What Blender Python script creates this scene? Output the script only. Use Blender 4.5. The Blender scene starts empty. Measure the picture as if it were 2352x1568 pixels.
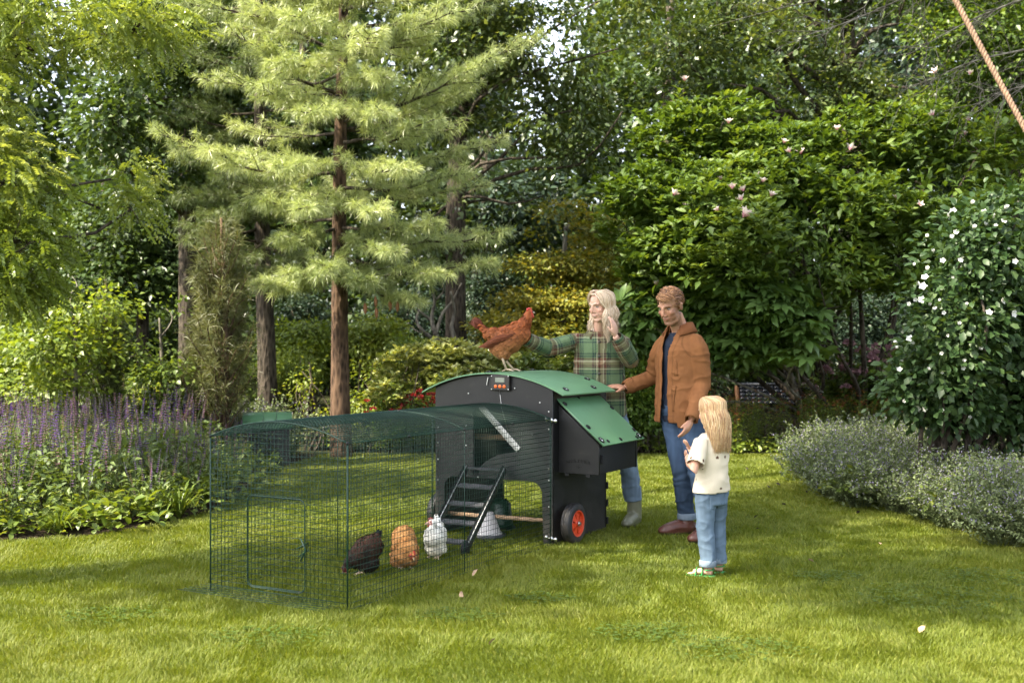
import bpy, math, random
import numpy as np
from math import sin, cos, pi, radians
from mathutils import Vector, Matrix, Euler

scene = bpy.context.scene
rng = np.random.default_rng(11)
random.seed(5)

# ------------------------------------------------------------------ camera
CAM_Z = 1.40
cam = bpy.data.cameras.new('camera')
cam.sensor_width = 36.0
cam.lens = 36.0 * 2700 / 2352
cam.clip_end = 500
cam.dof.use_dof = True
cam.dof.focus_distance = 8.3
cam.dof.aperture_fstop = 2.8
camo = bpy.data.objects.new('camera', cam)
scene.collection.objects.link(camo)
camo.location = (0, 0, CAM_Z)
camo.rotation_euler = (pi / 2, 0, 0)
scene.camera = camo

# ------------------------------------------------------------------ light
SUN_EL = radians(50)
SUN_AZ = (-0.90, -0.436)                       # horizontal direction towards the sun
sun_dir = Vector((SUN_AZ[0] * cos(SUN_EL), SUN_AZ[1] * cos(SUN_EL), sin(SUN_EL)))
world = bpy.data.worlds.new('World')
scene.world = world
world.use_nodes = True
wn = world.node_tree
sky = wn.nodes.new('ShaderNodeTexSky')
sky.sky_type = 'NISHITA'
sky.sun_disc = False
sky.sun_elevation = SUN_EL
sky.sun_rotation = math.atan2(SUN_AZ[0], SUN_AZ[1])
sky.air_density = 1.0
sky.dust_density = 2.5
hs = wn.nodes.new('ShaderNodeHueSaturation')          # hazy, washed-out summer sky
hs.inputs['Saturation'].default_value = 0.45
wn.links.new(sky.outputs[0], hs.inputs['Color'])
wn.links.new(hs.outputs[0], wn.nodes['Background'].inputs[0])
wn.nodes['Background'].inputs[1].default_value = 0.15
sl = bpy.data.lights.new('sun', 'SUN')
sl.energy = 4.1
sl.angle = radians(0.6)
sl.color = (1.0, 0.91, 0.72)
so = bpy.data.objects.new('sun', sl)
scene.collection.objects.link(so)
so.rotation_euler = (-sun_dir).to_track_quat('-Z', 'Y').to_euler()
so.location = (-8, -6, 14)

scene.view_settings.view_transform = 'Standard'
scene.view_settings.look = 'None'
scene.view_settings.gamma = 1
scene.view_settings.exposure = 2.1
scene.cycles.max_bounces = 7
scene.cycles.diffuse_bounces = 4
scene.cycles.glossy_bounces = 3
scene.cycles.transmission_bounces = 4
scene.cycles.transparent_max_bounces = 6
scene.cycles.use_denoising = True
scene.cycles.use_adaptive_sampling = True
scene.cycles.adaptive_threshold = 0.02
scene.cycles.caustics_reflective = False
scene.cycles.caustics_refractive = False

# ------------------------------------------------------------------ helpers
FPX, CX, CY = 2700.0, 1176.0, 784.0


def W(u, v, Y):
    return np.array([(u - CX) / FPX * Y, Y, CAM_Z - (v - CY) / FPX * Y])


def GX(u, Y):
    return (u - CX) / FPX * Y


def unit(a):
    a = np.asarray(a, float)
    return a / np.maximum(np.linalg.norm(a, axis=-1, keepdims=True), 1e-9)


def nz(P, s=1.0, seed=0):
    P = np.asarray(P, float) * s + seed * 17.13
    i = np.floor(P).astype(np.int64)
    f = P - i
    f = f * f * (3 - 2 * f)
    out = 0
    for dx in (0, 1):
        for dy in (0, 1):
            for dz in (0, 1):
                n = (i[..., 0] + dx) * 374761393 + (i[..., 1] + dy) * 668265263 + (i[..., 2] + dz) * 1440662683 + seed * 1013
                n = (n ^ (n >> 13)) * 1274126177
                n = n ^ (n >> 16)
                h = (n & 0xffff) / 32767.5 - 1
                w = (f[..., 0] if dx else 1 - f[..., 0]) * (f[..., 1] if dy else 1 - f[..., 1]) * (f[..., 2] if dz else 1 - f[..., 2])
                out = out + w * h
    return out


class MB:
    """collects geometry and links it as one mesh object"""

    def __init__(s):
        s.V, s.Q, s.T, s.A, s.qm, s.tm, s.n = [], [], [], [], [], [], 0

    def add(s, V, Q=None, T=None, tint=0.5, mi=0):
        V = np.asarray(V, float).reshape(-1, 3)
        s.V.append(V)
        if np.ndim(tint) == 0:
            tint = np.full(len(V), tint)
        s.A.append(tint)
        if Q is not None and len(Q):
            Q = np.asarray(Q, int).reshape(-1, 4)
            s.Q.append(Q + s.n)
            s.qm.append(np.full(len(Q), mi))
        if T is not None and len(T):
            T = np.asarray(T, int).reshape(-1, 3)
            s.T.append(T + s.n)
            s.tm.append(np.full(len(T), mi))
        s.n += len(V)
        return s

    def box(s, c, size, R=None, tint=0.5, mi=0):
        c = np.asarray(c, float)
        h = np.asarray(size, float) / 2
        P = np.array([[x, y, z] for x in (-1, 1) for y in (-1, 1) for z in (-1, 1)]) * h
        if R is not None:
            P = P @ np.asarray(R).T
        s.add(P + c, [[0, 1, 3, 2], [4, 6, 7, 5], [0, 4, 5, 1], [2, 3, 7, 6], [0, 2, 6, 4], [1, 5, 7, 3]], tint=tint, mi=mi)
        return s

    def tube(s, pts, r, seg=8, tint=0.5, mi=0, caps=True, flat=1.0, up=None):
        """loft of rings along pts; r scalar or list; flat scales the second axis"""
        P = np.asarray(pts, float)
        n = len(P)
        r = np.full(n, r) if np.ndim(r) == 0 else np.asarray(r, float)
        T = np.gradient(P, axis=0)
        T = unit(T)
        ref = np.array([0, 0, 1.0]) if up is None else np.asarray(up, float)
        if up is None and abs(T[0][2]) > 0.9:
            ref = np.array([1.0, 0, 0])
        V = []
        a = np.linspace(0, 2 * pi, seg, endpoint=False)
        for k in range(n):
            X = np.cross(ref, T[k])
            if np.linalg.norm(X) < 1e-4:
                X = np.cross([0.3, 1, 0.1], T[k])
            X = unit(X)
            Yv = np.cross(T[k], X)
            ref = Yv if up is None else ref
            V.append(P[k] + np.outer(np.cos(a), X) * r[k] + np.outer(np.sin(a), Yv) * r[k] * flat)
        V = np.concatenate(V)
        Q = []
        for k in range(n - 1):
            for j in range(seg):
                j2 = (j + 1) % seg
                Q.append([k * seg + j, k * seg + j2, (k + 1) * seg + j2, (k + 1) * seg + j])
        Tt = []
        if caps:
            V = np.vstack([V, P[0], P[-1]])
            a0, b0 = n * seg, n * seg + 1
            for j in range(seg):
                j2 = (j + 1) % seg
                Tt.append([a0, j2, j])
                Tt.append([b0, (n - 1) * seg + j, (n - 1) * seg + j2])
        return s.add(V, Q, Tt, tint=tint, mi=mi)

    def ell(s, c, r, R=None, seg=16, rings=10, tint=0.5, mi=0):
        c = np.asarray(c, float)
        V, Q, T = [], [], []
        for i in range(1, rings):
            th = pi * i / rings
            for j in range(seg):
                ph = 2 * pi * j / seg
                V.append([sin(th) * cos(ph), sin(th) * sin(ph), cos(th)])
        V += [[0, 0, 1], [0, 0, -1]]
        V = np.array(V) * np.asarray(r, float)
        if R is not None:
            V = V @ np.asarray(R).T
        for i in range(rings - 2):
            for j in range(seg):
                j2 = (j + 1) % seg
                Q.append([i * seg + j, (i + 1) * seg + j, (i + 1) * seg + j2, i * seg + j2])
        a0 = (rings - 1) * seg
        for j in range(seg):
            j2 = (j + 1) % seg
            T.append([a0, j, j2])
            T.append([a0 + 1, (rings - 2) * seg + j2, (rings - 2) * seg + j])
        return s.add(V + c, Q, T, tint=tint, mi=mi)

    def loft(s, rings, tint=0.5, mi=0, seg=28):
        """rings: (centre, axis_a, axis_b) vectors giving half extents; capped"""
        a = np.linspace(0, 2 * pi, seg, endpoint=False)
        V = []
        for c, A, B in rings:
            ca, sa = np.cos(a), np.sin(a)
            V.append(np.asarray(c) + np.outer(ca, A) + np.outer(sa, B))
        n = len(rings)
        V = np.concatenate(V + [[rings[0][0]], [rings[-1][0]]])
        Q, T = [], []
        for k in range(n - 1):
            for j in range(seg):
                j2 = (j + 1) % seg
                Q.append([k * seg + j, k * seg + j2, (k + 1) * seg + j2, (k + 1) * seg + j])
        for j in range(seg):
            j2 = (j + 1) % seg
            T.append([n * seg, j2, j])
            T.append([n * seg + 1, (n - 1) * seg + j, (n - 1) * seg + j2])
        return s.add(V, Q, T, tint=tint, mi=mi)

    def arrays(s):
        V = np.concatenate(s.V)
        Q = np.concatenate(s.Q) if s.Q else np.zeros((0, 4), int)
        T = np.concatenate(s.T) if s.T else np.zeros((0, 3), int)
        mi = np.concatenate((s.qm or [np.zeros(0, int)]) + (s.tm or [np.zeros(0, int)]))
        return V, Q, T, np.concatenate(s.A), mi

    def mesh(s, name, smooth=True):
        V, Q, T, A, mi = s.arrays()
        return raw_mesh(name, V, Q, T, A, mi, smooth)

    def build(s, name, mats, parent=None, smooth=True, loc=None):
        me = s.mesh(name, smooth)
        return link(name, me, mats, parent, loc)


def raw_mesh(name, V, Q, T, A=None, mi=None, smooth=True):
    me = bpy.data.meshes.new(name)
    me.vertices.add(len(V))
    me.vertices.foreach_set('co', np.ascontiguousarray(V, dtype=np.float32).ravel())
    lp = np.concatenate([Q.ravel(), T.ravel()]).astype(np.int32)
    me.loops.add(len(lp))
    me.loops.foreach_set('vertex_index', lp)
    st = np.concatenate([np.arange(len(Q)) * 4, len(Q) * 4 + np.arange(len(T)) * 3]).astype(np.int32)
    me.polygons.add(len(st))
    me.polygons.foreach_set('loop_start', st)
    if mi is not None:
        me.polygons.foreach_set('material_index', mi.astype(np.int32))
    me.polygons.foreach_set('use_smooth', np.full(len(st), smooth))
    if A is not None:
        at = me.attributes.new('tint', 'FLOAT', 'POINT')
        at.data.foreach_set('value', np.asarray(A, dtype=np.float32))
    me.update(calc_edges=True)
    return me


def link(name, me, mats, parent=None, loc=None):
    o = bpy.data.objects.new(name, me)
    scene.collection.objects.link(o)
    if not isinstance(mats, (list, tuple)):
        mats = [mats]
    if len(me.materials) == 0:
        for m in mats:
            me.materials.append(m)
    if parent is not None:
        o.parent = parent
    if loc is not None:
        o.location = loc
    return o


def tag(o, label, cat, group=None, kind=None):
    if label:
        o['label'] = label
    if cat:
        o['category'] = cat
    if group:
        o['group'] = group
    if kind:
        o['kind'] = kind
    return o


def root(name, loc, label, cat, group=None, rz=0.0):
    o = bpy.data.objects.new(name, None)
    o.empty_display_size = 0.1
    scene.collection.objects.link(o)
    o.location = loc
    o.rotation_euler = (0, 0, rz)
    return tag(o, label, cat, group)


def dup_tree(o, parent=None):
    c = o.copy()
    scene.collection.objects.link(c)
    if parent is not None:
        c.parent = parent
    for ch in list(o.children):
        dup_tree(ch, c)
    return c


def eval_mesh(o):
    dg = bpy.context.evaluated_depsgraph_get()
    return bpy.data.meshes.new_from_object(o.evaluated_get(dg))


def remesh(mb, voxel, smooth_it=4, fac=0.5):
    """voxel union of the collected shapes -> (V, faces list) as one skin"""
    me = mb.mesh('tmp')
    o = bpy.data.objects.new('tmp', me)
    scene.collection.objects.link(o)
    m = o.modifiers.new('r', 'REMESH')
    m.mode = 'VOXEL'
    m.voxel_size = voxel
    m.adaptivity = 0
    if smooth_it:
        sm = o.modifiers.new('s', 'SMOOTH')
        sm.iterations = smooth_it
        sm.factor = fac
    em = eval_mesh(o)
    V = np.zeros(len(em.vertices) * 3)
    em.vertices.foreach_get('co', V)
    V = V.reshape(-1, 3)
    N = np.zeros(len(em.vertices) * 3, dtype=np.float32)
    em.vertex_normals.foreach_get('vector', N)
    N = N.reshape(-1, 3)
    L = np.zeros(len(em.loops), dtype=np.int32)
    em.loops.foreach_get('vertex_index', L)
    S = np.zeros(len(em.polygons), dtype=np.int32)
    em.polygons.foreach_get('loop_start', S)
    tot = np.zeros(len(em.polygons), dtype=np.int32)
    em.polygons.foreach_get('loop_total', tot)
    Q = np.stack([L[S[tot == 4] + k] for k in range(4)], 1) if (tot == 4).any() else np.zeros((0, 4), int)
    T = np.stack([L[S[tot == 3] + k] for k in range(3)], 1) if (tot == 3).any() else np.zeros((0, 3), int)
    bpy.data.objects.remove(o)
    bpy.data.meshes.remove(me)
    bpy.data.meshes.remove(em)
    return V, N, Q.astype(int), T.astype(int)


def drop(V, Q, T, bad, extra=()):
    """delete vertices flagged bad"""
    keep = ~bad
    idx = np.cumsum(keep) - 1
    Q = idx[Q[keep[Q].all(1)]] if len(Q) else Q
    T = idx[T[keep[T].all(1)]] if len(T) else T
    return (V[keep], Q, T) + tuple(e[keep] for e in extra)


def panel(name, outer, holes, thick, frame, mat, parent, bevel=0.002):
    """flat board cut from an outline with holes; frame = 4x4 placing its XY plane"""
    cu = bpy.data.curves.new('tmp', 'CURVE')
    cu.dimensions = '2D'
    cu.fill_mode = 'BOTH'
    cu.extrude = max(thick / 2 - bevel, 0.0003)
    cu.bevel_depth = bevel
    cu.bevel_resolution = 1
    cu.offset = -bevel
    for pts in [outer] + list(holes):
        sp = cu.splines.new('POLY')
        sp.points.add(len(pts) - 1)
        sp.points.foreach_set('co', np.array([[p[0], p[1], 0, 1] for p in pts]).ravel())
        sp.use_cyclic_u = True
    o = bpy.data.objects.new('tmp', cu)
    scene.collection.objects.link(o)
    me = eval_mesh(o)
    bpy.data.objects.remove(o)
    bpy.data.curves.remove(cu)
    me.transform(frame)
    me.name = name
    me.materials.clear()
    return link(name, me, mat, parent)


# ------------------------------------------------------------------ materials
def _new(name):
    m = bpy.data.materials.new(name)
    m.use_nodes = True
    nt = m.node_tree
    return m, nt, nt.nodes['Principled BSDF']


def plain(name, col, rough=0.5, metal=0.0, var=0.12, scale=20, bump=0.0, bscale=80, spec=0.5, sheen=0.0):
    m, nt, b = _new(name)
    tc = nt.nodes.new('ShaderNodeTexCoord')
    n = nt.nodes.new('ShaderNodeTexNoise')
    n.inputs['Scale'].default_value = scale
    n.inputs['Detail'].default_value = 5
    nt.links.new(tc.outputs['Object'], n.inputs['Vector'])
    r = nt.nodes.new('ShaderNodeValToRGB')
    r.color_ramp.elements[0].position = 0.3
    r.color_ramp.elements[1].position = 0.7
    r.color_ramp.elements[0].color = [max(c * (1 - var), 0) for c in col[:3]] + [1]
    r.color_ramp.elements[1].color = [min(c * (1 + var), 1) for c in col[:3]] + [1]
    nt.links.new(n.outputs['Fac'], r.inputs[0])
    nt.links.new(r.outputs[0], b.inputs['Base Color'])
    b.inputs['Roughness'].default_value = rough
    b.inputs['Metallic'].default_value = metal
    b.inputs['Specular IOR Level'].default_value = spec
    if sheen:
        b.inputs['Sheen Weight'].default_value = sheen
    if bump:
        n2 = nt.nodes.new('ShaderNodeTexNoise')
        n2.inputs['Scale'].default_value = bscale
        n2.inputs['Detail'].default_value = 4
        nt.links.new(tc.outputs['Object'], n2.inputs['Vector'])
        bp = nt.nodes.new('ShaderNodeBump')
        bp.inputs['Strength'].default_value = bump
        bp.inputs['Distance'].default_value = 0.01
        nt.links.new(n2.outputs['Fac'], bp.inputs['Height'])
        nt.links.new(bp.outputs[0], b.inputs['Normal'])
    return m


def leaf(name, dark, mid, light, transl=0.35, rough=0.45, tcol=None, spec=0.4):
    """leaf: colour by per-leaf tint, part of the light passes through"""
    m, nt, b = _new(name)
    at = nt.nodes.new('ShaderNodeAttribute')
    at.attribute_name = 'tint'
    r = nt.nodes.new('ShaderNodeValToRGB')
    e = r.color_ramp.elements
    e[0].position, e[1].position = 0.0, 1.0
    e[0].color = list(dark) + [1]
    e[1].color = list(light) + [1]
    k = e.new(0.5)
    k.color = list(mid) + [1]
    nt.links.new(at.outputs['Fac'], r.inputs[0])
    nt.links.new(r.outputs[0], b.inputs['Base Color'])
    b.inputs['Roughness'].default_value = rough
    b.inputs['Specular IOR Level'].default_value = spec
    if transl > 0:
        tr = nt.nodes.new('ShaderNodeBsdfTranslucent')
        mx = nt.nodes.new('ShaderNodeMixRGB')
        mx.blend_type = 'MULTIPLY'
        mx.inputs[0].default_value = 1.0
        mx.inputs[2].default_value = list(tcol or (1.5, 1.35, 0.45)) + [1]
        nt.links.new(r.outputs[0], mx.inputs[1])
        nt.links.new(mx.outputs[0], tr.inputs['Color'])
        ms = nt.nodes.new('ShaderNodeMixShader')
        ms.inputs[0].default_value = transl
        nt.links.new(b.outputs[0], ms.inputs[1])
        nt.links.new(tr.outputs[0], ms.inputs[2])
        nt.links.new(ms.outputs[0], nt.nodes['Material Output'].inputs['Surface'])
    return m


def painted(name, rough=0.5, spec=0.4, sss=0.0, bump=0.0, bscale=120, var=0.0):
    """colour comes from the mesh's own colour attribute (skin, feathers, printed cloth)"""
    m, nt, b = _new(name)
    at = nt.nodes.new('ShaderNodeAttribute')
    at.attribute_name = 'col'
    nt.links.new(at.outputs['Color'], b.inputs['Base Color'])
    b.inputs['Roughness'].default_value = rough
    b.inputs['Specular IOR Level'].default_value = spec
    if sss:
        b.inputs['Subsurface Weight'].default_value = sss
        b.inputs['Subsurface Radius'].default_value = (0.012, 0.005, 0.003)
        b.inputs['Subsurface Scale'].default_value = 0.6
    if bump:
        tc = nt.nodes.new('ShaderNodeTexCoord')
        n2 = nt.nodes.new('ShaderNodeTexNoise')
        n2.inputs['Scale'].default_value = bscale
        nt.links.new(tc.outputs['Object'], n2.inputs['Vector'])
        bp = nt.nodes.new('ShaderNodeBump')
        bp.inputs['Strength'].default_value = bump
        bp.inputs['Distance'].default_value = 0.005
        nt.links.new(n2.outputs['Fac'], bp.inputs['Height'])
        nt.links.new(bp.outputs[0], b.inputs['Normal'])
    return m


def set_col(me, C):
    C = np.asarray(C, float)
    if C.shape[1] == 3:
        C = np.hstack([C, np.ones((len(C), 1))])
    a = me.attributes.new('col', 'FLOAT_COLOR', 'POINT')
    a.data.foreach_set('color', C.astype(np.float32).ravel())


def bark(name, c1, c2, scale=9.0, bump=0.8):
    m, nt, b = _new(name)
    tc = nt.nodes.new('ShaderNodeTexCoord')
    mp = nt.nodes.new('ShaderNodeMapping')
    mp.inputs['Scale'].default_value = (1, 1, 0.28)
    nt.links.new(tc.outputs['Object'], mp.inputs[0])
    v = nt.nodes.new('ShaderNodeTexVoronoi')
    v.inputs['Scale'].default_value = scale * 3
    nt.links.new(mp.outputs[0], v.inputs['Vector'])
    n = nt.nodes.new('ShaderNodeTexNoise')
    n.inputs['Scale'].default_value = scale
    n.inputs['Detail'].default_value = 6
    nt.links.new(mp.outputs[0], n.inputs['Vector'])
    mul = nt.nodes.new('ShaderNodeMath')
    mul.operation = 'MULTIPLY'
    nt.links.new(v.outputs['Distance'], mul.inputs[0])
    nt.links.new(n.outputs['Fac'], mul.inputs[1])
    r = nt.nodes.new('ShaderNodeValToRGB')
    r.color_ramp.elements[0].position = 0.05
    r.color_ramp.elements[1].position = 0.42
    r.color_ramp.elements[1].color = list(c1) + [1]
    r.color_ramp.elements[0].color = list(c2) + [1]
    nt.links.new(mul.outputs[0], r.inputs[0])
    nt.links.new(r.outputs[0], b.inputs['Base Color'])
    b.inputs['Roughness'].default_value = 0.9
    b.inputs['Specular IOR Level'].default_value = 0.15
    bp = nt.nodes.new('ShaderNodeBump')
    bp.inputs['Strength'].default_value = bump
    bp.inputs['Distance'].default_value = 0.03
    nt.links.new(mul.outputs[0], bp.inputs['Height'])
    nt.links.new(bp.outputs[0], b.inputs['Normal'])
    return m

# ------------------------------------------------------------------ ground
def in_poly(x, y, poly):
    c = np.zeros(len(x), bool)
    n = len(poly)
    for i in range(n):
        x1, y1 = poly[i]
        x2, y2 = poly[(i + 1) % n]
        cond = ((y1 > y) != (y2 > y))
        xi = (x2 - x1) * (y - y1) / ((y2 - y1) if y2 != y1 else 1e-9) + x1
        c ^= cond & (x < xi)
    return c


BED_LEFT = [(-12, 7.3), (-4.4, 8.05), (-3.6, 8.22), (-3.0, 8.42), (-2.62, 9.1), (-2.45, 9.8), (-2.5, 11), (-2.6, 12.5), (-2.35, 14.6), (-12, 14.6)]
BED_RIGHT = [(2.78, 11.6), (2.80, 10.7), (2.86, 9.9), (3.02, 9.0), (3.22, 8.2), (3.5, 7.5), (4.2, 6.6), (5.6, 5.9), (10, 5.5), (10, 14.6), (4.7, 14.6), (3.9, 13.7), (3.15, 12.6)]
BED_BACK = [(-40, 14.6), (40, 14.6), (40, 60), (-40, 60)]


def sheet(name, poly, z, mat, kind='structure'):
    me = bpy.data.meshes.new(name)
    me.from_pydata([(p[0], p[1], z) for p in poly], [], [list(range(len(poly)))])
    o = link(name, me, mat)
    o['kind'] = kind
    return o


def ground_mat(name, c1, c2, c3, s1, s2):
    m, nt, b = _new(name)
    tc = nt.nodes.new('ShaderNodeTexCoord')
    n1 = nt.nodes.new('ShaderNodeTexNoise')
    n1.inputs['Scale'].default_value = s1
    n1.inputs['Detail'].default_value = 6
    n2 = nt.nodes.new('ShaderNodeTexNoise')
    n2.inputs['Scale'].default_value = s2
    n2.inputs['Detail'].default_value = 6
    for n in (n1, n2):
        nt.links.new(tc.outputs['Object'], n.inputs['Vector'])
    r = nt.nodes.new('ShaderNodeValToRGB')
    e = r.color_ramp.elements
    e[0].position, e[1].position = 0.3, 0.72
    e[0].color, e[1].color = list(c1) + [1], list(c3) + [1]
    k = e.new(0.5)
    k.color = list(c2) + [1]
    ad = nt.nodes.new('ShaderNodeMixRGB')
    ad.inputs[0].default_value = 0.5
    nt.links.new(n1.outputs['Fac'], ad.inputs[1])
    nt.links.new(n2.outputs['Fac'], ad.inputs[2])
    nt.links.new(ad.outputs[0], r.inputs[0])
    nt.links.new(r.outputs[0], b.inputs['Base Color'])
    b.inputs['Roughness'].default_value = 0.95
    b.inputs['Specular IOR Level'].default_value = 0.1
    bp = nt.nodes.new('ShaderNodeBump')
    bp.inputs['Strength'].default_value = 0.6
    bp.inputs['Distance'].default_value = 0.03
    nt.links.new(n2.outputs['Fac'], bp.inputs['Height'])
    nt.links.new(bp.outputs[0], b.inputs['Normal'])
    return m


m_lawn = ground_mat('lawn_soil', (0.045, 0.062, 0.012), (0.075, 0.10, 0.018), (0.11, 0.13, 0.03), 0.9, 45)
m_soil = ground_mat('bed_soil', (0.012, 0.009, 0.006), (0.03, 0.022, 0.014), (0.055, 0.042, 0.026), 3, 40)
m_wood = ground_mat('woodland_soil', (0.012, 0.014, 0.006), (0.025, 0.028, 0.010), (0.05, 0.05, 0.018), 1.5, 30)
sheet('lawn', [(-150, -150), (150, -150), (150, 150), (-150, 150)], 0.0, m_lawn)
sheet('flower_bed', BED_LEFT, 0.006, m_soil)
sheet('flower_bed', [(x + 0.28, y + 0.22) if y < 14 else (x + 0.3, y) for x, y in BED_RIGHT], 0.006, m_soil)
sheet('woodland_floor', BED_BACK, 0.004, m_wood)


def grass():
    ys = np.linspace(3.6, 14.8, 300)
    dens = 21000 * np.minimum((4.9 / ys) ** 1.55, 1.25)
    hw = 0.4356 * ys + 1.5
    wgt = dens * hw
    N = int(np.trapz(dens * 2 * hw, ys))
    cdf = np.cumsum(wgt)
    cdf /= cdf[-1]
    y = np.interp(rng.random(N), cdf, ys)
    x = (rng.random(N) * 2 - 1) * (0.4356 * y + 1.5)
    bad = in_poly(x, y, BED_LEFT) | in_poly(x - 0.28, y - 0.22, BED_RIGHT) | in_poly(x, y, BED_BACK)
    x, y = x[~bad], y[~bad]
    N = len(x)
    P = np.stack([x, y, np.zeros(N)], 1)
    patch = nz(P, 0.8, 1) * 0.6 + nz(P, 2.3, 2) * 0.55 + nz(P, 7, 3) * 0.30
    h = 0.026 * (1 + 0.22 * nz(P, 1.7, 4) + 0.26 * nz(P, 8, 5)) * (0.6 + 0.75 * rng.random(N))
    long = rng.random(N) < 0.012
    h[long] *= 1.5
    wd = 0.0017 * (y / 4.9) ** 0.65 * (0.7 + 0.6 * rng.random(N))
    ang = 2 * pi * nz(P, 3.5, 6) + rng.normal(0, 1.1, N)
    lean = h * (0.25 + 0.60 * rng.random(N))
    L = np.stack([np.cos(ang), np.sin(ang), np.zeros(N)], 1)
    sa = rng.random(N) * 2 * pi
    S = np.stack([np.cos(sa), np.sin(sa), np.zeros(N)], 1)
    up = np.array([0, 0, 1.0])
    V = np.empty((N, 5, 3))
    mid = P + L * (lean * 0.32)[:, None] + up * (h * 0.62)[:, None]
    V[:, 0] = P - S * wd[:, None]
    V[:, 1] = P + S * wd[:, None]
    V[:, 2] = mid - S * (wd * 0.8)[:, None]
    V[:, 3] = mid + S * (wd * 0.8)[:, None]
    V[:, 4] = P + L * lean[:, None] + up * h[:, None]
    b = np.arange(N)[:, None] * 5
    Q = b + np.array([[0, 1, 3, 2]])
    T = b + np.array([[2, 3, 4]])
    t = np.clip(0.47 + 0.26 * patch + rng.normal(0, 0.15, N), 0, 1)
    dry = rng.random(N) < 0.03
    t[dry] = 1.0
    A = np.repeat(t, 5)
    me = raw_mesh('grass', V.reshape(-1, 3), Q, T, A)
    o = link('grass', me, leaf('grass_blade', (0.074, 0.104, 0.008), (0.130, 0.162, 0.011), (0.220, 0.222, 0.040), 0.36, 0.6, (1.35, 1.3, 0.5)))
    tag(o, 'short green lawn grass with paler tufts', 'grass', kind='stuff')


grass()

# ------------------------------------------------------------------ hen house and wire run
COOP = (0.279, 8.025, 0.0)
COOP_RZ = math.atan2(-0.504, 0.864)
RX, RY = np.array([0.864, -0.504, 0]), np.array([0.504, 0.864, 0])


def CL(x, y, z):
    """coop-local to world"""
    return np.array(COOP) + RX * x + RY * y + np.array([0, 0, z])


def fr(axis, off):
    """frame placing a 2D outline: 'y' -> (x,z) plane at y=off ; 'x' -> (y,z) plane at x=off ; 'z' -> (x,y)"""
    if axis == 'y':
        return Matrix(((1, 0, 0, 0), (0, 0, -1, off), (0, 1, 0, 0), (0, 0, 0, 1)))
    if axis == 'x':
        return Matrix(((0, 0, 1, off), (1, 0, 0, 0), (0, 1, 0, 0), (0, 0, 0, 1)))
    return Matrix(((1, 0, 0, 0), (0, 1, 0, 0), (0, 0, 1, off), (0, 0, 0, 1)))


def dusty(m, dust, zmax, amount):
    """dried mud and dust: blotchy, thickest near the ground"""
    nt = m.node_tree
    b = nt.nodes['Principled BSDF']
    old = b.inputs['Base Color'].links[0].from_socket
    tc = nt.nodes.new('ShaderNodeTexCoord')
    n = nt.nodes.new('ShaderNodeTexNoise')
    n.inputs['Scale'].default_value = 13
    n.inputs['Detail'].default_value = 9
    n.inputs['Roughness'].default_value = 0.68
    nt.links.new(tc.outputs['Object'], n.inputs['Vector'])
    sx = nt.nodes.new('ShaderNodeSeparateXYZ')
    nt.links.new(tc.outputs['Object'], sx.inputs[0])
    mr = nt.nodes.new('ShaderNodeMapRange')
    mr.inputs['From Min'].default_value, mr.inputs['From Max'].default_value = 0.0, zmax
    mr.inputs['To Min'].default_value, mr.inputs['To Max'].default_value = 0.30, 0.0
    nt.links.new(sx.outputs['Z'], mr.inputs['Value'])
    ad = nt.nodes.new('ShaderNodeMath')
    nt.links.new(n.outputs['Fac'], ad.inputs[0])
    nt.links.new(mr.outputs[0], ad.inputs[1])
    r = nt.nodes.new('ShaderNodeValToRGB')
    r.color_ramp.elements[0].position, r.color_ramp.elements[1].position = 0.55, 0.88
    r.color_ramp.elements[0].color, r.color_ramp.elements[1].color = (0, 0, 0, 1), (amount, amount, amount, 1)
    nt.links.new(ad.outputs[0], r.inputs[0])
    mx = nt.nodes.new('ShaderNodeMixRGB')
    nt.links.new(r.outputs[0], mx.inputs[0])
    nt.links.new(old, mx.inputs[1])
    mx.inputs[2].default_value = list(dust) + [1]
    nt.links.new(mx.outputs[0], b.inputs['Base Color'])
    rg = nt.nodes.new('ShaderNodeMapRange')
    rg.inputs['To Min'].default_value, rg.inputs['To Max'].default_value = b.inputs['Roughness'].default_value, 0.85
    nt.links.new(r.outputs[0], rg.inputs['Value'])
    nt.links.new(rg.outputs[0], b.inputs['Roughness'])
    return m


m_black = plain('black_recycled_plastic', (0.0065, 0.0065, 0.0072), 0.45, var=0.25, scale=6, bump=0.12, bscale=220, spec=0.42)
m_blackin = plain('black_plastic_trim', (0.010, 0.010, 0.011), 0.5, var=0.2, spec=0.3)
m_green = plain('green_recycled_plastic', (0.105, 0.232, 0.118), 0.36, var=0.06, scale=5, bump=0.04, bscale=160, spec=0.55)
m_steel = plain('steel', (0.62, 0.62, 0.60), 0.28, 1.0, var=0.1)
m_alu = plain('brushed_aluminium', (0.42, 0.42, 0.41), 0.42, 0.6, var=0.15, scale=60)
m_wire = plain('green_coated_wire', (0.0050, 0.028, 0.018), 0.42, var=0.1, spec=0.3)
m_pole = plain('bare_wood', (0.42, 0.27, 0.16), 0.7, var=0.25, scale=14)
m_rung = plain('grey_plastic_step', (0.055, 0.055, 0.060), 0.5, var=0.2, scale=30)
m_tyre = plain('rubber', (0.012, 0.012, 0.013), 0.55, var=0.2, bump=0.1)
m_rim = plain('orange_red_plastic', (0.62, 0.060, 0.018), 0.38, var=0.06)

dusty(m_black, (0.050, 0.044, 0.034), 0.45, 0.55)
dusty(m_green, (0.20, 0.23, 0.15), 0.5, 0.35)
dusty(m_tyre, (0.07, 0.055, 0.038), 0.30, 0.7)
dusty(m_rim, (0.22, 0.10, 0.06), 0.2, 0.4)

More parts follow.
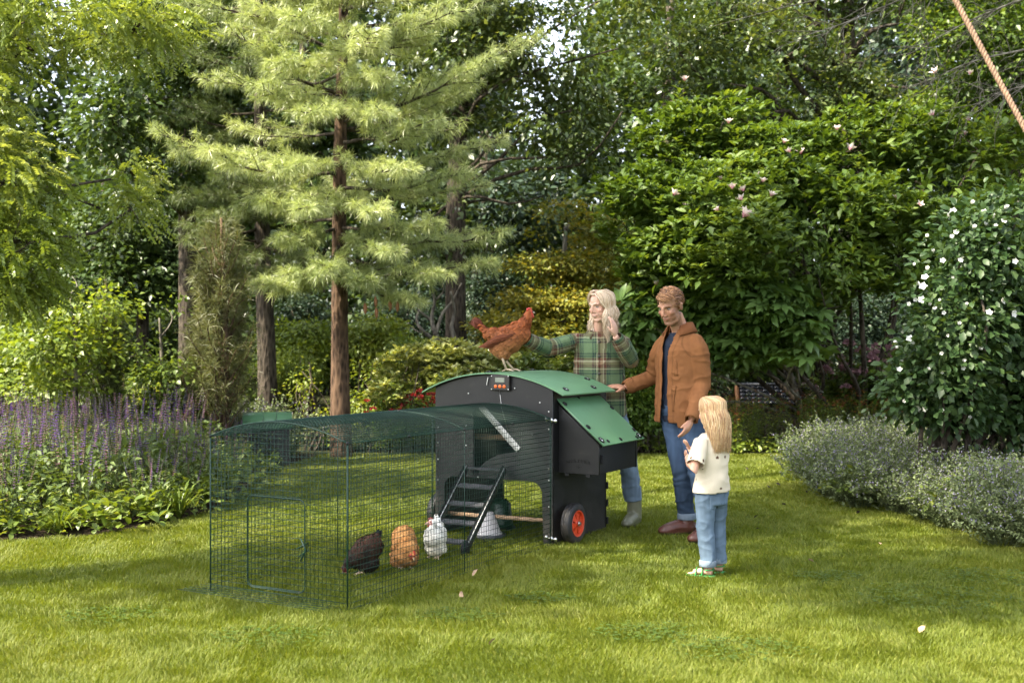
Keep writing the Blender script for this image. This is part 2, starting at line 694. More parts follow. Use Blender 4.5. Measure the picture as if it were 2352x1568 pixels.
CW, CD = 0.965, 0.84                       # body width and depth
RA = 1.237                                 # roof arch radius
AC = -CW / 2                               # arch axis x
RTOP = 1.182


def roof_z(x):
    return RTOP - RA + math.sqrt(RA * RA - (x - AC) ** 2)


coop = root('chicken_coop', COOP, 'black plastic chicken coop with green arched roof and side nest box on lawn', 'chicken coop', rz=COOP_RZ)


def arc(cx, cz, r, a0, a1, n=8):
    return [(cx + r * cos(a0 + (a1 - a0) * k / n), cz + r * sin(a0 + (a1 - a0) * k / n)) for k in range(n + 1)]


def end_outline():
    top = [(x, roof_z(x) - 0.012) for x in np.linspace(0, -CW, 25)]
    cut = [(-CW + 0.085, 0.0)] + [(-CW + 0.075, 0.34)] + arc(-CW + 0.165, 0.345, 0.09, pi, pi / 2) + arc(-0.175, 0.345, 0.09, pi / 2, 0) + [(-0.085, 0.34), (-0.075, 0.0)]
    return [(0, 0.0)] + top + [(-CW, 0.0)] + cut


door_hole = [(-0.641, 0.468), (-0.641, 0.90), (-0.60, 0.935), (-0.555, 0.915)] + [(-0.255, 0.632)] + \
    [(-0.255 - 0.345 * sin(t), 0.632 - 0.165 * (1 - cos(t)) ** 0.9) for t in np.linspace(0.15, pi / 2, 8)]
front = panel('front_panel', end_outline(), [door_hole], 0.016, fr('y', 0.008), m_black, coop)
panel('back_panel', end_outline(), [], 0.016, fr('y', CD - 0.008), m_black, coop)
side_poly = [(0.017, 0.0), (0.017, roof_z(0) - 0.016), (CD - 0.017, roof_z(0) - 0.016), (CD - 0.017, 0.0)]
panel('side_panel', side_poly, [], 0.016, fr('x', -0.010), m_black, coop)
panel('side_panel', side_poly, [], 0.016, fr('x', -CW + 0.010), m_black, coop)
panel('floor_board', [(-CW + 0.02, 0.018), (-0.02, 0.018), (-0.02, CD - 0.018), (-CW + 0.02, CD - 0.018)], [], 0.014, fr('z', 0.445), m_black, coop)

# interlocking tabs and screws along the panel edges
def repeat_part(name, mb, mat, parent, spots, smooth=True):
    me = mb.mesh(name, smooth)
    for p in spots:
        link(name, me, mat, parent, loc=p)


repeat_part('tab', MB().box((0, 0, 0), (0.014, 0.022, 0.05)), m_blackin, coop, [(0.002, CD + 0.006, z) for z in (0.07, 0.2, 0.33, 0.46, 0.58, 0.70, 0.86)], False)
repeat_part('edge_slot', MB().box((0, 0, 0), (0.012, 0.012, 0.028)), m_blackin, coop, [(0.002, -0.004, z) for z in (0.28, 0.42, 0.55, 0.70, 0.86)], False)
repeat_part('screw', MB().ell((0, 0, 0), (0.006, 0.004, 0.006), seg=8, rings=6), m_steel, coop,
            [(x, -0.003, z) for x, z in [(-0.03, 0.92), (-0.03, 0.80), (-0.03, 0.53), (-0.03, 0.45), (-0.03, 0.27), (-0.70, 0.80), (-0.70, 0.66), (-0.16, 0.76), (-0.68, 1.03), (-0.30, 1.075),
                                         (-0.94, 0.78), (-0.94, 0.67), (-0.94, 0.55), (-0.94, 0.40), (-0.60, 0.44), (-0.10, 0.98)]])

# back opening mesh
bm_ = MB()
for x in np.arange(-CW + 0.09, -0.07, 0.0275):
    bm_.tube([(x, CD - 0.02, 0.0), (x, CD - 0.02, 0.44)], 0.0013, 4)
for z in np.arange(0.01, 0.44, 0.031):
    bm_.tube([(-CW + 0.07, CD - 0.022, z), (-0.07, CD - 0.022, z)], 0.0013, 4)
bm_.build('back_wire_mesh', m_wire, coop)

# roof: arched sheet
x0, x1, y0, y1, th = AC - 0.583, AC + 0.575, -0.028, 0.80, 0.009
xs = np.linspace(x0, x1, 41)
ysr = np.linspace(y0, y1, 9)
rf = MB()
G = np.array([[(x, y, roof_z(x)) for y in ysr] for x in xs]).reshape(-1, 3)
nx, ny = len(xs), len(ysr)
B = G - [0, 0, th]
V = np.vstack([G, B])
o_ = nx * ny
Q = []
for i in range(nx - 1):
    for j in range(ny - 1):
        a = i * ny + j
        Q.append([a, a + ny, a + ny + 1, a + 1])
        Q.append([o_ + a, o_ + a + 1, o_ + a + ny + 1, o_ + a + ny])
for i in range(nx - 1):
    a, b = i * ny, (i + 1) * ny
    Q.append([a, o_ + a, o_ + b, b])
    a, b = i * ny + ny - 1, (i + 1) * ny + ny - 1
    Q.append([a, b, o_ + b, o_ + a])
for j in range(ny - 1):
    Q.append([j, j + 1, o_ + j + 1, o_ + j])
    a = (nx - 1) * ny + j
    Q.append([a, o_ + a, o_ + a + 1, a + 1])
rf.add(V, Q)
roof = rf.build('roof', m_green, coop, smooth=False)
# dark edge strip under the front rim and slots
rs = MB()
pts = [(x, y0 + 0.012, roof_z(x) - th - 0.003) for x in np.linspace(x0 + 0.02, x1 - 0.01, 40)]
rs.tube(pts, 0.0045, 6)
rs.build('roof_seam', m_blackin, roof)


def clip(parent, p, n, big=1.0, silver=True):
    n = unit(n)
    a = unit(np.cross(n, [0.2, 1, 0.1]))
    R = np.stack([a, np.cross(n, a), n], 1)
    k = MB()
    ang = np.linspace(0, 2 * pi, 17)
    ring = [np.array(p) + R @ np.array([0.020 * big * cos(t), 0.020 * big * sin(t), 0.004]) for t in ang]
    k.tube(ring, 0.0045 * big, 6, caps=False, mi=0)
    k.ell(np.array(p) + n * 0.003, (0.016 * big, 0.009 * big, 0.008 * big), R, 10, 6, mi=1 if silver else 0)
    k.box(np.array(p) + n * 0.008 * big, np.array((0.006, 0.034, 0.006)) * big, R, mi=0)
    return k.build('roof_clip', [m_blackin, m_steel], parent)


def rn(x):
    return ((x - AC), 0, math.sqrt(RA * RA - (x - AC) ** 2))


for x, y in [(0.035, 0.12), (0.035, 0.55), (-0.52, 0.02), (-0.55, 0.70), (-0.10, 0.72)]:
    clip(roof, (x, y, roof_z(x)), rn(x))

# nest box on the right side
NB0, NB1, NP = 0.08, 0.70, 0.311
nest = panel('nest_box', [(0.001, 0.498), (NP, 0.498), (NP, 0.700), (0.001, 0.965)], [], 0.014, fr('y', NB0 + 0.007), m_black, coop)
panel('nest_back', [(0.001, 0.498), (NP, 0.498), (NP, 0.700), (0.001, 0.965)], [], 0.014, fr('y', NB1 - 0.007), m_black, nest)
panel('nest_front', [(NB0 + 0.015, 0.502), (NB1 - 0.015, 0.502), (NB1 - 0.015, 0.708), (NB0 + 0.015, 0.708)], [], 0.014, fr('x', NP - 0.011), m_black, nest)
panel('nest_floor', [(0.003, NB0 + 0.015), (NP - 0.02, NB0 + 0.015), (NP - 0.02, NB1 - 0.015), (0.003, NB1 - 0.015)], [], 0.012, fr('z', 0.505), m_black, nest)
# lid: sloping board
pa, pb = np.array([-0.004, 0, 0.998]), np.array([0.352, 0, 0.694])
d = unit(pb - pa)
L = float(np.linalg.norm(pb - pa))
nrm = np.array([-d[2], 0, d[0]])
LM = Matrix(((d[0], 0, nrm[0], pa[0]), (0, 1, 0, 0), (d[2], 0, nrm[2], pa[2]), (0, 0, 0, 1)))
lid = panel('nest_lid', [(0, NB0 - 0.02), (L, NB0 - 0.025), (L, NB1 + 0.025), (0, NB1 + 0.02)], [], 0.011, LM @ Matrix.Translation((0, 0, 0.006)), m_green, nest, 0.0018)
lm = MB()
lm.tube([pa + [0.01, NB0 - 0.012, -0.006], pb + [-0.012, NB0 - 0.012, -0.006]], 0.007, 6)
lm.build('lid_edge', m_blackin, nest)
for t, y, s in [(0.12, 0.085, 0.85), (0.62, 0.085, 0.85), (0.94, 0.16, 0.62), (0.94, 0.36, 0.62), (0.96, 0.62, 0.62), (0.80, 0.69, 0.7), (0.30, 0.70, 0.8), (0.02, 0.36, 0.55)]:
    clip(nest, pa + d * L * t + np.array([0, y, 0]) + nrm * 0.012, nrm, s, False)
for t, y in [(0.90, 0.085), (0.93, 0.68)]:
    clip(nest, pa + d * L * t + np.array([0, y, 0]) + nrm * 0.012, nrm, 1.05, True)
for c_, z_ in (((0.07, NB0 + 0.004, 0.490), (0.03, 0.03, 0.016)), ((0.23, NB0 + 0.004, 0.490), (0.03, 0.03, 0.016)), ((NP + 0.004, NB0 + 0.05, 0.60), (0.012, 0.028, 0.06)), ((NP - 0.02, NB1 + 0.004, 0.60), (0.04, 0.014, 0.05))):
    MB().box(c_, z_).build('box_tab', m_blackin, nest, smooth=False)

# embossed lettering, set on a shallow arch
wm = MB()
txt = 'NESTERA'
for i, ch in enumerate(txt):
    cu = bpy.data.curves.new('t', 'FONT')
    cu.body = ch
    cu.size = 0.034
    cu.align_x = 'CENTER'
    cu.extrude = 0.0012
    o = bpy.data.objects.new('t', cu)
    scene.collection.objects.link(o)
    me = eval_mesh(o)
    bpy.data.objects.remove(o)
    k = (i - 3) / 3.0
    x = 0.155 + k * 0.078
    z = 0.575 - 0.010 * k * k
    M = fr('y', NB0 - 0.0012) @ Matrix.Translation((x, z, 0)) @ Matrix.Rotation(-0.20 * k, 4, 'Z')
    me.transform(M)
    for p in me.polygons:
        pass
    vs = np.array([v.co[:] for v in me.vertices])
    if len(vs):
        off = wm.n
        wm.V.append(vs)
        wm.A.append(np.full(len(vs), 0.5))
        wm.n += len(vs)
        me.calc_loop_triangles()
        tri = np.array([t.vertices[:] for t in me.loop_triangles])
        wm.T.append(tri + off)
        wm.tm.append(np.zeros(len(tri), int))
wm.box((0.155, NB0 - 0.001, 0.548), (0.05, 0.002, 0.004))
wm.box((0.155, NB0 - 0.001, 0.542), (0.014, 0.002, 0.006))
wm.build('lettering', plain('dark_print', (0.003, 0.003, 0.003), 0.35, spec=0.3), nest, smooth=False)

# automatic door: light metal blade hanging diagonally, cord, control box
MB().tube([(-0.575, -0.010, 0.945), (-0.265, -0.010, 0.650)], 0.024, 4, flat=0.12, up=(0, 1, 0)).build('door_blade', m_alu, coop, smooth=False)
MB().tube([(-0.42, -0.008, 1.06), (-0.40, -0.010, 0.93), (-0.33, -0.012, 0.72)], 0.0014, 5).build('door_cord', m_steel, coop)
ob = MB().box((-0.405, -0.014, 1.112), (0.150, 0.026, 0.108)).build('door_opener', plain('dark_brown_plastic', (0.016, 0.013, 0.012), 0.45), coop, smooth=False)
bv = ob.modifiers.new('b', 'BEVEL')
bv.width = 0.005
bv.segments = 2
MB().box((-0.405, -0.0285, 1.132), (0.075, 0.004, 0.032)).build('screen', plain('lcd_grey', (0.20, 0.22, 0.18), 0.25), ob, smooth=False)
for x in (-0.440, -0.405, -0.370):
    MB().ell((x, -0.028, 1.086), (0.0125, 0.006, 0.0125), seg=14).build('button', plain('orange_button', (0.75, 0.13, 0.015), 0.4), ob)
repeat_part('corner_screw', MB().ell((0, 0, 0), (0.005, 0.003, 0.005), seg=8, rings=6), m_steel, ob, [(x, -0.028, z) for x in (-0.473, -0.337) for z in (1.066, 1.158)])
MB().box((-0.52, -0.006, 1.12), (0.006, 0.006, 0.055), Matrix.Rotation(0.2, 3, 'Y')).build('antenna', m_alu, coop, smooth=False)

# perches
MB().tube([(-CW + 0.02, 0.10, 0.150), (-0.02, 0.10, 0.158)], 0.015, 10).build('perch', m_pole, coop)
MB().tube([(-CW + 0.02, 0.30, 0.70), (-0.02, 0.30, 0.70)], 0.022, 10).build('perch', m_pole, coop)

# ladder
lad = MB()
lad.tube([(-0.365, -0.035, 0.515), (-0.326, -0.605, 0.030)], 0.040, 4, flat=0.32, up=(1, 0, 0))
ladder = lad.build('ladder', m_black, coop, smooth=False)
MB().tube([(-0.675, -0.035, 0.515), (-0.636, -0.605, 0.030)], 0.040, 4, flat=0.32, up=(1, 0, 0)).build('rail', m_black, ladder, smooth=False)
for xo in (-0.353, -0.663):
    MB().tube([(xo, -0.055, 0.524), (xo + 0.039, -0.625, 0.040)], 0.004, 6).build('rail_edge', m_alu, ladder)
for i, t in enumerate((0.02, 0.24, 0.46, 0.68, 0.90)):
    xx = -0.365 + 0.035 * t
    MB().box((xx - 0.155, -0.035 - 0.57 * t, 0.515 - 0.485 * t), (0.298, 0.060 if i else 0.02, 0.012), Matrix.Rotation(0.25, 3, 'X')).build('rung', m_rung, ladder, smooth=False)
MB().ell((-0.326, -0.60, 0.045), (0.022, 0.05, 0.06)).build('rail_foot', m_blackin, ladder)


# wheels
def wheel(x, y, side):
    t = MB()
    a = np.linspace(0, 2 * pi, 49)
    R0, hw = 0.140, 0.036
    prof = [(-hw, 0.088), (-hw, 0.112), (-hw * 0.92, 0.130), (-hw * 0.7, 0.139), (-0.022, 0.140), (-0.019, 0.1365), (-0.012, 0.1365), (-0.009, 0.140), (0.009, 0.140), (0.012, 0.1365), (0.019, 0.1365), (0.022, 0.140),
            (hw * 0.7, 0.139), (hw * 0.92, 0.130), (hw, 0.112), (hw, 0.088)]
    V, Q = [], []
    n = len(prof)
    for k in range(48):
        for px, pr in prof:
            V.append((x + px, y + pr * cos(a[k]), R0 + 0.004 + pr * sin(a[k])))
    for k in range(48):
        k2 = (k + 1) % 48
        for j in range(n - 1):
            Q.append([k * n + j, k2 * n + j, k2 * n + j + 1, k * n + j + 1])
    t.add(V, Q)
    wh = t.build('wheel', m_tyre, coop)
    r = MB()
    zc = R0 + 0.004
    V, Q = [], []
    prof = [(0.030, 0.094), (0.038, 0.091), (0.036, 0.082), (0.016, 0.078), (0.0, 0.078)]
    n = len(prof)
    for k in range(48):
        for px, pr in prof:
            V.append((x + side * px, y + pr * cos(a[k]), zc + pr * sin(a[k])))
    for k in range(48):
        k2 = (k + 1) % 48
        for j in range(n - 1):
            Q.append([k * n + j, k2 * n + j, k2 * n + j + 1, k * n + j + 1])
    r.add(V, Q)
    # five broad tapering spokes
    for s in range(6):
        t0 = s * 2 * pi / 6 + 0.25
        P = []
        for rr, hwid in ((0.018, 0.011), (0.050, 0.019), (0.083, 0.034)):
            for sg in (-1, 1):
                P.append((x + side * (0.030 - 0.10 * rr), y + rr * cos(t0) - sg * hwid * sin(t0), zc + rr * sin(t0) + sg * hwid * cos(t0)))
        P = np.array(P)
        P2 = P - [side * 0.012, 0, 0]
        r.add(np.vstack([P, P2]), [[0, 1, 3, 2], [2, 3, 5, 4], [6, 8, 9, 7], [8, 10, 11, 9], [0, 2, 8, 6], [2, 4, 10, 8], [1, 7, 9, 3], [3, 9, 11, 5]])
    r.ell((x + side * 0.02, y, zc), (0.020, 0.024, 0.024))
    r.build('rim', m_rim, wh, smooth=False)
    h = MB().tube([(x + side * 0.03, y, zc), (x + side * 0.055, y, zc)], [0.013, 0.011], 6)
    h.tube([(x + side * 0.04, y, zc), (x + side * 0.045, y, zc)], 0.019, 12)
    h.build('hub_bolt', m_steel, wh, smooth=False)


wheel(0.072, 0.17, 1)
wheel(-CW - 0.072, 0.17, -1)
# latches on the front leg
def latch(z):
    k = MB()
    k.tube([(-0.05, -0.02, z + 0.01), (0.035, -0.02, z)], 0.005, 6)
    k.ell((-0.04, -0.02, z + 0.01), (0.012, 0.012, 0.016), seg=10)
    k.ell((0.0, -0.02, z + 0.004), (0.013, 0.013, 0.016), seg=10)
    k.ell((0.03, -0.018, z), (0.012, 0.012, 0.015), seg=10)
    k.build('run_latch', m_steel, coop)


latch(0.055)
latch(0.86)

# ---- wire run
RL = 2.244
run = root('chicken_run', CL(0, -RL, 0), 'long dark green wire mesh chicken run joined to the coop', 'chicken run', rz=COOP_RZ)
WR = 0.00148
EZ, RZT = 0.872, 0.095


def rr(x):
    t = (x + CW / 2) / (CW / 2)
    return EZ + RZT * (1 - t * t)


def run_side(x):
    w = MB()
    for y in np.arange(0.0, RL + 0.01, 0.0275):
        w.tube([(x, y, 0), (x, y, EZ)], WR, 4)
    for z in np.arange(0.012, EZ + 0.01, 0.031):
        w.tube([(x + 0.002, 0, z), (x + 0.002, RL - 0.03, z)], WR, 4)
    for z in (0.012, EZ):
        w.tube([(x, 0, z), (x, RL - 0.03, z)], 0.003, 6)
    return w.build('side_mesh', m_wire, run)


run_side(0.0)
run_side(-CW)
w = MB()
for x in np.arange(-CW, 0.001, 0.0276):
    w.tube([(x, 0, 0), (x, 0, rr(x))], WR, 4)
for z in np.arange(0.012, EZ + 0.01, 0.031):
    w.tube([(-CW, -0.002, z), (0, -0.002, z)], WR, 4)
for z in (EZ + 0.03, EZ + 0.06):
    hx = CW / 2 * math.sqrt(max(0, 1 - (z - EZ) / RZT))
    w.tube([(-CW / 2 - hx, -0.002, z), (-CW / 2 + hx, -0.002, z)], WR, 4)
frontm = w.build('front_mesh', m_wire, run)
w = MB()
ax = np.linspace(-CW, 0, 15)
for y in np.arange(0.0, RL, 0.0275):
    w.tube([(x, y, rr(x)) for x in ax], WR, 4)
for x in np.linspace(-CW, 0, 36):
    w.tube([(x, 0, rr(x) + 0.002), (x, RL - 0.03, rr(x) + 0.002)], WR, 4)
w.build('roof_mesh', m_wire, run)
for x in (-CW, 0.0):
    for y, r_ in ((0.0, 0.0045), (1.125, 0.0035), (RL - 0.035, 0.0035)):
        MB().tube([(x, y, -0.03), (x, y, EZ + 0.005)], r_, 8).build('post', m_wire, run)
for y in (0.0, 1.125, RL - 0.035):
    MB().tube([(x, y, rr(x)) for x in np.linspace(-CW, 0, 25)], 0.004, 6).build('hoop', m_wire, run)
# door in the front panel
dr = MB()
dx0, dx1, dz0, dz1, c = -0.685, -0.278, 0.065, 0.563, 0.04
loop = arc(dx1 - c, dz0 + c, c, -pi / 2, 0, 5) + arc(dx1 - c, dz1 - c, c, 0, pi / 2, 5) + arc(dx0 + c, dz1 - c, c, pi / 2, pi, 5) + arc(dx0 + c, dz0 + c, c, pi, 1.5 * pi, 5)
loop = [(p[0], -0.008, p[1]) for p in loop]
dr.tube(loop + [loop[0]], 0.0028, 6, caps=False)
loop2 = [(p[0] * 0.985 - 0.0075, p[1] + 0.006, p[2] * 0.98 + 0.006) for p in loop]
dr.tube(loop2 + [loop2[0]], 0.0022, 6, caps=False)
door = dr.build('run_door', m_wire, run)
k = MB()
k.tube([(dx1 - 0.05, -0.014, 0.30), (dx1 + 0.03, -0.016, 0.34), (dx1 + 0.03, -0.016, 0.30), (dx1 - 0.04, -0.014, 0.26)], 0.004, 6)
k.tube([(dx1 - 0.02, -0.02, 0.36), (dx1 + 0.02, -0.022, 0.30), (dx1 - 0.02, -0.02, 0.24)], 0.0045, 6)
k.build('door_latch', m_wire, door)
# skirt lying on the grass
w = MB()
for x in np.arange(-CW - 0.02, 0.0, 0.055):
    w.tube([(x, 0, 0.02), (x - 0.01, -0.22, 0.052)], 0.0012, 4)
for y in np.arange(-0.22, 0.0, 0.04):
    w.tube([(-CW - 0.02, y, 0.052 + y * -0.01), (0, y, 0.050)], 0.0012, 4)
w.build('skirt_mesh', m_wire, run)
repeat_part('mesh_clip', MB().ell((0, 0, 0), (0.009, 0.009, 0.009), seg=8, rings=6), m_blackin, run, [(0, 0, EZ), (-CW, 0, EZ), (0, 1.125, EZ), (-CW, 1.125, EZ), (-CW / 2, 1.125, rr(-CW / 2)), (0, 0.55, EZ), (0, 1.7, EZ)])

# ---- drinker and feeder standing in the coop's lower room
fe = root('feeder', CL(-0.60, -0.07, 0), 'pale grey cone shaped feeder on grass behind the coop ladder', 'feeder')
fe.location = (GX(1122, 8.36), 8.36, 0)
f1 = MB().tube([(0, 0, 0.03), (0, 0, 0.045), (0, 0, 0.05), (0, 0, 0.19)], [0.10, 0.10, 0.088, 0.035], 24)
f1.build('cone', plain('galvanised_grey', (0.50, 0.48, 0.47), 0.5, 0.1), fe)
MB().tube([(0, 0, 0.0), (0, 0, 0.035)], [0.115, 0.125], 24).build('tray', m_rung, fe)
dk = root('drinker', (GX(1150, 8.72), 8.72, 0), 'dark green bucket shaped drinker standing inside the coop base', 'drinker')
MB().tube([(0, 0, 0.03), (0, 0, 0.06), (0, 0, 0.20), (0, 0, 0.235)], [0.095, 0.09, 0.075, 0.045], 24).build('tank', plain('dark_green_plastic', (0.02, 0.045, 0.030), 0.35), dk)
MB().tube([(0, 0, 0.0), (0, 0, 0.03)], [0.10, 0.11], 24).build('trough', m_blackin, dk)
MB().tube([(-0.02, 0, 0.232), (0, 0, 0.26), (0.02, 0, 0.232)], 0.006, 6).build('handle', m_blackin, dk)

# ------------------------------------------------------------------ plants: builders
FOLD = (np.array([(0, 0, 0), (.42, .5, .10), (.48, 0, 0), (.42, -.5, .10), (1, 0, -.12)]), np.array([[0, 2, 4, 1], [0, 3, 4, 2]]))
RHOMB = (np.array([(0, 0, 0), (.45, .5, .04), (1, 0, -.06), (.45, -.5, .04)]), np.array([[0, 3, 2, 1]]))
OVAL = (np.array([(0, 0, 0), (.25, .38, .05), (.3, 0, 0), (.25, -.38, .05), (.65, .46, .05), (.7, 0, -.02), (.65, -.46, .05), (1, 0, -.14)]),
        np.array([[0, 2, 2, 1], [0, 3, 2, 2], [1, 2, 5, 4], [2, 3, 6, 5], [4, 5, 7, 7], [5, 6, 7, 7]]))


def leaves(mb, P, D, N, L, Wd, tint, tm=FOLD):
    """many leaves at once: P base, D direction, N upper side"""
    n = len(P)
    D = unit(D)
    S = unit(np.cross(N, D))
    N = np.cross(D, S)
    L = np.broadcast_to(np.asarray(L, float), n)
    Wd = np.broadcast_to(np.asarray(Wd, float), n)
    tv, tq = tm
    V = P[:, None, :] + (tv[None, :, 0] * L[:, None])[..., None] * D[:, None, :] + (tv[None, :, 1] * Wd[:, None])[..., None] * S[:, None, :] \
        + (tv[None, :, 2] * L[:, None])[..., None] * N[:, None, :]
    k = len(tv)
    base = (np.arange(n) * k)[:, None, None]
    good = np.array([len(set(q)) == 4 for q in tq])
    Q = (base + tq[good][None]).reshape(-1, 4) if good.any() else None
    T = None
    if (~good).any():
        tri = np.array([list(dict.fromkeys(q)) for q in tq[~good]])
        T = (base + tri[None]).reshape(-1, 3)
    mb.add(V.reshape(-1, 3), Q, T, tint=np.repeat(np.broadcast_to(tint, n), k))


def rdir(n):
    return unit(rng.normal(size=(n, 3)))


def lb(u, v, Y, ru, rv, rd=None):
    """ellipsoid lobe of a crown"""
    c = W(u, v, Y)
    s = Y / FPX
    return (c, np.array([ru * s, (rd if rd else ru * 0.9) * s, rv * s]))


def crown_pts(lobes, n, shell=0.45, thr=-0.25, ns=1.3, seed=1):
    w = np.array([(l[1][0] * l[1][1] * l[1][2]) ** 0.75 for l in lobes])
    i = rng.choice(len(lobes), n, p=w / w.sum())
    c = np.array([l[0] for l in lobes])[i]
    r = np.array([l[1] for l in lobes])[i]
    d = rdir(n)
    rad = 1 - shell * rng.random(n) ** 1.6
    rad *= 1 + 0.22 * nz(d * 2.2 + c, 1.0, seed)
    P = c + d * r * rad[:, None]
    ok = nz(P, ns, seed + 3) > thr
    ok &= P[:, 2] > 0.05
    return P[ok], unit(d * r)[ok]


def broad(mb, lobes, n, k, cr, L, Wd, flat=0.6, droop=0.25, shell=0.45, thr=-0.3, ns=1.3, seed=1, tm=FOLD, up=0.9, tv=0.16, tb=0.45, whorl=False, lv=0.3):
    C, O = crown_pts(lobes, n, shell, thr, ns, seed)
    m = len(C)
    off = rng.normal(size=(m, k, 3)) * cr
    off[..., 2] *= flat
    if whorl:
        a = rng.random((m, 1)) * 6.28 + np.arange(k)[None] * 2.4
        dr = np.stack([np.cos(a), np.sin(a), 0.25 + 0.5 * rng.random((m, k))], -1)
        D = dr + 0.35 * O[:, None, :] + rng.normal(size=(m, k, 3)) * 0.2
        off *= 0.25
    else:
        D = unit(off) * 0.9 + O[:, None, :] * 0.5 + rng.normal(size=(m, k, 3)) * 0.45
        D[..., 2] -= droop
    P = (C[:, None, :] + off).reshape(-1, 3)
    D = D.reshape(-1, 3)
    N = np.array([0, 0, up]) + rng.normal(size=(m * k, 3)) * 0.38 + np.repeat(O, k, 0) * 0.25
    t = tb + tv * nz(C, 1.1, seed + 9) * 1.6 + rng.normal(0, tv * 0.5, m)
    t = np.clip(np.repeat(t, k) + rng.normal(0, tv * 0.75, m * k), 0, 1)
    s = 1 + lv * (rng.random(m * k) * 2 - 1)
    leaves(mb, P, D, N, L * s, Wd * s, t, tm)
    return C, O


def bend(a, b, k=6, amp=0.12, seed=None):
    a, b = np.asarray(a, float), np.asarray(b, float)
    t = np.linspace(0, 1, k)[:, None]
    P = a + (b - a) * t
    L = np.linalg.norm(b - a)
    P += np.sin(pi * t) * (rng.normal(size=3) * amp * L * 0.5 + [0, 0, amp * L * 0.4])
    P += np.sin(2 * pi * t) * rng.normal(size=3) * amp * L * 0.25
    return P


def limbs(mb, path, radii, lobes, pts, nsub=60, r_l=0.06, from_t=0.4, seg=10, wob=0.03):
    path = np.asarray(path, float)
    # finer trunk with small wander
    t = np.linspace(0, len(path) - 1, max(len(path) * 5, 12))
    Pf = np.stack([np.interp(t, np.arange(len(path)), path[:, k]) for k in range(3)], 1)
    Rf = np.interp(t, np.arange(len(path)), radii)
    Pf[1:, :2] += nz(Pf, 0.8, 5)[1:, None] * wob * np.array([1, -1])
    Rf = Rf * (1 + 0.07 * nz(Pf, 3, 8))
    Rf[0] *= 1.25
    mb.tube(Pf, Rf, seg + 6)
    ends = []
    for c, r in lobes:
        i = int(np.clip(np.searchsorted(Pf[:, 2], c[2] - 0.45 * np.linalg.norm(c[:2] - Pf[-1, :2]) - 0.3), len(Pf) * from_t, len(Pf) - 1))
        b = bend(Pf[i], c + [0, 0, -r[2] * 0.2], 7, 0.16)
        rl = min(r_l, Rf[i] * 0.7)
        mb.tube(b, np.linspace(rl, rl * 0.3, 7), 7)
        ends.append(b)
    if len(pts) and nsub:
        sel = rng.choice(len(pts), min(nsub, len(pts)), replace=False)
        allb = np.concatenate(ends) if ends else Pf
        for p in pts[sel]:
            j = np.argmin(((allb - p) ** 2).sum(1))
            mb.tube(bend(allb[j], p, 4, 0.15), [r_l * 0.22, r_l * 0.15, r_l * 0.10, r_l * 0.05], 5)


def shifted(mb, base):
    for v in mb.V:
        v -= np.asarray(base)
    return mb


def tree(name, label, cat, base, path, radii, lobes, n, k, cr, L, Wd, lm, bm, group=None, nsub=60, r_l=0.06, from_t=0.4, wob=0.03, **kw):
    base = np.array([base[0], base[1], 0.0])
    r = root(name, base, label, cat, group)
    cm = MB()
    C, O = broad(cm, lobes, n, k, cr, L, Wd, **kw)
    tm_ = MB()
    limbs(tm_, path, radii, lobes, C, nsub, r_l, from_t, wob=wob)
    shifted(tm_, base).build('trunk', bm, r)
    shifted(cm, base).build('crown', lm, r)
    return r, C, O


def shrub(name, label, cat, lobes, n, k, cr, L, Wd, lm, bm, group=None, nst=7, **kw):
    c = np.mean([l[0] for l in lobes], 0)
    base = np.array([c[0], c[1], 0.0])
    r = root(name, base, label, cat, group)
    cm = MB()
    C, O = broad(cm, lobes, n, k, cr, L, Wd, **kw)
    st = MB()
    for i in rng.choice(len(C), min(nst * 4, len(C)), replace=False):
        a = base + np.array([rng.normal() * 0.12, rng.normal() * 0.12, 0])
        st.tube(bend(a, C[i], 6, 0.12), np.linspace(0.014, 0.004, 6), 5)
    shifted(st, base).build('stems', bm, r)
    shifted(cm, base).build('foliage', lm, r)
    return r, C, O


# needles
def tufts(mb, P, D, k, L, wd, spread=0.75, droop=0.35, tint=None, tv=0.12):
    n = len(P)
    Pk = np.repeat(P, k, 0)
    Dk = unit(np.repeat(unit(D), k, 0) * 0.75 + rng.normal(size=(n * k, 3)) * spread)
    Lk = L * (0.7 + 0.5 * rng.random(n * k))
    side = unit(np.cross(Dk, rdir(n * k)))
    mid = Pk + Dk * (Lk * 0.5)[:, None] + np.array([0, 0, -1]) * (Lk * droop * 0.10)[:, None]
    tip = Pk + Dk * (Lk * 0.95)[:, None] + np.array([0, 0, -1]) * (Lk * droop * 0.55)[:, None]
    w = (wd * (0.8 + 0.4 * rng.random(n * k)))[:, None]
    V = np.stack([Pk - side * w * 0.6, Pk + side * w * 0.6, mid - side * w, mid + side * w, tip], 1).reshape(-1, 3)
    b = np.arange(n * k)[:, None] * 5
    t0 = np.full(n, 0.5) if tint is None else tint
    t = np.clip(np.repeat(t0, k) + rng.normal(0, tv, n * k), 0, 1)
    mb.add(V, b + np.array([[0, 1, 3, 2]]), b + np.array([[2, 3, 4]]), tint=np.repeat(t, 5))


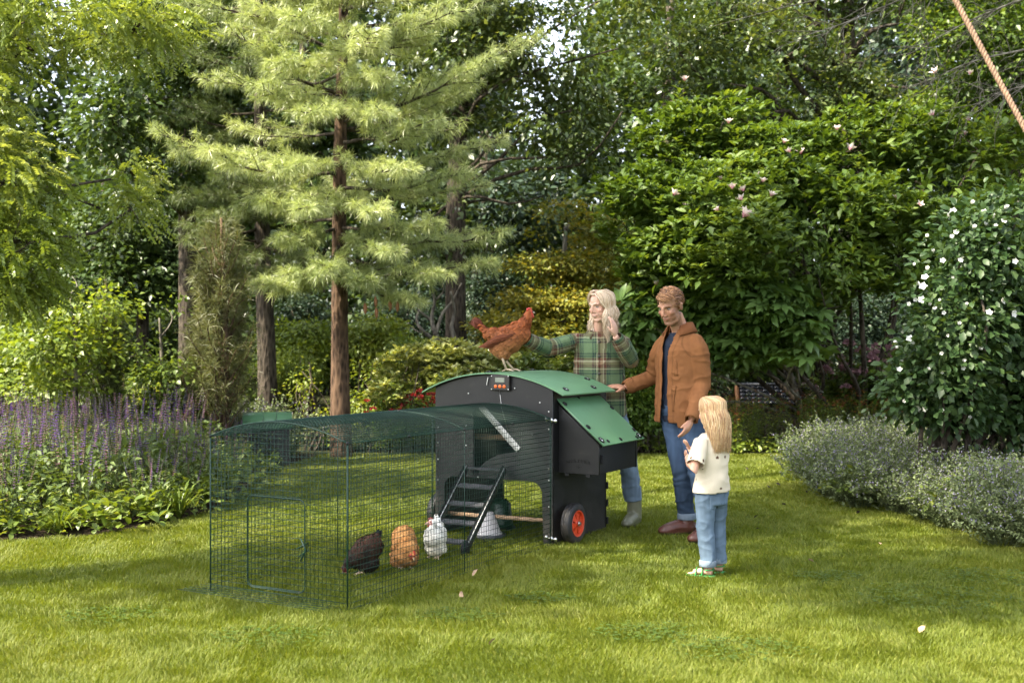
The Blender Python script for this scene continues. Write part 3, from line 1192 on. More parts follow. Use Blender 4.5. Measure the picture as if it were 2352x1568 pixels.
def pine_branch(wood, need, a, b, width, r0=0.03, k=34, L=0.115, nsub=12, wd=0.0023, rise=0.10, tb=0.5, droop=0.4, spread=0.75, fill=0.25):
    a, b = np.asarray(a, float), np.asarray(b, float)
    t = np.linspace(0, 1, 12)
    P = a + (b - a) * t[:, None]
    ln = np.linalg.norm(b - a)
    P[:, 2] += rise * ln * (np.sin(pi * t) * -0.35 + t * t * 0.35) + 0.03 * ln * nz(P, 2.5, 3)
    P[:, 1] += 0.05 * ln * np.sin(pi * t) * rng.normal()
    P[:, 0] += 0.03 * ln * np.sin(2 * pi * t) * rng.normal()
    wood.tube(P, np.linspace(r0, 0.006, 12), 6)
    d = unit(b - a)
    sd = unit(np.cross(d, [0, 0, 1]))
    tp, td = [], []
    for i in range(nsub):
        tt = fill + (1 - fill) * (i + rng.random() * 0.6) / nsub
        p = np.array([np.interp(tt, t, P[:, q]) for q in range(3)])
        for s in (-1, 1):
            if rng.random() < 0.12:
                continue
            dd = unit(d * (0.75 + 0.3 * rng.random()) + sd * s * (0.55 + 0.35 * rng.random()) + np.array([0, 0, 0.12 + 0.25 * rng.normal()]))
            l = width * (1.08 - 0.72 * tt) * (0.6 + 0.5 * rng.random())
            e = p + dd * l + np.array([0, 0, 0.06 * l])
            wood.tube(np.array([p, (p + e) / 2 + [0, 0, -0.02 * l], e]), [0.009, 0.006, 0.003], 4, caps=False)
            m = max(3, int(l / 0.065))
            q = np.linspace(0.30, 1.0, m)[:, None]
            tp.append(p + (e - p) * q + rng.normal(size=(m, 3)) * 0.012)
            td.append(np.repeat([dd + [0, 0, 0.12]], m, 0))
    q = np.linspace(0.55, 1, 5)
    tp.append(np.stack([np.interp(q, t, P[:, j]) for j in range(3)], 1))
    td.append(np.repeat([d + [0, 0, 0.25]], 5, 0))
    tp, td = np.concatenate(tp), np.concatenate(td)
    ti = tb + 0.20 * nz(tp, 1.6, 4) + rng.normal(0, 0.06, len(tp))
    tufts(need, tp, td, k, L, wd, spread, droop, ti)


# ---- materials for plants
m_bark = bark('bark_brown', (0.125, 0.078, 0.050), (0.022, 0.014, 0.010))
m_barkd = bark('bark_dark', (0.085, 0.068, 0.052), (0.016, 0.013, 0.010))
m_barkg = bark('bark_grey', (0.20, 0.18, 0.145), (0.05, 0.043, 0.034), 6, 0.5)
m_stem = plain('green_stem', (0.05, 0.065, 0.02), 0.7, var=0.3)
m_twig = plain('brown_twig', (0.045, 0.032, 0.02), 0.8, var=0.3)
l_locust = leaf('locust_leaf', (0.085, 0.130, 0.018), (0.22, 0.275, 0.055), (0.48, 0.50, 0.22), 0.40, 0.32, (1.25, 1.15, 0.5))
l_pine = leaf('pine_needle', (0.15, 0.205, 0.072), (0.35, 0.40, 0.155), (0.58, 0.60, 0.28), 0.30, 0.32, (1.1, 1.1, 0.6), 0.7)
l_pined = leaf('dark_pine_needle', (0.055, 0.085, 0.026), (0.11, 0.15, 0.046), (0.19, 0.22, 0.08), 0.22, 0.4, (1.2, 1.1, 0.5))  # darker pine needle; the second pine's shade is put into this colour
l_shag = leaf('shaggy_needle', (0.065, 0.060, 0.024), (0.10, 0.115, 0.036), (0.20, 0.19, 0.075), 0.22, 0.4, (1.2, 1.1, 0.5))
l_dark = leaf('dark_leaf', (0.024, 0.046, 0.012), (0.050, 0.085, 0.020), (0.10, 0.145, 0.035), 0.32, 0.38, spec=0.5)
l_oak = leaf('oak_leaf', (0.032, 0.058, 0.015), (0.070, 0.105, 0.030), (0.16, 0.19, 0.065), 0.34, 0.33, spec=0.6)
l_mid = leaf('mid_leaf', (0.038, 0.075, 0.012), (0.080, 0.130, 0.020), (0.16, 0.21, 0.04), 0.40, 0.42)
l_bright = leaf('bright_leaf', (0.080, 0.130, 0.016), (0.16, 0.22, 0.032), (0.30, 0.33, 0.07), 0.42, 0.42)
l_gold = leaf('golden_leaf', (0.075, 0.110, 0.014), (0.16, 0.19, 0.026), (0.30, 0.27, 0.042), 0.42, 0.45, (1.4, 1.1, 0.4))
l_rhod = leaf('hedge_leaf', (0.055, 0.095, 0.016), (0.16, 0.21, 0.045), (0.45, 0.46, 0.17), 0.30, 0.28, spec=0.7)
l_magn = leaf('magnolia_leaf', (0.042, 0.078, 0.012), (0.085, 0.140, 0.022), (0.17, 0.225, 0.042), 0.36, 0.5, spec=0.35)
l_fig = leaf('fig_leaf', (0.048, 0.100, 0.022), (0.092, 0.165, 0.040), (0.16, 0.23, 0.08), 0.32, 0.42)
l_hib = leaf('hibiscus_leaf', (0.022, 0.050, 0.014), (0.042, 0.078, 0.024), (0.085, 0.125, 0.040), 0.28, 0.45, spec=0.3)
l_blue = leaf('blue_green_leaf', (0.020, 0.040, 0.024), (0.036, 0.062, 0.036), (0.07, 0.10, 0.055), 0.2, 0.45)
l_sage = leaf('salvia_leaf', (0.045, 0.075, 0.016), (0.095, 0.140, 0.034), (0.19, 0.24, 0.075), 0.32, 0.5)
l_cat = leaf('catmint_leaf', (0.072, 0.105, 0.034), (0.135, 0.172, 0.066), (0.21, 0.24, 0.115), 0.28, 0.6, (1.15, 1.1, 0.7))
l_strap = leaf('strap_leaf', (0.06, 0.10, 0.012), (0.12, 0.17, 0.025), (0.24, 0.27, 0.06), 0.35, 0.4)
f_purple = leaf('purple_flower', (0.10, 0.050, 0.27), (0.20, 0.095, 0.25), (0.27, 0.16, 0.14), 0.25, 0.6, (1.1, 0.9, 1.2))
f_lav = leaf('lavender_flower', (0.17, 0.15, 0.26), (0.22, 0.20, 0.28), (0.29, 0.26, 0.27), 0.25, 0.6, (1.0, 0.95, 1.05))
f_red = leaf('red_flower', (0.16, 0.008, 0.012), (0.30, 0.012, 0.020), (0.42, 0.04, 0.02), 0.2, 0.5, (1.2, 0.6, 0.6))
f_rust = leaf('rust_flower', (0.14, 0.030, 0.010), (0.26, 0.055, 0.014), (0.36, 0.13, 0.02), 0.2, 0.5, (1.2, 0.8, 0.5))
f_pink = leaf('mauve_flower', (0.17, 0.085, 0.10), (0.27, 0.14, 0.16), (0.38, 0.22, 0.24), 0.2, 0.6, (1.1, 0.9, 0.9))
f_white = leaf('white_petal', (0.62, 0.60, 0.52), (0.74, 0.73, 0.68), (0.82, 0.81, 0.78), 0.25, 0.5, (1.0, 1.0, 0.95))
f_blush = leaf('blush_petal', (0.50, 0.20, 0.26), (0.68, 0.52, 0.50), (0.80, 0.74, 0.68), 0.25, 0.5, (1.0, 0.9, 0.9))

# ------------------------------------------------------------------ trees
def wp(*uvY):
    return [W(*p) for p in uvY]


# white pine, centre left
def white_pine():
    Y0 = 14.2
    base = np.array([GX(783, Y0), Y0, 0.0])
    r = root('pine_tree', base, 'tall pine with long pale sunlit needles and reddish brown scaly trunk', 'tree')
    tr = MB()
    path = np.array([W(784, 1055, Y0), W(781, 900, Y0), W(780, 700, Y0), W(779, 480, Y0), W(783, 250, Y0), W(789, 60, Y0), W(790, -250, Y0), W(790, -500, Y0)])
    path[0][2] = -0.05
    tr.tube(np.stack([np.interp(np.linspace(0, 7, 50), np.arange(8), path[:, k]) for k in range(3)], 1) + 0.0,
            np.interp(np.linspace(0, 7, 50), np.arange(8), [0.138, 0.115, 0.098, 0.085, 0.072, 0.06, 0.042, 0.02]) * (1 + 0.06 * nz(np.arange(50)[:, None] * np.array([[0.9, 0, 0]]), 1, 2)), 18)
    # whorl scars
    for v in (770, 640, 1000 - 130):
        pass
    nd, wd = MB(), MB()

    def S(v):
        z = CAM_Z - (v - CY) / FPX * Y0
        return np.array([np.interp(z, path[:, 2], path[:, 0]), Y0, z])
    B = []
    # (tip u, tip v, tip depth, start v, spread width)
    B += [(530, 88, 13.5, 215, .75), (365, 318, 13.6, 385, .62), (600, 205, 13.0, 260, .5), (480, 360, 12.9, 400, .5),
          (595, 470, 13.1, 470, .55), (640, 560, 13.2, 520, .5), (590, 668, 13.2, 610, .48), (660, 640, 12.9, 610, .45), (660, -20, 13.2, 90, .7), (380, 10, 13.6, 60, .6),
          (560, 20, 14.0, 120, .6)]
    B += [(1228, 105, 14.0, 262, .75), (1130, 150, 13.3, 280, .7), (1150, 335, 13.7, 392, .5), (1075, 415, 13.3, 430, .5), (1000, 290, 12.9, 330, .6),
          (1150, 535, 13.3, 560, .52), (1130, 622, 13.5, 592, .5), (1000, 520, 12.9, 520, .5), (960, 700, 13.2, 630, .42), (1180, -10, 14, 70, .6), (1040, 40, 13.2, 120, .65), (1010, 640, 13.0, 610, .45), (1080, 220, 14.6, 300, .6)]
    B += [(850, 500, 12.5, 440, .5), (700, 490, 12.5, 430, .5), (880, 270, 12.5, 240, .6), (690, 270, 12.6, 215, .55), (900, 585, 12.5, 530, .5), (745, 632, 12.6, 560, .45),
          (850, 90, 12.5, 120, .65), (690, 50, 12.6, 60, .65), (930, 400, 12.4, 370, .5), (830, 660, 12.8, 610, .45), (650, 390, 12.6, 380, .5), (800, -40, 12.6, 30, .7), (920, -30, 12.8, 20, .7), (880, 180, 12.8, 170, .6), (640, 150, 13, 150, .6)]
    for i in range(26):
        a = rng.random() * pi + 0.0
        sv = rng.uniform(-420, 600)
        ln = np.interp(sv, [-450, 0, 400, 620], [0.5, 1.4, 1.9, 1.6])
        s = S(sv)
        B.append((None, s, s + np.array([cos(a) * ln, sin(a) * ln, 0.10 * ln]), .5))
    for i in range(22):
        a = rng.random() * 2 * pi
        sv = rng.uniform(-480, -40)
        ln = np.interp(sv, [-480, 0], [0.35, 1.7])
        s = S(sv)
        B.append((None, s, s + np.array([cos(a) * ln, sin(a) * ln, 0.25 * ln]), .5))
    for b in B:
        if b[0] is None:
            pine_branch(wd, nd, b[1], b[2], b[3], 0.022, 26, 0.125, 9)
        else:
            pine_branch(wd, nd, S(b[3]), W(b[0], b[1], b[2]), b[4] * 0.9, 0.026, 34, 0.125, 13)
    shifted(tr, base).build('trunk', m_bark, r)
    shifted(wd, base).build('branches', m_barkd, r)
    shifted(nd, base).build('crown', l_pine, r)
    # hanging cones on a low branch
    for u, v in ((838, 705), (864, 715), (862, 690), (895, 697), (912, 700)):
        p = W(u, v, 13.4)
        k = MB().tube([(0, 0, 0.05), (0, 0, 0.03), (0.004, 0, 0), (0.006, 0, -0.05), (0.004, 0, -0.08)], [0.004, 0.014, 0.022, 0.018, 0.006], 8)
        k.build('pine_cone', plain('cone_brown', (0.26, 0.11, 0.05), 0.7, var=0.3), r, loc=p - base)


white_pine()


def second_pine():
    Y0 = 15.9
    base = np.array([GX(616, Y0), Y0, 0.0])
    r = root('pine_tree', base, 'shaded pine with straight dark grey trunk just left of the brighter pine', 'tree')
    path = np.array([W(618, 1050, Y0), W(612, 800, Y0), W(604, 600, Y0), W(598, 300, Y0), W(596, -100, Y0)])
    path[0][2] = -0.05
    tr = MB().tube(np.stack([np.interp(np.linspace(0, 4, 30), np.arange(5), path[:, k]) for k in range(3)], 1), np.interp(np.linspace(0, 4, 30), np.arange(5), [0.150, 0.125, 0.11, 0.085, 0.05]), 16)
    nd, wd = MB(), MB()

    def S(v):
        z = CAM_Z - (v - CY) / FPX * Y0
        return np.array([np.interp(z, path[:, 2], path[:, 0]), Y0, z])
    for u, v, y, sv, w_ in [(410, 455, 15.2, 430, .55), (430, 560, 15.0, 520, .5), (700, 470, 14.9, 440, .5), (560, 600, 14.5, 540, .5), (700, 600, 14.8, 560, .5), (520, 400, 14.5, 400, .55), (650, 420, 14.4, 420, .5), (480, 320, 15.5, 300, .55),
                             (700, 320, 15.5, 320, .5), (640, 650, 14.7, 600, .45), (480, 500, 14.7, 480, .5), (570, 480, 14.3, 460, .5), (420, 250, 15.5, 260, .6), (520, 180, 15, 200, .6), (700, 640, 15.3, 600, .4)]:
        pine_branch(wd, nd, S(sv), W(u, v, y), w_, 0.024, 28, 0.12, 11, wd=0.0017)
    for i in range(30):
        a = rng.random() * 2 * pi
        sv = rng.uniform(-100, 560)
        s = S(sv)
        pine_branch(wd, nd, s, s + np.array([cos(a) * 1.3, sin(a) * 1.3, 0.1]), .45, 0.02, 22, 0.12, 8)
    shifted(tr, base).build('trunk', m_barkd, r)
    shifted(wd, base).build('branches', m_barkd, r)
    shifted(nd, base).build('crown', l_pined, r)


second_pine()


# young shaggy pines behind the salvias
def shaggy(label, u, Y, vt, wpx, vb, lm, n, L, lean=0.0):
    base = np.array([GX(u, Y), Y, 0.0])
    r = root('young_pine', base, label, 'tree')
    zt, zb = W(u, vt, Y)[2], W(u, vb, Y)[2]
    hw = wpx * Y / FPX / 2
    wd, nd = MB(), MB()
    sx = [(-0.25, 0.0), (0.22, 0.1), (0.05, -0.2), (-0.05, 0.25)]
    wd.tube([base + [0, 0, -0.05], base + [0.03, 0, zt * 0.5], base + [lean, 0, zt]], [0.06, 0.045, 0.012], 8)
    tp, td, tw = [], [], []
    for i in range(n):
        z = zb + (zt - zb) * (1 - (1 - rng.random()) ** 0.8)
        q = (z - zb) / (zt - zb)
        rad = hw * (1.0 - 0.55 * q ** 1.6) * (0.35 + 0.75 * rng.random() ** 0.6)
        a = rng.random() * 2 * pi
        p = base + np.array([lean * q + cos(a) * rad, sin(a) * rad, z])
        p0 = base + np.array([lean * q * 0.8 + 0.02 * cos(a), 0.02 * sin(a), max(0.1, z - 0.30 - rad * 0.6)])
        wd.tube(bend(p0, p, 4, 0.08), [0.012, 0.009, 0.007, 0.005], 5, caps=False)
        m = 5
        s = np.linspace(0.45, 1, m)[:, None]
        tp.append(p0 + (p - p0) * s)
        td.append(np.repeat([unit(p - p0) + [0, 0, 0.15]], m, 0))
    tp, td = np.concatenate(tp), np.concatenate(td)
    ti = 0.42 + 0.3 * nz(tp, 2.5, 6) + 0.25 * (rng.random(len(tp)) ** 3)
    tufts(nd, tp, td, 30, L, 0.0019, 0.62, 0.5, ti, 0.15)
    shifted(wd, base).build('trunk', m_bark, r)
    shifted(nd, base).build('crown', lm, r)


shaggy('shaggy young pine with tan brown inner needles behind the purple salvias', 512, 12.9, 500, 170, 905, l_shag, 120, 0.17, -0.02)
shaggy('narrow dark shaggy conifer with brown lower stem standing behind the salvia bed', 242, 13.3, 640, 100, 930, l_pined, 75, 0.14)
shaggy('slim shaggy pine sapling leaning beside the larger tan needled pine', 448, 13.2, 690, 60, 930, l_shag, 34, 0.14, 0.05)


# honey locust at the left edge: feathery hanging leaves
def locust():
    base = np.array([-6.4, 9.6, 0.0])
    r = root('honey_locust', base, 'bright yellow green locust with feathery hanging leaves at the left edge', 'tree')
    lobes = [lb(40, 40, 9.8, 210, 90), lb(-60, 230, 9.6, 130, 130), lb(10, 400, 9.5, 130, 100), lb(20, 560, 9.4, 125, 100), lb(20, 660, 9.5, 110, 50), lb(300, 60, 10.6, 150, 75),
             lb(260, 400, 10.3, 95, 55), lb(230, 470, 10.2, 80, 45), lb(300, 470, 10.2, 45, 50), lb(-150, 100, 10.5, 200, 200), lb(-150, 450, 10.0, 160, 220)]
    C, O = crown_pts(lobes, 4500, 0.75, -0.20, 1.1, 21)
    n, k = len(C), 11
    D = O * 0.75 + rng.normal(size=(n, 3)) * 0.45
    D[:, 2] = D[:, 2] * 0.5 - 0.18
    D = unit(D)
    L = 0.20 * (0.7 + 0.6 * rng.random(n))
    t = np.linspace(0.12, 1, k)
    P = C[:, None, :] + D[:, None, :] * (t[None] * L[:, None])[..., None]
    P[..., 2] -= (t[None] ** 2 * 0.30 * L[:, None])
    tang = D[:, None, :] - np.array([0, 0, 0.9]) * t[None, :, None]
    side = unit(np.cross(D, np.array([0, 0, 1.0]) + rng.normal(size=(n, 3)) * 0.5))[:, None, :]
    mb = MB()
    tint = 0.42 + 0.28 * nz(C, 1.0, 22) + rng.normal(0, 0.10, n)
    tk = np.clip(np.repeat(tint, k), 0, 1)
    for s in (-1, 1):
        dl = (side * s + tang * 0.45 + rng.normal(size=(n, k, 3)) * 0.22).reshape(-1, 3)
        nn = (np.cross(tang, side) + rng.normal(size=(n, k, 3)) * 0.25).reshape(-1, 3)
        nn[:, 2] = np.abs(nn[:, 2])
        leaves(mb, P.reshape(-1, 3), dl, nn, 0.046, 0.0215, tk, RHOMB)
    tr = MB()
    limbs(tr, [base, base + [0.1, 0, 1.6], base + [0.5, 0, 3.2], base + [1.0, 0.2, 5.2]], [0.16, 0.13, 0.10, 0.06], lobes, C, 170, 0.035, 0.3)
    shifted(tr, base).build('trunk', m_barkd, r)
    shifted(mb, base).build('crown', l_locust, r)


locust()

# big oak-like tree in the middle distance
Y = 18.8
tree('oak_tree', 'large dark leaved tree with thick trunk behind the bright pine, sky showing through its limbs', 'tree', (GX(1048, Y), Y),
     wp((1050, 1010, Y), (1046, 700, Y), (1046, 470, Y), (1050, 300, Y), (1075, 160, Y), (1090, -60, Y)), [0.20, 0.165, 0.16, 0.14, 0.10, 0.06],
     [lb(1090, 90, 18, 150, 110), lb(1260, 110, 17.4, 150, 120), lb(1420, 90, 16.8, 120, 110), lb(1310, 240, 17.4, 130, 70), lb(1190, 290, 18.2, 110, 40), lb(1030, 250, 19.2, 110, 70), lb(1120, 450, 18.8, 120, 55),
      lb(1250, 440, 18.6, 60, 45), lb(1430, 240, 16.8, 95, 80), lb(980, 540, 18.8, 100, 50), lb(950, 60, 19.4, 120, 90), lb(1180, -60, 18, 260, 120), lb(1420, -40, 17, 150, 90), lb(1330, 340, 17.8, 80, 50), lb(1080, 560, 19, 90, 50)],
     2500, 15, 0.17, 0.105, 0.062, l_oak, m_barkd, nsub=110, r_l=0.036, thr=-0.26, ns=1.1, seed=31, flat=0.55, tv=0.2, tm=FOLD)

# dark trees, upper left
Y = 17.0
tree('maple_tree', 'dark green broadleaf tree between the locust and the bright pine, upper left', 'tree', (GX(430, Y), Y),
     wp((432, 1030, Y), (430, 700, Y), (428, 400, Y), (440, 200, Y), (440, 0, Y)), [0.15, 0.13, 0.12, 0.09, 0.05],
     [lb(330, 200, 15.8, 120, 100), lb(430, 300, 16.4, 110, 80), lb(500, 140, 16.5, 110, 90), lb(250, 290, 15.5, 75, 55), lb(340, 60, 16.3, 150, 90), lb(390, 400, 16.6, 110, 60), lb(530, 280, 17, 90, 70), lb(450, -60, 17, 220, 90), lb(290, 350, 15.8, 60, 40)],
     1500, 14, 0.16, 0.105, 0.065, l_dark, m_barkd, nsub=70, r_l=0.06, thr=-0.2, seed=41)
Y = 18.6
tree('beech_tree', 'dark beech filling the gap under the locust, its low branches over the sapling tops', 'tree', (GX(330, Y), Y),
     wp((330, 1010, Y), (328, 800, Y), (330, 600, Y), (335, 420, Y)), [0.12, 0.10, 0.09, 0.05],
     [lb(260, 540, 17.8, 130, 70), lb(370, 560, 18, 110, 80), lb(300, 640, 17.6, 150, 60), lb(440, 620, 18.4, 90, 70), lb(160, 600, 18.2, 110, 80), lb(330, 470, 18.6, 150, 50)],
     1300, 14, 0.16, 0.10, 0.06, l_dark, m_barkd, nsub=60, r_l=0.05, thr=-0.25, seed=51, flat=0.35)

# saplings with thin trunks behind the salvias
Y = 12.6
tree('maple_sapling', 'thin trunked maple sapling with large green leaves at the back of the salvia bed', 'tree', (GX(174, Y), Y),
     wp((176, 1084, Y), (172, 900, Y), (172, 780, Y), (160, 680, Y)), [0.030, 0.026, 0.020, 0.01],
     [lb(110, 700, 12.7, 90, 55), lb(210, 690, 12.8, 70, 60), lb(60, 780, 12.7, 70, 50), lb(130, 790, 12.4, 70, 50), lb(220, 800, 12.8, 50, 40), lb(120, 880, 12.6, 80, 30), lb(160, 620, 13, 60, 40)],
     520, 11, 0.16, 0.066, 0.050, l_bright, m_barkg, nsub=60, r_l=0.018, thr=-0.25, seed=61, flat=0.4, droop=0.15, tb=0.42)
Y = 13.4
tree('birch_sapling', 'pale thin trunked sapling with sparse round leaves between the two shaggy conifers', 'tree', (GX(378, Y), Y),
     wp((386, 1062, Y), (374, 900, Y), (370, 800, Y), (366, 730, Y)), [0.032, 0.027, 0.02, 0.01],
     [lb(330, 790, 13.2, 60, 25), lb(400, 860, 13, 70, 40), lb(300, 815, 13.1, 50, 20), lb(350, 930, 13, 90, 25), lb(420, 930, 13.3, 60, 30), lb(380, 700, 13.6, 70, 40)],
     340, 11, 0.13, 0.060, 0.046, l_mid, m_barkg, nsub=50, r_l=0.016, thr=-0.4, seed=71, flat=0.3, tb=0.6)

# golden tree beyond the coop
Y = 19.6
tree('golden_tree', 'small layered tree turning golden yellow behind the woman and hen', 'tree', (GX(1290, Y), Y),
     wp((1290, 990, Y), (1290, 800, Y), (1295, 640, Y), (1300, 520, Y)), [0.09, 0.075, 0.06, 0.03],
     [lb(1310, 540, 20, 80, 45), lb(1250, 610, 19.4, 90, 32), lb(1350, 620, 19.6, 100, 40), lb(1230, 690, 19.2, 100, 28), lb(1330, 700, 19.2, 130, 40), lb(1180, 745, 18.8, 110, 25), lb(1300, 490, 20, 50, 30), lb(1270, 770, 19, 140, 30),
      lb(1390, 560, 20, 70, 60), lb(1420, 680, 19.6, 90, 60), lb(1150, 800, 18.6, 70, 25), lb(1400, 780, 19.4, 100, 50)],
     1500, 15, 0.15, 0.085, 0.048, l_gold, m_barkg, nsub=70, r_l=0.04, thr=-0.3, seed=81, flat=0.18, droop=0.1, tv=0.24, tb=0.52)

# magnolia on the right
def magnolia():
    base = np.array([GX(1935, 16.4), 16.4, 0.0])
    DY = 1.5
    r = root('magnolia_tree', base, 'wide spreading magnolia with long green leaves and scattered pink white blooms', 'tree')
    lobes = [lb(1470, 440, 13, 100, 60), lb(1570, 330, 14, 100, 90), lb(1650, 290, 14, 110, 80), lb(1800, 360, 13.6, 130, 75), lb(1960, 330, 13.6, 90, 85), lb(2090, 330, 13.6, 120, 90), lb(2250, 330, 12.9, 120, 100), lb(1600, 470, 13, 150, 80),
             lb(1730, 540, 12.5, 200, 75), lb(1900, 520, 12.8, 150, 80), lb(1560, 570, 12.9, 130, 60), lb(2040, 600, 13, 120, 80), lb(2200, 500, 12.8, 130, 100), lb(1680, 620, 12.6, 150, 45), lb(1880, 620, 12.5, 150, 60), lb(2000, 470, 12.7, 120, 70),
             lb(1440, 520, 13.4, 80, 50), lb(1760, 440, 13.2, 160, 80), lb(1500, 620, 13.6, 90, 55), lb(1640, 660, 13.2, 130, 45), lb(1820, 690, 13.3, 130, 45)]
    lobes = [(lambda p, y, q: (W(CX + p[0] / p[1] * FPX, CY + (CAM_Z - p[2]) / p[1] * FPX, y), q * y / p[1]))(c, c[1] + DY, q) for c, q in lobes]
    mb = MB()
    C, O = broad(mb, lobes, 4600, 9, 0.10, 0.120, 0.050, whorl=True, shell=0.42, thr=-0.16, ns=1.1, seed=91, tm=OVAL, tv=0.15, tb=0.50)
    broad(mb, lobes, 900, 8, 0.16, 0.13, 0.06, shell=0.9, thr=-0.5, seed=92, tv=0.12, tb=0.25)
    # upright new shoots
    for u, v, Yd in ((1985, 230, 13.4), (1995, 290, 13.4), (2090, 240, 13.5), (2240, 260, 13), (2140, 290, 13.4), (1560, 215, 14), (2265, 280, 12.8), (2190, 300, 13.2), (1940, 280, 13.5)):
        p = W(u, v, Yd + DY)
        q = p - [0, 0, 0.35]
        m = 18
        a = np.arange(m) * 2.4
        z = np.linspace(0, 0.40, m)
        P = q + np.stack([0 * a, 0 * a, z], 1)
        leaves(mb, P, np.stack([np.cos(a), np.sin(a), 0.7 + 0 * a], 1), np.stack([-0.5 * np.cos(a), -0.5 * np.sin(a), 1 + 0 * a], 1), 0.12, 0.055, 0.7, OVAL)
    st = MB()
    stems = []
    for i, (c, rad) in enumerate(lobes):
        a = base + np.array([rng.normal() * 0.18, rng.normal() * 0.15, -0.03])
        b = bend(a, c + [0, 0, -0.1], 10, 0.14)
        st.tube(b, np.linspace(0.042, 0.010, 10), 7)
        stems.append(b[3:])
    stems = np.concatenate(stems)
    for p in C[rng.choice(len(C), 160, replace=False)]:
        j = np.argmin(((stems - p) ** 2).sum(1))
        st.tube(bend(stems[j], p, 4, 0.12), [0.010, 0.008, 0.006, 0.004], 5, caps=False)
    shifted(st, base).build('trunk', m_barkd, r)
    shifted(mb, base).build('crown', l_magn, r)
    # blooms
    def bloom():
        k = MB()
        for ring, (m, tilt, L) in enumerate(((3, 0.25, 0.085), (5, 0.75, 0.10))):
            a = np.arange(m) * 2 * pi / m + ring * 0.5
            D = np.stack([np.cos(a) * tilt, np.sin(a) * tilt, 0 * a + 1], 1)
            leaves(k, np.zeros((m, 3)), D, np.stack([-np.cos(a), -np.sin(a), 0 * a + .2], 1), L, 0.045, 0.75 - 0.0 * a, OVAL)
        k.A = [np.where((v[:, 2] < 0.03), 0.1, 0.85) for v in k.V]
        return k.mesh('blossom')
    bme = bloom()
    spots = [(1572, 188), (1674, 285), (1800, 330), (1815, 350), (1923, 300), (1952, 345), (2226, 278), (2228, 172), (1840, 355), (1655, 415), (1682, 435), (1705, 460), (1708, 440), (1738, 405), (1752, 420), (1720, 470), (1705, 500), (1690, 462), (1770, 452),
             (1712, 490), (2062, 460), (2112, 472), (2340, 475), (2280, 480), (2215, 310), (1545, 450), (1570, 480), (1650, 485), (1508, 655), (2145, 265), (2150, 170)]
    for i, (u, v) in enumerate(spots):
        Yd = np.clip(C[np.argsort(((C[:, 0] / C[:, 1] - (u - CX) / FPX) ** 2 + ((CAM_Z - C[:, 2]) / C[:, 1] - (v - CY) / FPX) ** 2))[:8]][:, 1].min() - 0.08, 11.8, 16.5)
        o = link('blossom', bme, f_blush, r, loc=W(u, v, Yd) - base)
        o.rotation_euler = (rng.normal() * 0.35, rng.normal() * 0.35, rng.random() * 6)
        s = rng.uniform(0.65, 1.1)
        if (u, v) == (1705, 500):
            s = 1.6
        o.scale = (s, s, s)


magnolia()

# fig with lobed leaves, behind the man
def fig():
    base = np.array([GX(1858, 15.75), 15.75, 0.0])
    DY = 2.0
    r = root('fig_tree', base, 'fig with large lobed leaves behind the man, under the magnolia', 'tree')
    lobes = [lb(1480, 720, 12.9, 70, 55), lb(1560, 700, 13.0, 90, 50), lb(1680, 720, 12.7, 110, 60), lb(1780, 740, 12.5, 90, 55), lb(1850, 800, 12.5, 45, 35), lb(1460, 790, 13, 60, 50), lb(1710, 790, 12.8, 90, 50), lb(1640, 680, 12.9, 120, 35), lb(1860, 760, 12.7, 35, 35), lb(1480, 860, 13.2, 60, 50), lb(1700, 830, 13.2, 90, 30), lb(1790, 700, 12.0, 80, 40), lb(1850, 745, 12.0, 60, 40), lb(1730, 670, 12.1, 90, 35), lb(1840, 815, 12.1, 50, 25)]
    lobes = [(lambda p, y, q: (W(CX + p[0] / p[1] * FPX, CY + (CAM_Z - p[2]) / p[1] * FPX, y), q * y / p[1]))(c, c[1] + DY, q) for c, q in lobes]
    C, O = crown_pts(lobes, 1500, 0.6, -0.5, 1.3, 95)
    mb = MB()
    n = len(C)
    D0 = O * 0.7 + rng.normal(size=(n, 3)) * 0.4
    D0[:, 2] = -0.15 + 0.25 * rng.normal(size=n)
    D0 = unit(D0)
    N0 = np.array([0, 0, 1.0]) + rng.normal(size=(n, 3)) * 0.35
    S0 = unit(np.cross(N0, D0))
    t = np.clip(0.5 + 0.3 * nz(C, 1.5, 4) + rng.normal(0, 0.12, n), 0, 1)
    sz = 0.20 * (0.6 + 0.7 * rng.random(n))
    for ang, l, w in ((0, 1.0, 0.42), (0.75, 0.85, 0.38), (-0.75, 0.85, 0.38), (1.55, 0.55, 0.34), (-1.55, 0.55, 0.34)):
        D = D0 * cos(ang) + S0 * sin(ang)
        leaves(mb, C, D, N0, sz * l, sz * w, t, OVAL)
    st = MB()
    limbs(st, [base, W(1835, 930, 15.6), W(1812, 850, 15.3), W(1750, 790, 14.8)], [0.04, 0.035, 0.03, 0.02], lobes, C, 90, 0.022, 0.2)
    shifted(st, base).build('trunk', m_barkg, r)
    shifted(mb, base).build('crown', l_fig, r)


fig()

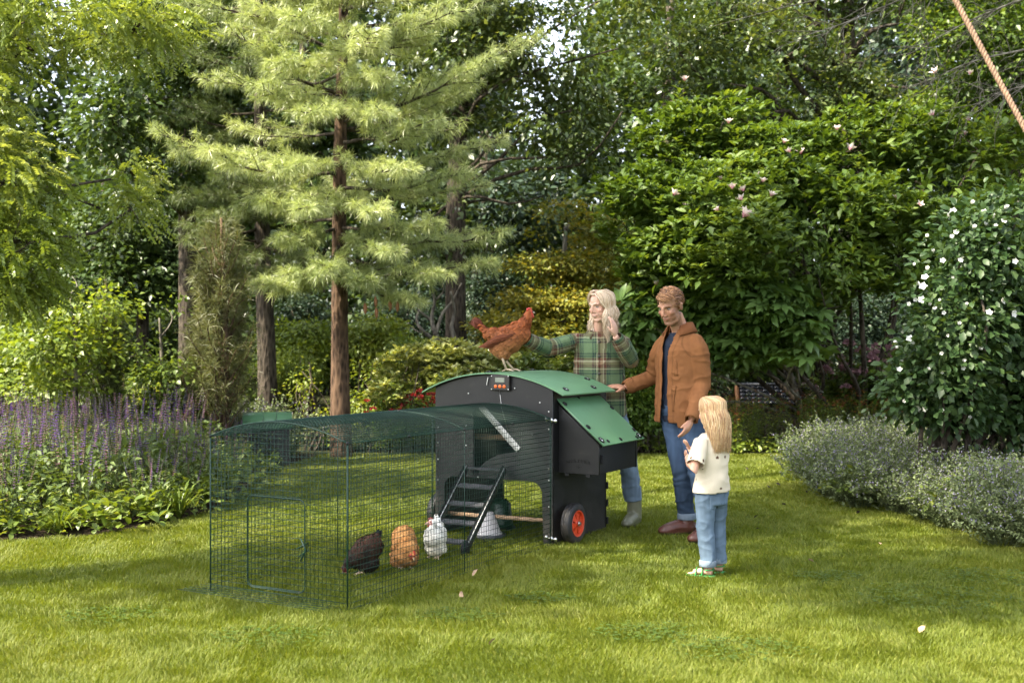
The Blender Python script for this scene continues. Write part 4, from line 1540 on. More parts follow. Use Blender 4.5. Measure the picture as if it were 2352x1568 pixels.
# white flowered hibiscus shrub at the right edge
def hibiscus():
    base = np.array([GX(2150, 9.95), 9.95, 0.0])
    r = root('hibiscus_shrub', base, 'tall dark leaved shrub covered in white flowers at the right edge', 'shrub')
    lobes = [lb(2250, 600, 9.8, 120, 120), lb(2190, 740, 9.7, 115, 130), lb(2160, 870, 9.7, 100, 90), lb(2340, 540, 10, 110, 110), lb(2350, 760, 10.1, 150, 190), lb(2200, 940, 9.9, 95, 45), lb(2330, 930, 10.2, 120, 80), lb(2470, 600, 10.2, 140, 180), lb(2480, 850, 10.3, 140, 160), lb(2090, 900, 9.7, 55, 60)]
    mb = MB()
    C, O = broad(mb, lobes, 2300, 8, 0.085, 0.072, 0.046, shell=0.40, thr=-0.42, ns=2.2, seed=101, tm=OVAL, tv=0.17, tb=0.42, flat=0.8, up=0.55, droop=0.35)
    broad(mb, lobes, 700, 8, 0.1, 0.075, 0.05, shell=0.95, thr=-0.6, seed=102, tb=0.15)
    st = MB()
    for i in range(26):
        c, rad = lobes[i % len(lobes)]
        e = c + rdir(1)[0] * rad * 0.5
        a = base + np.array([rng.normal() * 0.05, rng.normal() * 0.05, -0.03]) + ([0.75, 0.4, 0] if i % 2 else [0, 0, 0])
        st.tube(bend(a, e, 8, 0.10), np.linspace(0.030, 0.008, 8), 6)
    st.tube([base + [0, 0, -0.03], base + [0.02, 0, 0.25], base + [0.04, 0, 0.6], base + [0.0, 0, 0.9]], [0.13, 0.10, 0.095, 0.06], 12)
    shifted(st, base).build('trunk', m_barkd, r)
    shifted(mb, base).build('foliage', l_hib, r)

    def flower(openk):
        k = MB()
        a = np.arange(5) * 2 * pi / 5
        D = np.stack([np.cos(a) * openk, np.sin(a) * openk, 0 * a + 1], 1)
        leaves(k, np.zeros((5, 3)), D, np.stack([-np.cos(a), -np.sin(a), 0 * a + .5], 1), 0.058, 0.048, 0.9, OVAL)
        return k.mesh('flower')
    f1, f2 = flower(1.0), flower(0.28)
    spots = [(2190, 487), (2180, 498), (2232, 468), (2262, 488), (2278, 500), (2292, 488), (2305, 510), (2308, 480), (2285, 522), (2262, 518), (2236, 525), (2185, 545), (2195, 535), (2130, 545), (2145, 580), (2165, 600), (2130, 620), (2100, 610), (2125, 640),
             (2108, 655), (2160, 690), (2148, 712), (2135, 700), (2170, 720), (2118, 690), (2105, 690), (2090, 700), (2120, 660), (2178, 770), (2100, 790), (2090, 780), (2060, 790), (2062, 800), (2065, 850), (2165, 810), (2210, 830), (2128, 940), (2228, 960), (2235, 905), (2210, 845), (2165, 855),
             (2330, 706), (2325, 720), (2290, 560), (2310, 570), (2330, 600), (2252, 620), (2278, 660), (2300, 690), (2220, 700), (2205, 745), (2240, 770), (2250, 800), (2160, 940), (2110, 935), (2078, 920), (2135, 850), (2270, 720), (2330, 760), (2190, 640), (2205, 600), (2075, 830)]
    uv = np.stack([CX + C[:, 0] / C[:, 1] * FPX, CY + (CAM_Z - C[:, 2]) / C[:, 1] * FPX], 1)
    for i, (u, v) in enumerate(spots):
        near = np.argsort(((uv - [u, v]) ** 2).sum(1))[:10]
        j = near[np.argmin(C[near][:, 1])]
        p = W(u, v, C[j][1] - 0.06)
        big = i % 3 == 0
        o = link('flower', f1 if big else f2, f_white, r, loc=p - base)
        dirv = unit(O[j] * 0.6 + np.array([-0.2, -0.8, 0.25]) + rng.normal(size=3) * 0.35)
        o.rotation_euler = Vector(dirv).to_track_quat('Z', 'Y').to_euler()
        s = rng.uniform(0.5, 0.8)
        o.scale = (s, s, s)


hibiscus()

# tall trees behind, right
Y = 19.5
tree('beech_tree', 'tall beech with pale sunlit layered sprays above the magnolia', 'tree', (GX(1960, Y), Y),
     wp((1960, 980, Y), (1955, 600, Y), (1950, 300, Y), (1945, 0, Y), (1945, -200, Y)), [0.20, 0.17, 0.15, 0.10, 0.06],
     [lb(1560, 110, 18, 100, 60), lb(1680, 60, 18.4, 120, 70), lb(1820, 110, 17.6, 130, 60), lb(1700, 190, 17.6, 120, 35), lb(1880, 40, 18, 120, 70), lb(1980, 130, 18, 110, 70), lb(1780, 250, 18, 110, 35), lb(2060, 40, 18.5, 120, 80), lb(1600, 220, 18.5, 110, 40),
      lb(1920, 230, 18.6, 120, 50), lb(1750, -60, 19, 260, 100), lb(2050, -60, 19, 240, 100), lb(2080, 190, 18.4, 120, 60)],
     1900, 15, 0.15, 0.10, 0.060, l_oak, m_barkd, nsub=80, r_l=0.07, thr=-0.15, ns=1.0, seed=111, flat=0.28, droop=0.1, tv=0.22)
Y = 17.6
tree('plum_tree', 'dark tree with olive leaves behind the rope at the upper right corner', 'tree', (GX(2330, Y), Y),
     wp((2330, 1010, Y), (2325, 600, Y), (2320, 300, Y), (2310, 0, Y)), [0.17, 0.14, 0.12, 0.06],
     [lb(2180, 100, 16.6, 110, 70), lb(2290, 60, 16.2, 110, 80), lb(2280, 190, 16.4, 120, 60), lb(2180, 220, 16.8, 90, 50), lb(2370, 150, 16, 100, 110), lb(2250, -50, 17, 230, 90), lb(2420, 320, 16.5, 110, 120)],
     1300, 13, 0.15, 0.09, 0.055, l_mid, m_barkd, nsub=70, r_l=0.06, thr=-0.2, seed=121, tv=0.2, tb=0.38)

# second rank of big dark trees that close the view
BACK = [(700, 24, 'tall shaded tree seen between the two pines', 260), (1120, 25, 'tall dark conifer like tree in shade behind the golden tree', 250), (1540, 23.5, 'tall shaded tree rising directly above the man', 260), (1800, 25, 'tall shaded tree behind the magnolia centre', 280),
        (2120, 23, 'tall shaded tree behind the white flowered shrub', 260), (2420, 22, 'tall shaded tree beyond the right edge under the rope', 260), (480, 24, 'tall shaded tree behind the shaggy young pine', 220), (-80, 22, 'tall tree behind the locust at the far left', 240), (250, 25, 'tall shaded tree behind the narrow dark conifer', 200)]
for i, (u, Y, lab, wpx) in enumerate(BACK):
    top = -150
    lobes = []
    for j in range(11):
        vv = rng.uniform(60 if i not in (1, 7, 8) else 430, 880)
        lobes.append(lb(u + rng.uniform(-0.8, 0.8) * wpx * 0.6, vv, Y + rng.uniform(-1.5, 1), wpx * rng.uniform(0.35, 0.55), rng.uniform(60, 110)))
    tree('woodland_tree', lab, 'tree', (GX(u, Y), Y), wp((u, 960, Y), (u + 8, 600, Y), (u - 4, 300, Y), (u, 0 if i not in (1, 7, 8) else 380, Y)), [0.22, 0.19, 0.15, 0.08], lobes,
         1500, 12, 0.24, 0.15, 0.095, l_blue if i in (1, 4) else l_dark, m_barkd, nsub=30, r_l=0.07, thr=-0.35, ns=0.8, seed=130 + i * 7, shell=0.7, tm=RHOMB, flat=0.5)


def far_wood():
    n = 25000
    x = rng.uniform(-24, 26, n)
    y = rng.uniform(29, 36, n)
    top = 13.5 - 7.0 * np.exp(-((x + 11.6) / 1.5) ** 2) - 7.4 * np.exp(-((x - 0.6) / 1.6) ** 2) + 1.2 * nz(np.stack([x, 0 * x, 0 * x], 1), 0.7, 3)
    z = rng.random(n) * top
    C = np.stack([x, y, z], 1)
    k = 9
    off = rng.normal(size=(n, k, 3)) * [0.32, 0.3, 0.22]
    P = (C[:, None] + off).reshape(-1, 3)
    D = rdir(n * k)
    D[:, 2] -= 0.2
    N = np.array([0, 0, 0.8]) + rng.normal(size=(n * k, 3)) * 0.5
    t = np.clip(np.repeat(0.4 + 0.35 * nz(C, 0.45, 8), k) + rng.normal(0, 0.1, n * k), 0, 1)
    mb = MB()
    leaves(mb, P, D, N, 0.26, 0.17, t, RHOMB)
    for xx in np.arange(-22, 24, 1.9):
        xx = xx + rng.normal() * 0.5
        yy = 31 + rng.normal()
        mb.tube([(xx, yy, -0.1), (xx + 0.1, yy, 3), (xx, yy, 6)], [0.2, 0.16, 0.1], 8, tint=0.0)
    tag(mb.build('far_woodland', l_dark), 'dark mass of distant woodland closing the garden', 'woodland', kind='stuff')


far_wood()


# unseen tree added on the left; its crown lobes are placed to cast shade
def ash():
    base = np.array([-7.6, 4.6, 0.0])
    r = root('added_shade_tree', base, 'unseen tree added beyond the left edge, high crown placed to dapple the lawn with shade', 'tree')
    lobes = []
    for cx, cy, cz, ra, rb, rc in SHADE:
        lobes.append((np.array([cx, cy, cz]), np.array([ra, rb, rc])))
    mb = MB()
    C, O = broad(mb, lobes, 3600, 12, 0.22, 0.15, 0.075, shell=0.8, thr=-0.22, ns=0.9, seed=401, tm=RHOMB, flat=0.6)
    tr = MB()
    limbs(tr, [base, base + [0.2, 0.1, 4], base + [0.5, 0.3, 8], base + [0.8, 0.6, 12]], [0.30, 0.26, 0.2, 0.08], lobes, C, 60, 0.09, 0.45)
    shifted(tr, base).build('trunk', m_barkg, r)
    shifted(mb, base).build('crown', l_oak, r)


SHADE = [(-6.6, 5.4, 10.5, 1.5, 1.3, 0.9), (-4.9, 6.6, 10.8, 1.1, 1.0, 0.8), (-1.4, 9.9, 11.0, 1.7, 1.4, 0.9), (-1.0, 8.9, 11.0, 1.6, 1.4, 0.9), (-3.6, 9.0, 11.6, 1.4, 1.2, 0.8), (-5.6, 3.2, 10.2, 1.3, 0.9, 0.8), (-8.6, 3.4, 10.5, 1.5, 1.0, 0.9), (-3.0, 4.6, 10.0, 1.2, 0.9, 0.7), (0.6, 10.6, 11.2, 1.5, 1.2, 0.8)]
ash()

# ------------------------------------------------------------------ shrubs
m_st = m_twig
# variegated evergreen bushes behind the coop
for lab, lobes, sd in [
        ('yellow green glossy evergreen bush behind the coop, right of the pine trunk', [lb(930, 850, 15.2, 70, 50), lb(985, 830, 15.4, 60, 45), lb(900, 900, 15.0, 60, 40), lb(1000, 890, 15.2, 60, 40)], 201),
        ('yellow green glossy evergreen bush directly behind the hen', [lb(1080, 830, 15.4, 75, 42), lb(1140, 840, 15.5, 60, 42), lb(1070, 890, 15.2, 80, 50), lb(1040, 810, 15.5, 50, 30)], 202),
        ('yellow green glossy evergreen bush beside the woman in plaid', [lb(1240, 840, 15.6, 75, 38), lb(1300, 835, 15.7, 60, 35), lb(1200, 870, 15.4, 80, 50), lb(1290, 890, 15.6, 80, 50)], 203)]:
    shrub('evergreen_bush', lab, 'bush', lobes, 620, 9, 0.06, 0.085, 0.036, l_rhod, m_st, 'evergreen bushes behind the coop', whorl=True, shell=0.4, thr=-0.45, ns=2.5, seed=sd, tm=OVAL, tv=0.24, tb=0.64)
# shrubs round the pine foot
shrub('yellow_shrub', 'small leaved yellow green shrub at the left foot of the bright pine', 'shrub', [lb(730, 880, 15.2, 55, 60), lb(700, 920, 15, 45, 45), lb(765, 920, 15.2, 45, 50)], 420, 12, 0.10, 0.055, 0.034, l_bright, m_st, shell=0.5, seed=211, tb=0.58, tv=0.22)
shrub('yellow_shrub', 'small leaved yellow green shrub at the right foot of the bright pine', 'shrub', [lb(840, 880, 14.9, 45, 55), lb(870, 915, 15, 45, 40), lb(825, 930, 15, 40, 40)], 380, 12, 0.10, 0.055, 0.034, l_bright, m_st, shell=0.5, seed=212, tb=0.66, tv=0.22)
shrub('japanese_maple', 'light green maple shrub with drooping layered leaves right of the pine trunk', 'shrub', [lb(860, 750, 17.5, 55, 30), lb(900, 790, 17.3, 45, 25), lb(820, 800, 17.3, 55, 40), lb(870, 830, 17.2, 60, 30), lb(840, 720, 17.6, 30, 25)], 520, 12, 0.11, 0.085, 0.04, l_bright, m_st, shell=0.5, seed=213, flat=0.3, tb=0.62, droop=0.4)
shrub('japanese_maple', 'light green maple shrub with drooping layered leaves between the two pine trunks', 'shrub', [lb(720, 770, 17.2, 50, 30), lb(690, 830, 17, 60, 40), lb(740, 830, 17, 45, 45), lb(660, 780, 17.4, 40, 40)], 520, 12, 0.11, 0.085, 0.04, l_bright, m_st, shell=0.5, seed=214, flat=0.3, tb=0.55, droop=0.4)
shrub('cypress_shrub', 'feathery weeping cypress shrub left of the pine trunk', 'shrub', [lb(660, 880, 16.2, 50, 45), lb(690, 850, 16.4, 40, 35), lb(640, 920, 16, 50, 40)], 420, 14, 0.09, 0.075, 0.016, l_bright, m_st, shell=0.5, seed=215, droop=0.9, tb=0.6)
shrub('cypress_shrub', 'feathery weeping cypress shrub behind the evergreen bush', 'shrub', [lb(920, 800, 16.6, 50, 22), lb(960, 820, 16.4, 50, 30), lb(890, 830, 16.4, 40, 25)], 360, 14, 0.09, 0.075, 0.016, l_mid, m_st, shell=0.5, seed=216, droop=0.9, tb=0.62)
# left understory
for lab, u, v, Y, ru, rv, lm, tb in [
        ('dappled green bush behind the salvias at the far left edge', 30, 850, 15.4, 90, 90, l_bright, 0.6),
        ('dappled green bush behind the maple sapling trunk', 150, 900, 15.8, 85, 60, l_mid, 0.5),
        ('leafy green bush between the narrow dark conifer and the pale sapling', 305, 885, 16.2, 70, 60, l_mid, 0.6),
        ('sunlit yellow green bush behind the pale sapling', 395, 920, 15.8, 70, 45, l_bright, 0.7),
        ('green bush filling the gap left of the dark pine trunk', 545, 880, 16.4, 60, 70, l_mid, 0.55),
        ('tall loose green shrub behind the maple sapling crown', 60, 700, 18.0, 110, 110, l_mid, 0.45),
        ('tall loose green shrub between the locust and the narrow conifer', 190, 760, 19.0, 90, 100, l_dark, 0.6),
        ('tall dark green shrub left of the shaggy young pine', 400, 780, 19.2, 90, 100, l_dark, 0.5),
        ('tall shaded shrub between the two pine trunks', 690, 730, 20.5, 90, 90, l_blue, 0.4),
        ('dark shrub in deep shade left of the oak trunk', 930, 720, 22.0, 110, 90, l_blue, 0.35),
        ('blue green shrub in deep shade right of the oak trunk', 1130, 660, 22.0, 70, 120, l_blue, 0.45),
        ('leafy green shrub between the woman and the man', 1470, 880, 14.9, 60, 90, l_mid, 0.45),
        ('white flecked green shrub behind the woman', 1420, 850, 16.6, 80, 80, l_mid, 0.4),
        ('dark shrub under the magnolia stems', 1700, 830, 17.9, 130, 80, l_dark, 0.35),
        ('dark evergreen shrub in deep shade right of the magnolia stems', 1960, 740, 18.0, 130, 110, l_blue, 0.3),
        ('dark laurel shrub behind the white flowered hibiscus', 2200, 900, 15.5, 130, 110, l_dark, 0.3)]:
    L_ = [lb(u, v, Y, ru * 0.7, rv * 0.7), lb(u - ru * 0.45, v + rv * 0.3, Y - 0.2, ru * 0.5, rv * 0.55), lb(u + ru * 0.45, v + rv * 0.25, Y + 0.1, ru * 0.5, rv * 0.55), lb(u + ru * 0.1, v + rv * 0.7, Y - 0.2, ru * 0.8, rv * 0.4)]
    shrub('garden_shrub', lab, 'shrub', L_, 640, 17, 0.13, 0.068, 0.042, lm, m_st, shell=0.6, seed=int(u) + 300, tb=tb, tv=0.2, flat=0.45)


# bare branched shrub
def bare_shrub():
    Y = 18.2
    base = np.array([GX(1030, Y), Y, 0.0])
    r = root('bare_shrub', base, 'grey twisted bare branches in the dark beside the oak trunk', 'shrub')
    st = MB()
    for pts, r0 in [([(1030, 830), (1010, 790), (975, 765), (955, 740), (965, 700)], .05), ([(1025, 810), (1000, 770), (990, 730), (1000, 690), (985, 640)], .045), ([(1000, 770), (1015, 720), (1040, 690), (1060, 650)], .03),
                    ([(1035, 830), (1045, 780), (1035, 750), (1045, 715), (1035, 670)], .05), ([(990, 735), (965, 715), (950, 690), (958, 660)], .022), ([(975, 765), (955, 760), (935, 740)], .02), ([(1000, 690), (1020, 670), (1015, 640)], .018)]:
        P = np.array([W(u, v, Y + 0.25 * nz(np.array([[u * .05, v * .05, 0]]), 1, 3)[0]) for u, v in pts])
        t = np.linspace(0, len(P) - 1, len(P) * 4)
        Pf = np.stack([np.interp(t, np.arange(len(P)), P[:, k]) for k in range(3)], 1)
        Pf[1:-1] = (Pf[:-2] + Pf[1:-1] + Pf[2:]) / 3
        st.tube(Pf, np.linspace(r0, r0 * 0.35, len(Pf)), 8)
    st.tube([base + [0, 0, -0.05], W(1030, 825, Y)], [0.08, 0.06], 8)
    shifted(st, base).build('branches', m_barkg, r)


bare_shrub()


# ------------------------------------------------------------------ border plants
def proto_salvia(seed):
    g = np.random.default_rng(seed)
    lv, fls, st = MB(), [], MB()
    n = 190
    a = g.random(n) * 6.28
    rad = 0.20 * np.sqrt(g.random(n)) + 0.02
    z = 0.05 + 0.47 * g.random(n) ** 0.8
    P = np.stack([np.cos(a) * rad * (1 + z * .6), np.sin(a) * rad * (1 + z * .6), z], 1)
    D = np.stack([np.cos(a), np.sin(a), 0.45 * g.normal(size=n) + 0.1], 1) + g.normal(size=(n, 3)) * 0.4
    leaves(lv, P, D, np.array([0, 0, 1.0]) + g.normal(size=(n, 3)) * 0.4, 0.085 * (0.6 + 0.7 * g.random(n)), 0.038, np.clip(g.normal(0.45, 0.2, n), 0, 1), FOLD)
    for i in range(9):
        fl = MB()
        fls.append(fl)
        a, rd_ = g.random() * 6.28, 0.20 * math.sqrt(g.random())
        b0 = np.array([cos(a) * rd_ * 0.4, sin(a) * rd_ * 0.4, 0.02])
        H = g.uniform(0.55, 0.90)
        tip = np.array([cos(a) * rd_ * 1.5 + g.normal() * 0.03, sin(a) * rd_ * 1.5 + g.normal() * 0.03, H])
        st.tube(bend(b0, tip, 5, 0.05), [0.0035, 0.003, 0.003, 0.0025, 0.002], 4, caps=False)
        m = int(g.integers(9, 15))
        sp = g.uniform(0.18, 0.32)
        col = g.choice([0.15, 0.25, 0.6, 0.95], p=[.3, .25, .2, .25])
        d = unit(tip - b0)
        for q in np.linspace(0, 1, m):
            c = tip - d * sp * q
            w_ = 0.007 + 0.006 * q
            k = 6
            aa = np.arange(k) * 6.28 / k + g.random()
            Dd = np.stack([np.cos(aa), np.sin(aa), 0 * aa + 0.5], 1)
            leaves(fl, np.repeat([c], k, 0), Dd, np.repeat([[0, 0, 1.0]], k, 0), w_ * 1.7, 0.011, np.clip(col + g.normal(0, 0.1, k), 0, 1), RHOMB)
    return [lv.mesh('foliage')] + [f.mesh('flower_spike') for f in fls] + [st.mesh('stems')]


def proto_catmint(seed):
    g = np.random.default_rng(seed)
    lv, fl, st = MB(), MB(), MB()
    for i in range(95):
        a = g.random() * 6.28
        o = g.random() ** 0.6
        tip = np.array([cos(a) * 0.42 * o, sin(a) * 0.42 * o, g.uniform(0.30, 0.56) * (1 - 0.42 * o * o)])
        b = bend([cos(a) * 0.05, sin(a) * 0.05, 0.0], tip, 6, 0.14)
        st.tube(b, np.linspace(0.0022, 0.0010, 6), 3, caps=False)
        m = 26
        t = g.uniform(0.15, 1.0, m)
        P = np.stack([np.interp(t, np.linspace(0, 1, 6), b[:, k]) for k in range(3)], 1)
        D = rdir(m) + [0, 0, 0.15]
        leaves(lv, P, D, np.array([0, 0, 1.0]) + g.normal(size=(m, 3)) * 0.5, 0.030 * (0.5 + 0.8 * g.random(m)), 0.0145, np.clip(g.normal(0.5, 0.22, m), 0, 1), RHOMB)
        m = 5
        t = g.uniform(0.68, 1.02, m)
        P = np.stack([np.interp(t, np.linspace(0, 1, 6), b[:, k]) for k in range(3)], 1) + g.normal(size=(m, 3)) * 0.006
        leaves(fl, P, rdir(m), rdir(m), 0.014, 0.010, np.clip(g.normal(0.5, 0.3, m), 0, 1), RHOMB)
    return lv.mesh('foliage'), fl.mesh('flowers'), st.mesh('stems')


def proto_upright(seed, H, n_st, rad, Ll, Lw, fl_fn, split=False):
    g = np.random.default_rng(seed)
    lv, fl, st, fls = MB(), MB(), MB(), []
    for i in range(n_st):
        a, rd_ = g.random() * 6.28, rad * math.sqrt(g.random())
        h = H * g.uniform(0.72, 1.05)
        b = bend([cos(a) * rd_ * 0.6, sin(a) * rd_ * 0.6, 0], [cos(a) * rd_ * 1.25, sin(a) * rd_ * 1.25, h], 5, 0.05)
        st.tube(b, np.linspace(0.004, 0.002, 5), 4, caps=False)
        m = int(26 * H / 0.7)
        t = g.uniform(0.08, 0.97, m)
        P = np.stack([np.interp(t, np.linspace(0, 1, 5), b[:, k]) for k in range(3)], 1)
        aa = g.random(m) * 6.28
        D = np.stack([np.cos(aa), np.sin(aa), 0.4 + 0.4 * g.normal(size=m)], 1)
        leaves(lv, P, D, np.array([0, 0, 1.0]) + g.normal(size=(m, 3)) * 0.35, Ll * (0.6 + 0.6 * g.random(m)), Lw, np.clip(g.normal(0.42, 0.2, m), 0, 1), FOLD)
        if g.random() < 0.7:
            if split:
                fls.append(MB())
                fl_fn(fls[-1], b[-1], g)
            else:
                fl_fn(fl, b[-1], g)
    return [lv.mesh('foliage')] + ([f.mesh('flower_head') for f in fls] if split else [fl.mesh('flowers')]) + [st.mesh('stems')]


def fl_daisy(fl, c, g):
    for q in range(3):
        p = c + g.normal(size=3) * [0.04, 0.04, 0.03]
        k = 7
        aa = np.arange(k) * 6.28 / k
        leaves(fl, np.repeat([p], k, 0), np.stack([np.cos(aa), np.sin(aa), 0 * aa - 0.3], 1), np.repeat([[0, 0, 1.0]], k, 0), 0.026, 0.014, np.clip(g.normal(0.5, 0.25, k), 0, 1), RHOMB)


def fl_ball(r_, k=26):
    def f(fl, c, g):
        D = rdir(k)
        D[:, 2] = np.abs(D[:, 2]) * 0.8
        leaves(fl, c + D * r_ * 0.5, D, rdir(k), r_, r_ * 0.55, np.clip(g.normal(0.5, 0.25, k), 0, 1), RHOMB)
    return f


def plant(name, proto, mats, x, y, label, cat, group, s=1.0):
    o = root(name, (x, y, 0.004), label, cat, group, rz=rng.random() * 6.28)
    o.scale = (s, s, s * rng.uniform(0.9, 1.1))
    for me in proto:
        n_ = me.name.split('.')[0]
        c_ = link(n_, me, mats[0] if n_ in ('foliage', 'leaves') else mats[2] if n_ == 'stems' else mats[1], o)
        if n_ == 'flowers':
            c_['kind'] = 'stuff'
    return o


def scatter(poly, n, ylo, yhi, mind, hw=0.45, xlo=-99, xhi=99, margin=0.12):
    pts = []
    for _ in range(n * 60):
        y = rng.uniform(ylo, yhi)
        x = rng.uniform(-hw * y - 0.3, hw * y + 0.3)
        if x < xlo or x > xhi:
            continue
        if not in_poly(np.array([x]), np.array([y]), poly)[0]:
            continue
        if any((x - a) ** 2 + (y - b) ** 2 < mind * mind for a, b in pts):
            continue
        ok = all(in_poly(np.array([x + dx]), np.array([y + dy]), poly)[0] for dx, dy in ((margin, 0), (-margin, 0), (0, margin), (0, -margin)))
        if ok:
            pts.append((x, y))
        if len(pts) >= n:
            break
    return pts


sal = [proto_salvia(s) for s in (1, 2, 3, 4)]
for x, y in scatter(BED_LEFT, 135, 8.2, 14.0, 0.25, hw=0.52, margin=0.22):
    edge = 1.0 if in_poly(np.array([x, x + .5]), np.array([y - 0.7, y]), BED_LEFT).all() else 0.72
    plant('salvia', sal[rng.integers(4)], (l_sage, f_purple, m_stem), x, y, 'purple salvia plant with upright flower spikes in the left flower bed', 'flower plant', 'salvias in the left flower bed', edge * rng.uniform(0.86, 1.08))
# low leafy plants along the front edge
def proto_low(seed):
    g = np.random.default_rng(seed)
    lv = MB()
    n = 130
    a = g.random(n) * 6.28
    rad = 0.26 * np.sqrt(g.random(n))
    P = np.stack([np.cos(a) * rad, np.sin(a) * rad, 0.03 + 0.24 * g.random(n) * (1 - (rad / 0.3) ** 2)], 1)
    D = np.stack([np.cos(a), np.sin(a), 0.3 * g.normal(size=n) + 0.15], 1) + g.normal(size=(n, 3)) * 0.35
    leaves(lv, P, D, np.array([0, 0, 1.0]) + g.normal(size=(n, 3)) * 0.4, 0.085 * (0.5 + 0.8 * g.random(n)), 0.045, np.clip(g.normal(0.5, 0.22, n), 0, 1), OVAL)
    return (lv.mesh('foliage'),)


def proto_strap(seed, n=70, H=0.42):
    g = np.random.default_rng(seed)
    lv = MB()
    a = g.random(n) * 6.28
    V, Q, A = [], [], []
    for i in range(n):
        d = np.array([cos(a[i]), sin(a[i]), 0])
        s = np.array([-sin(a[i]), cos(a[i]), 0])
        l = H * g.uniform(0.6, 1.2)
        t = np.linspace(0, 1, 6)
        c = np.outer(t * l * 0.75 * g.uniform(0.4, 1.2), d) + np.outer(l * (1.25 * t - 0.75 * t * t * g.uniform(0.8, 1.5)), [0, 0, 1])
        w_ = 0.010 * (1 - t ** 2) + 0.001
        b = len(V) * 0
        P = np.empty((12, 3))
        P[0::2], P[1::2] = c - s * w_[:, None], c + s * w_[:, None]
        lv.add(P, [[2 * k, 2 * k + 1, 2 * k + 3, 2 * k + 2] for k in range(5)], tint=float(np.clip(g.normal(0.5, 0.2), 0, 1)))
    return (lv.mesh('leaves'),)


low = [proto_low(s) for s in (11, 12, 13)]
strap = [proto_strap(s) for s in (21, 22)]
for x, y in [(-4.25, 8.35), (-3.85, 8.45), (-3.45, 8.5), (-3.15, 8.62), (-2.95, 8.8), (-4.05, 8.75), (-3.6, 8.85), (-2.75, 9.35), (-2.7, 9.75), (-2.65, 10.3), (-2.7, 10.9), (-2.75, 11.5), (-3.3, 8.95), (-2.8, 12.2), (-2.75, 12.9), (-3.0, 9.2), (-4.5, 8.7)]:
    plant('low_perennial', low[rng.integers(3)], (l_sage if rng.random() < .6 else l_strap,), x + rng.normal() * .05, y, 'low broad leaved plant spreading along the front edge of the left flower bed', 'bed plant', 'low leafy plants edging the left bed', rng.uniform(0.8, 1.25))
for lab, x, y, s in [('grassy daylily clump spilling onto the lawn at the left photo edge', -3.95, 8.28, 1.0), ('grassy daylily clump at the middle of the left bed edge', -3.28, 8.5, 0.8), ('grassy daylily clump at the bed corner left of the run', -2.62, 9.25, 1.0), ('bright strap leaved clump beside the run corner', -2.62, 9.95, 0.9), ('strap leaved clump half hidden behind the run mesh', -2.66, 10.7, 0.9)]:
    plant('daylily', strap[rng.integers(2)], (l_strap,), x, y, lab, 'bed plant', 'strap leaved clumps edging the left bed', s)

# pale wispy plants at the back right of the left bed, and the low strip behind the run
cat = [proto_catmint(s) for s in (31, 32, 33)]
for x, y in [(-3.7, 13.9), (-3.3, 14.0), (-2.95, 13.7), (-3.5, 13.5), (-2.75, 14.2), (-4.1, 14.1), (-3.15, 14.35)]:
    plant('silver_sage', cat[rng.integers(3)], (l_cat, f_lav, m_stem), x, y, 'pale silvery wispy plant at the back of the left flower bed', 'bed plant', 'silvery plants at the back of the left bed', rng.uniform(1.35, 1.6))
for x in np.arange(-2.15, 1.9, 0.36):
    plant('border_plant', (cat + low)[rng.integers(6)] if False else cat[rng.integers(3)], (l_sage, f_lav, m_stem), x + rng.normal() * .05, 14.95 + rng.normal() * .08, 'low grey green border plant in the strip along the far lawn edge behind the run', 'bed plant', 'low plants along the far lawn edge', rng.uniform(0.75, 0.95))
for x in np.arange(-2.1, 1.9, 0.42):
    plant('dark_border_plant', low[rng.integers(3)], (l_mid,), x + rng.normal() * .05, 15.35 + rng.normal() * .1, 'low dark leafy plant in the second row of the far border behind the run', 'bed plant', 'dark low plants of the far border', rng.uniform(1.2, 1.6))

# catmint drift on the right
for x, y in scatter(BED_RIGHT, 170, 6.2, 13.6, 0.27, hw=0.52, margin=0.04):
    plant('catmint', cat[rng.integers(3)], (l_cat, f_lav, m_stem), x, y, 'grey green catmint with tiny lavender flowers in the right flower bed', 'flower plant', 'catmint drift in the right flower bed', rng.uniform(0.90, 1.22))
for x, y in [(2.85, 11.1), (2.9, 9.9), (3.35, 8.9), (3.7, 8.0), (3.9, 8.6)]:
    plant('bright_weed', low[rng.integers(3)], (l_strap,), x, y, 'bright yellow green leafy plant growing among the grey catmint', 'bed plant', 'bright leaves among the catmint', rng.uniform(0.9, 1.2)).location.z = 0.12

# rust flowered heleniums behind the right lawn edge
hel = [proto_upright(s, 0.72, 16, 0.26, 0.075, 0.014, fl_daisy) for s in (41, 42, 43)]
for i, x in enumerate(np.arange(1.55, 5.6, 0.30)):
    for row in range(2):
        plant('helenium', hel[rng.integers(3)], (l_bright, f_rust, m_stem), x + rng.normal() * .06, 15.0 + row * 0.42 + rng.normal() * .05, 'upright green perennial with small rust red flowers along the far right border', 'flower plant', 'rust flowered perennials in the far right border', rng.uniform(0.85, 1.05))
for x in np.arange(1.6, 4.6, 0.5):
    plant('low_border_plant', low[rng.integers(3)], (l_mid,), x + rng.normal() * .08, 14.78, 'low dark leafy plant at the foot of the rust flowered border', 'bed plant', 'low plants at the foot of the far right border', rng.uniform(0.8, 1.0))
# red bee balm behind the run roof
bee = [proto_upright(s, 0.66, 12, 0.22, 0.07, 0.026, fl_ball(0.034), True) for s in (51, 52)]
for u in (885, 912, 938, 962, 985, 1008, 1030):
    plant('bee_balm', bee[rng.integers(2)], (l_mid, f_red, m_stem), GX(u, 14.75) + rng.normal() * .02, 14.75 + rng.normal() * .06, 'red flowered bee balm behind the run roof near the coop', 'flower plant', 'red bee balm behind the run', rng.uniform(0.95, 1.08))
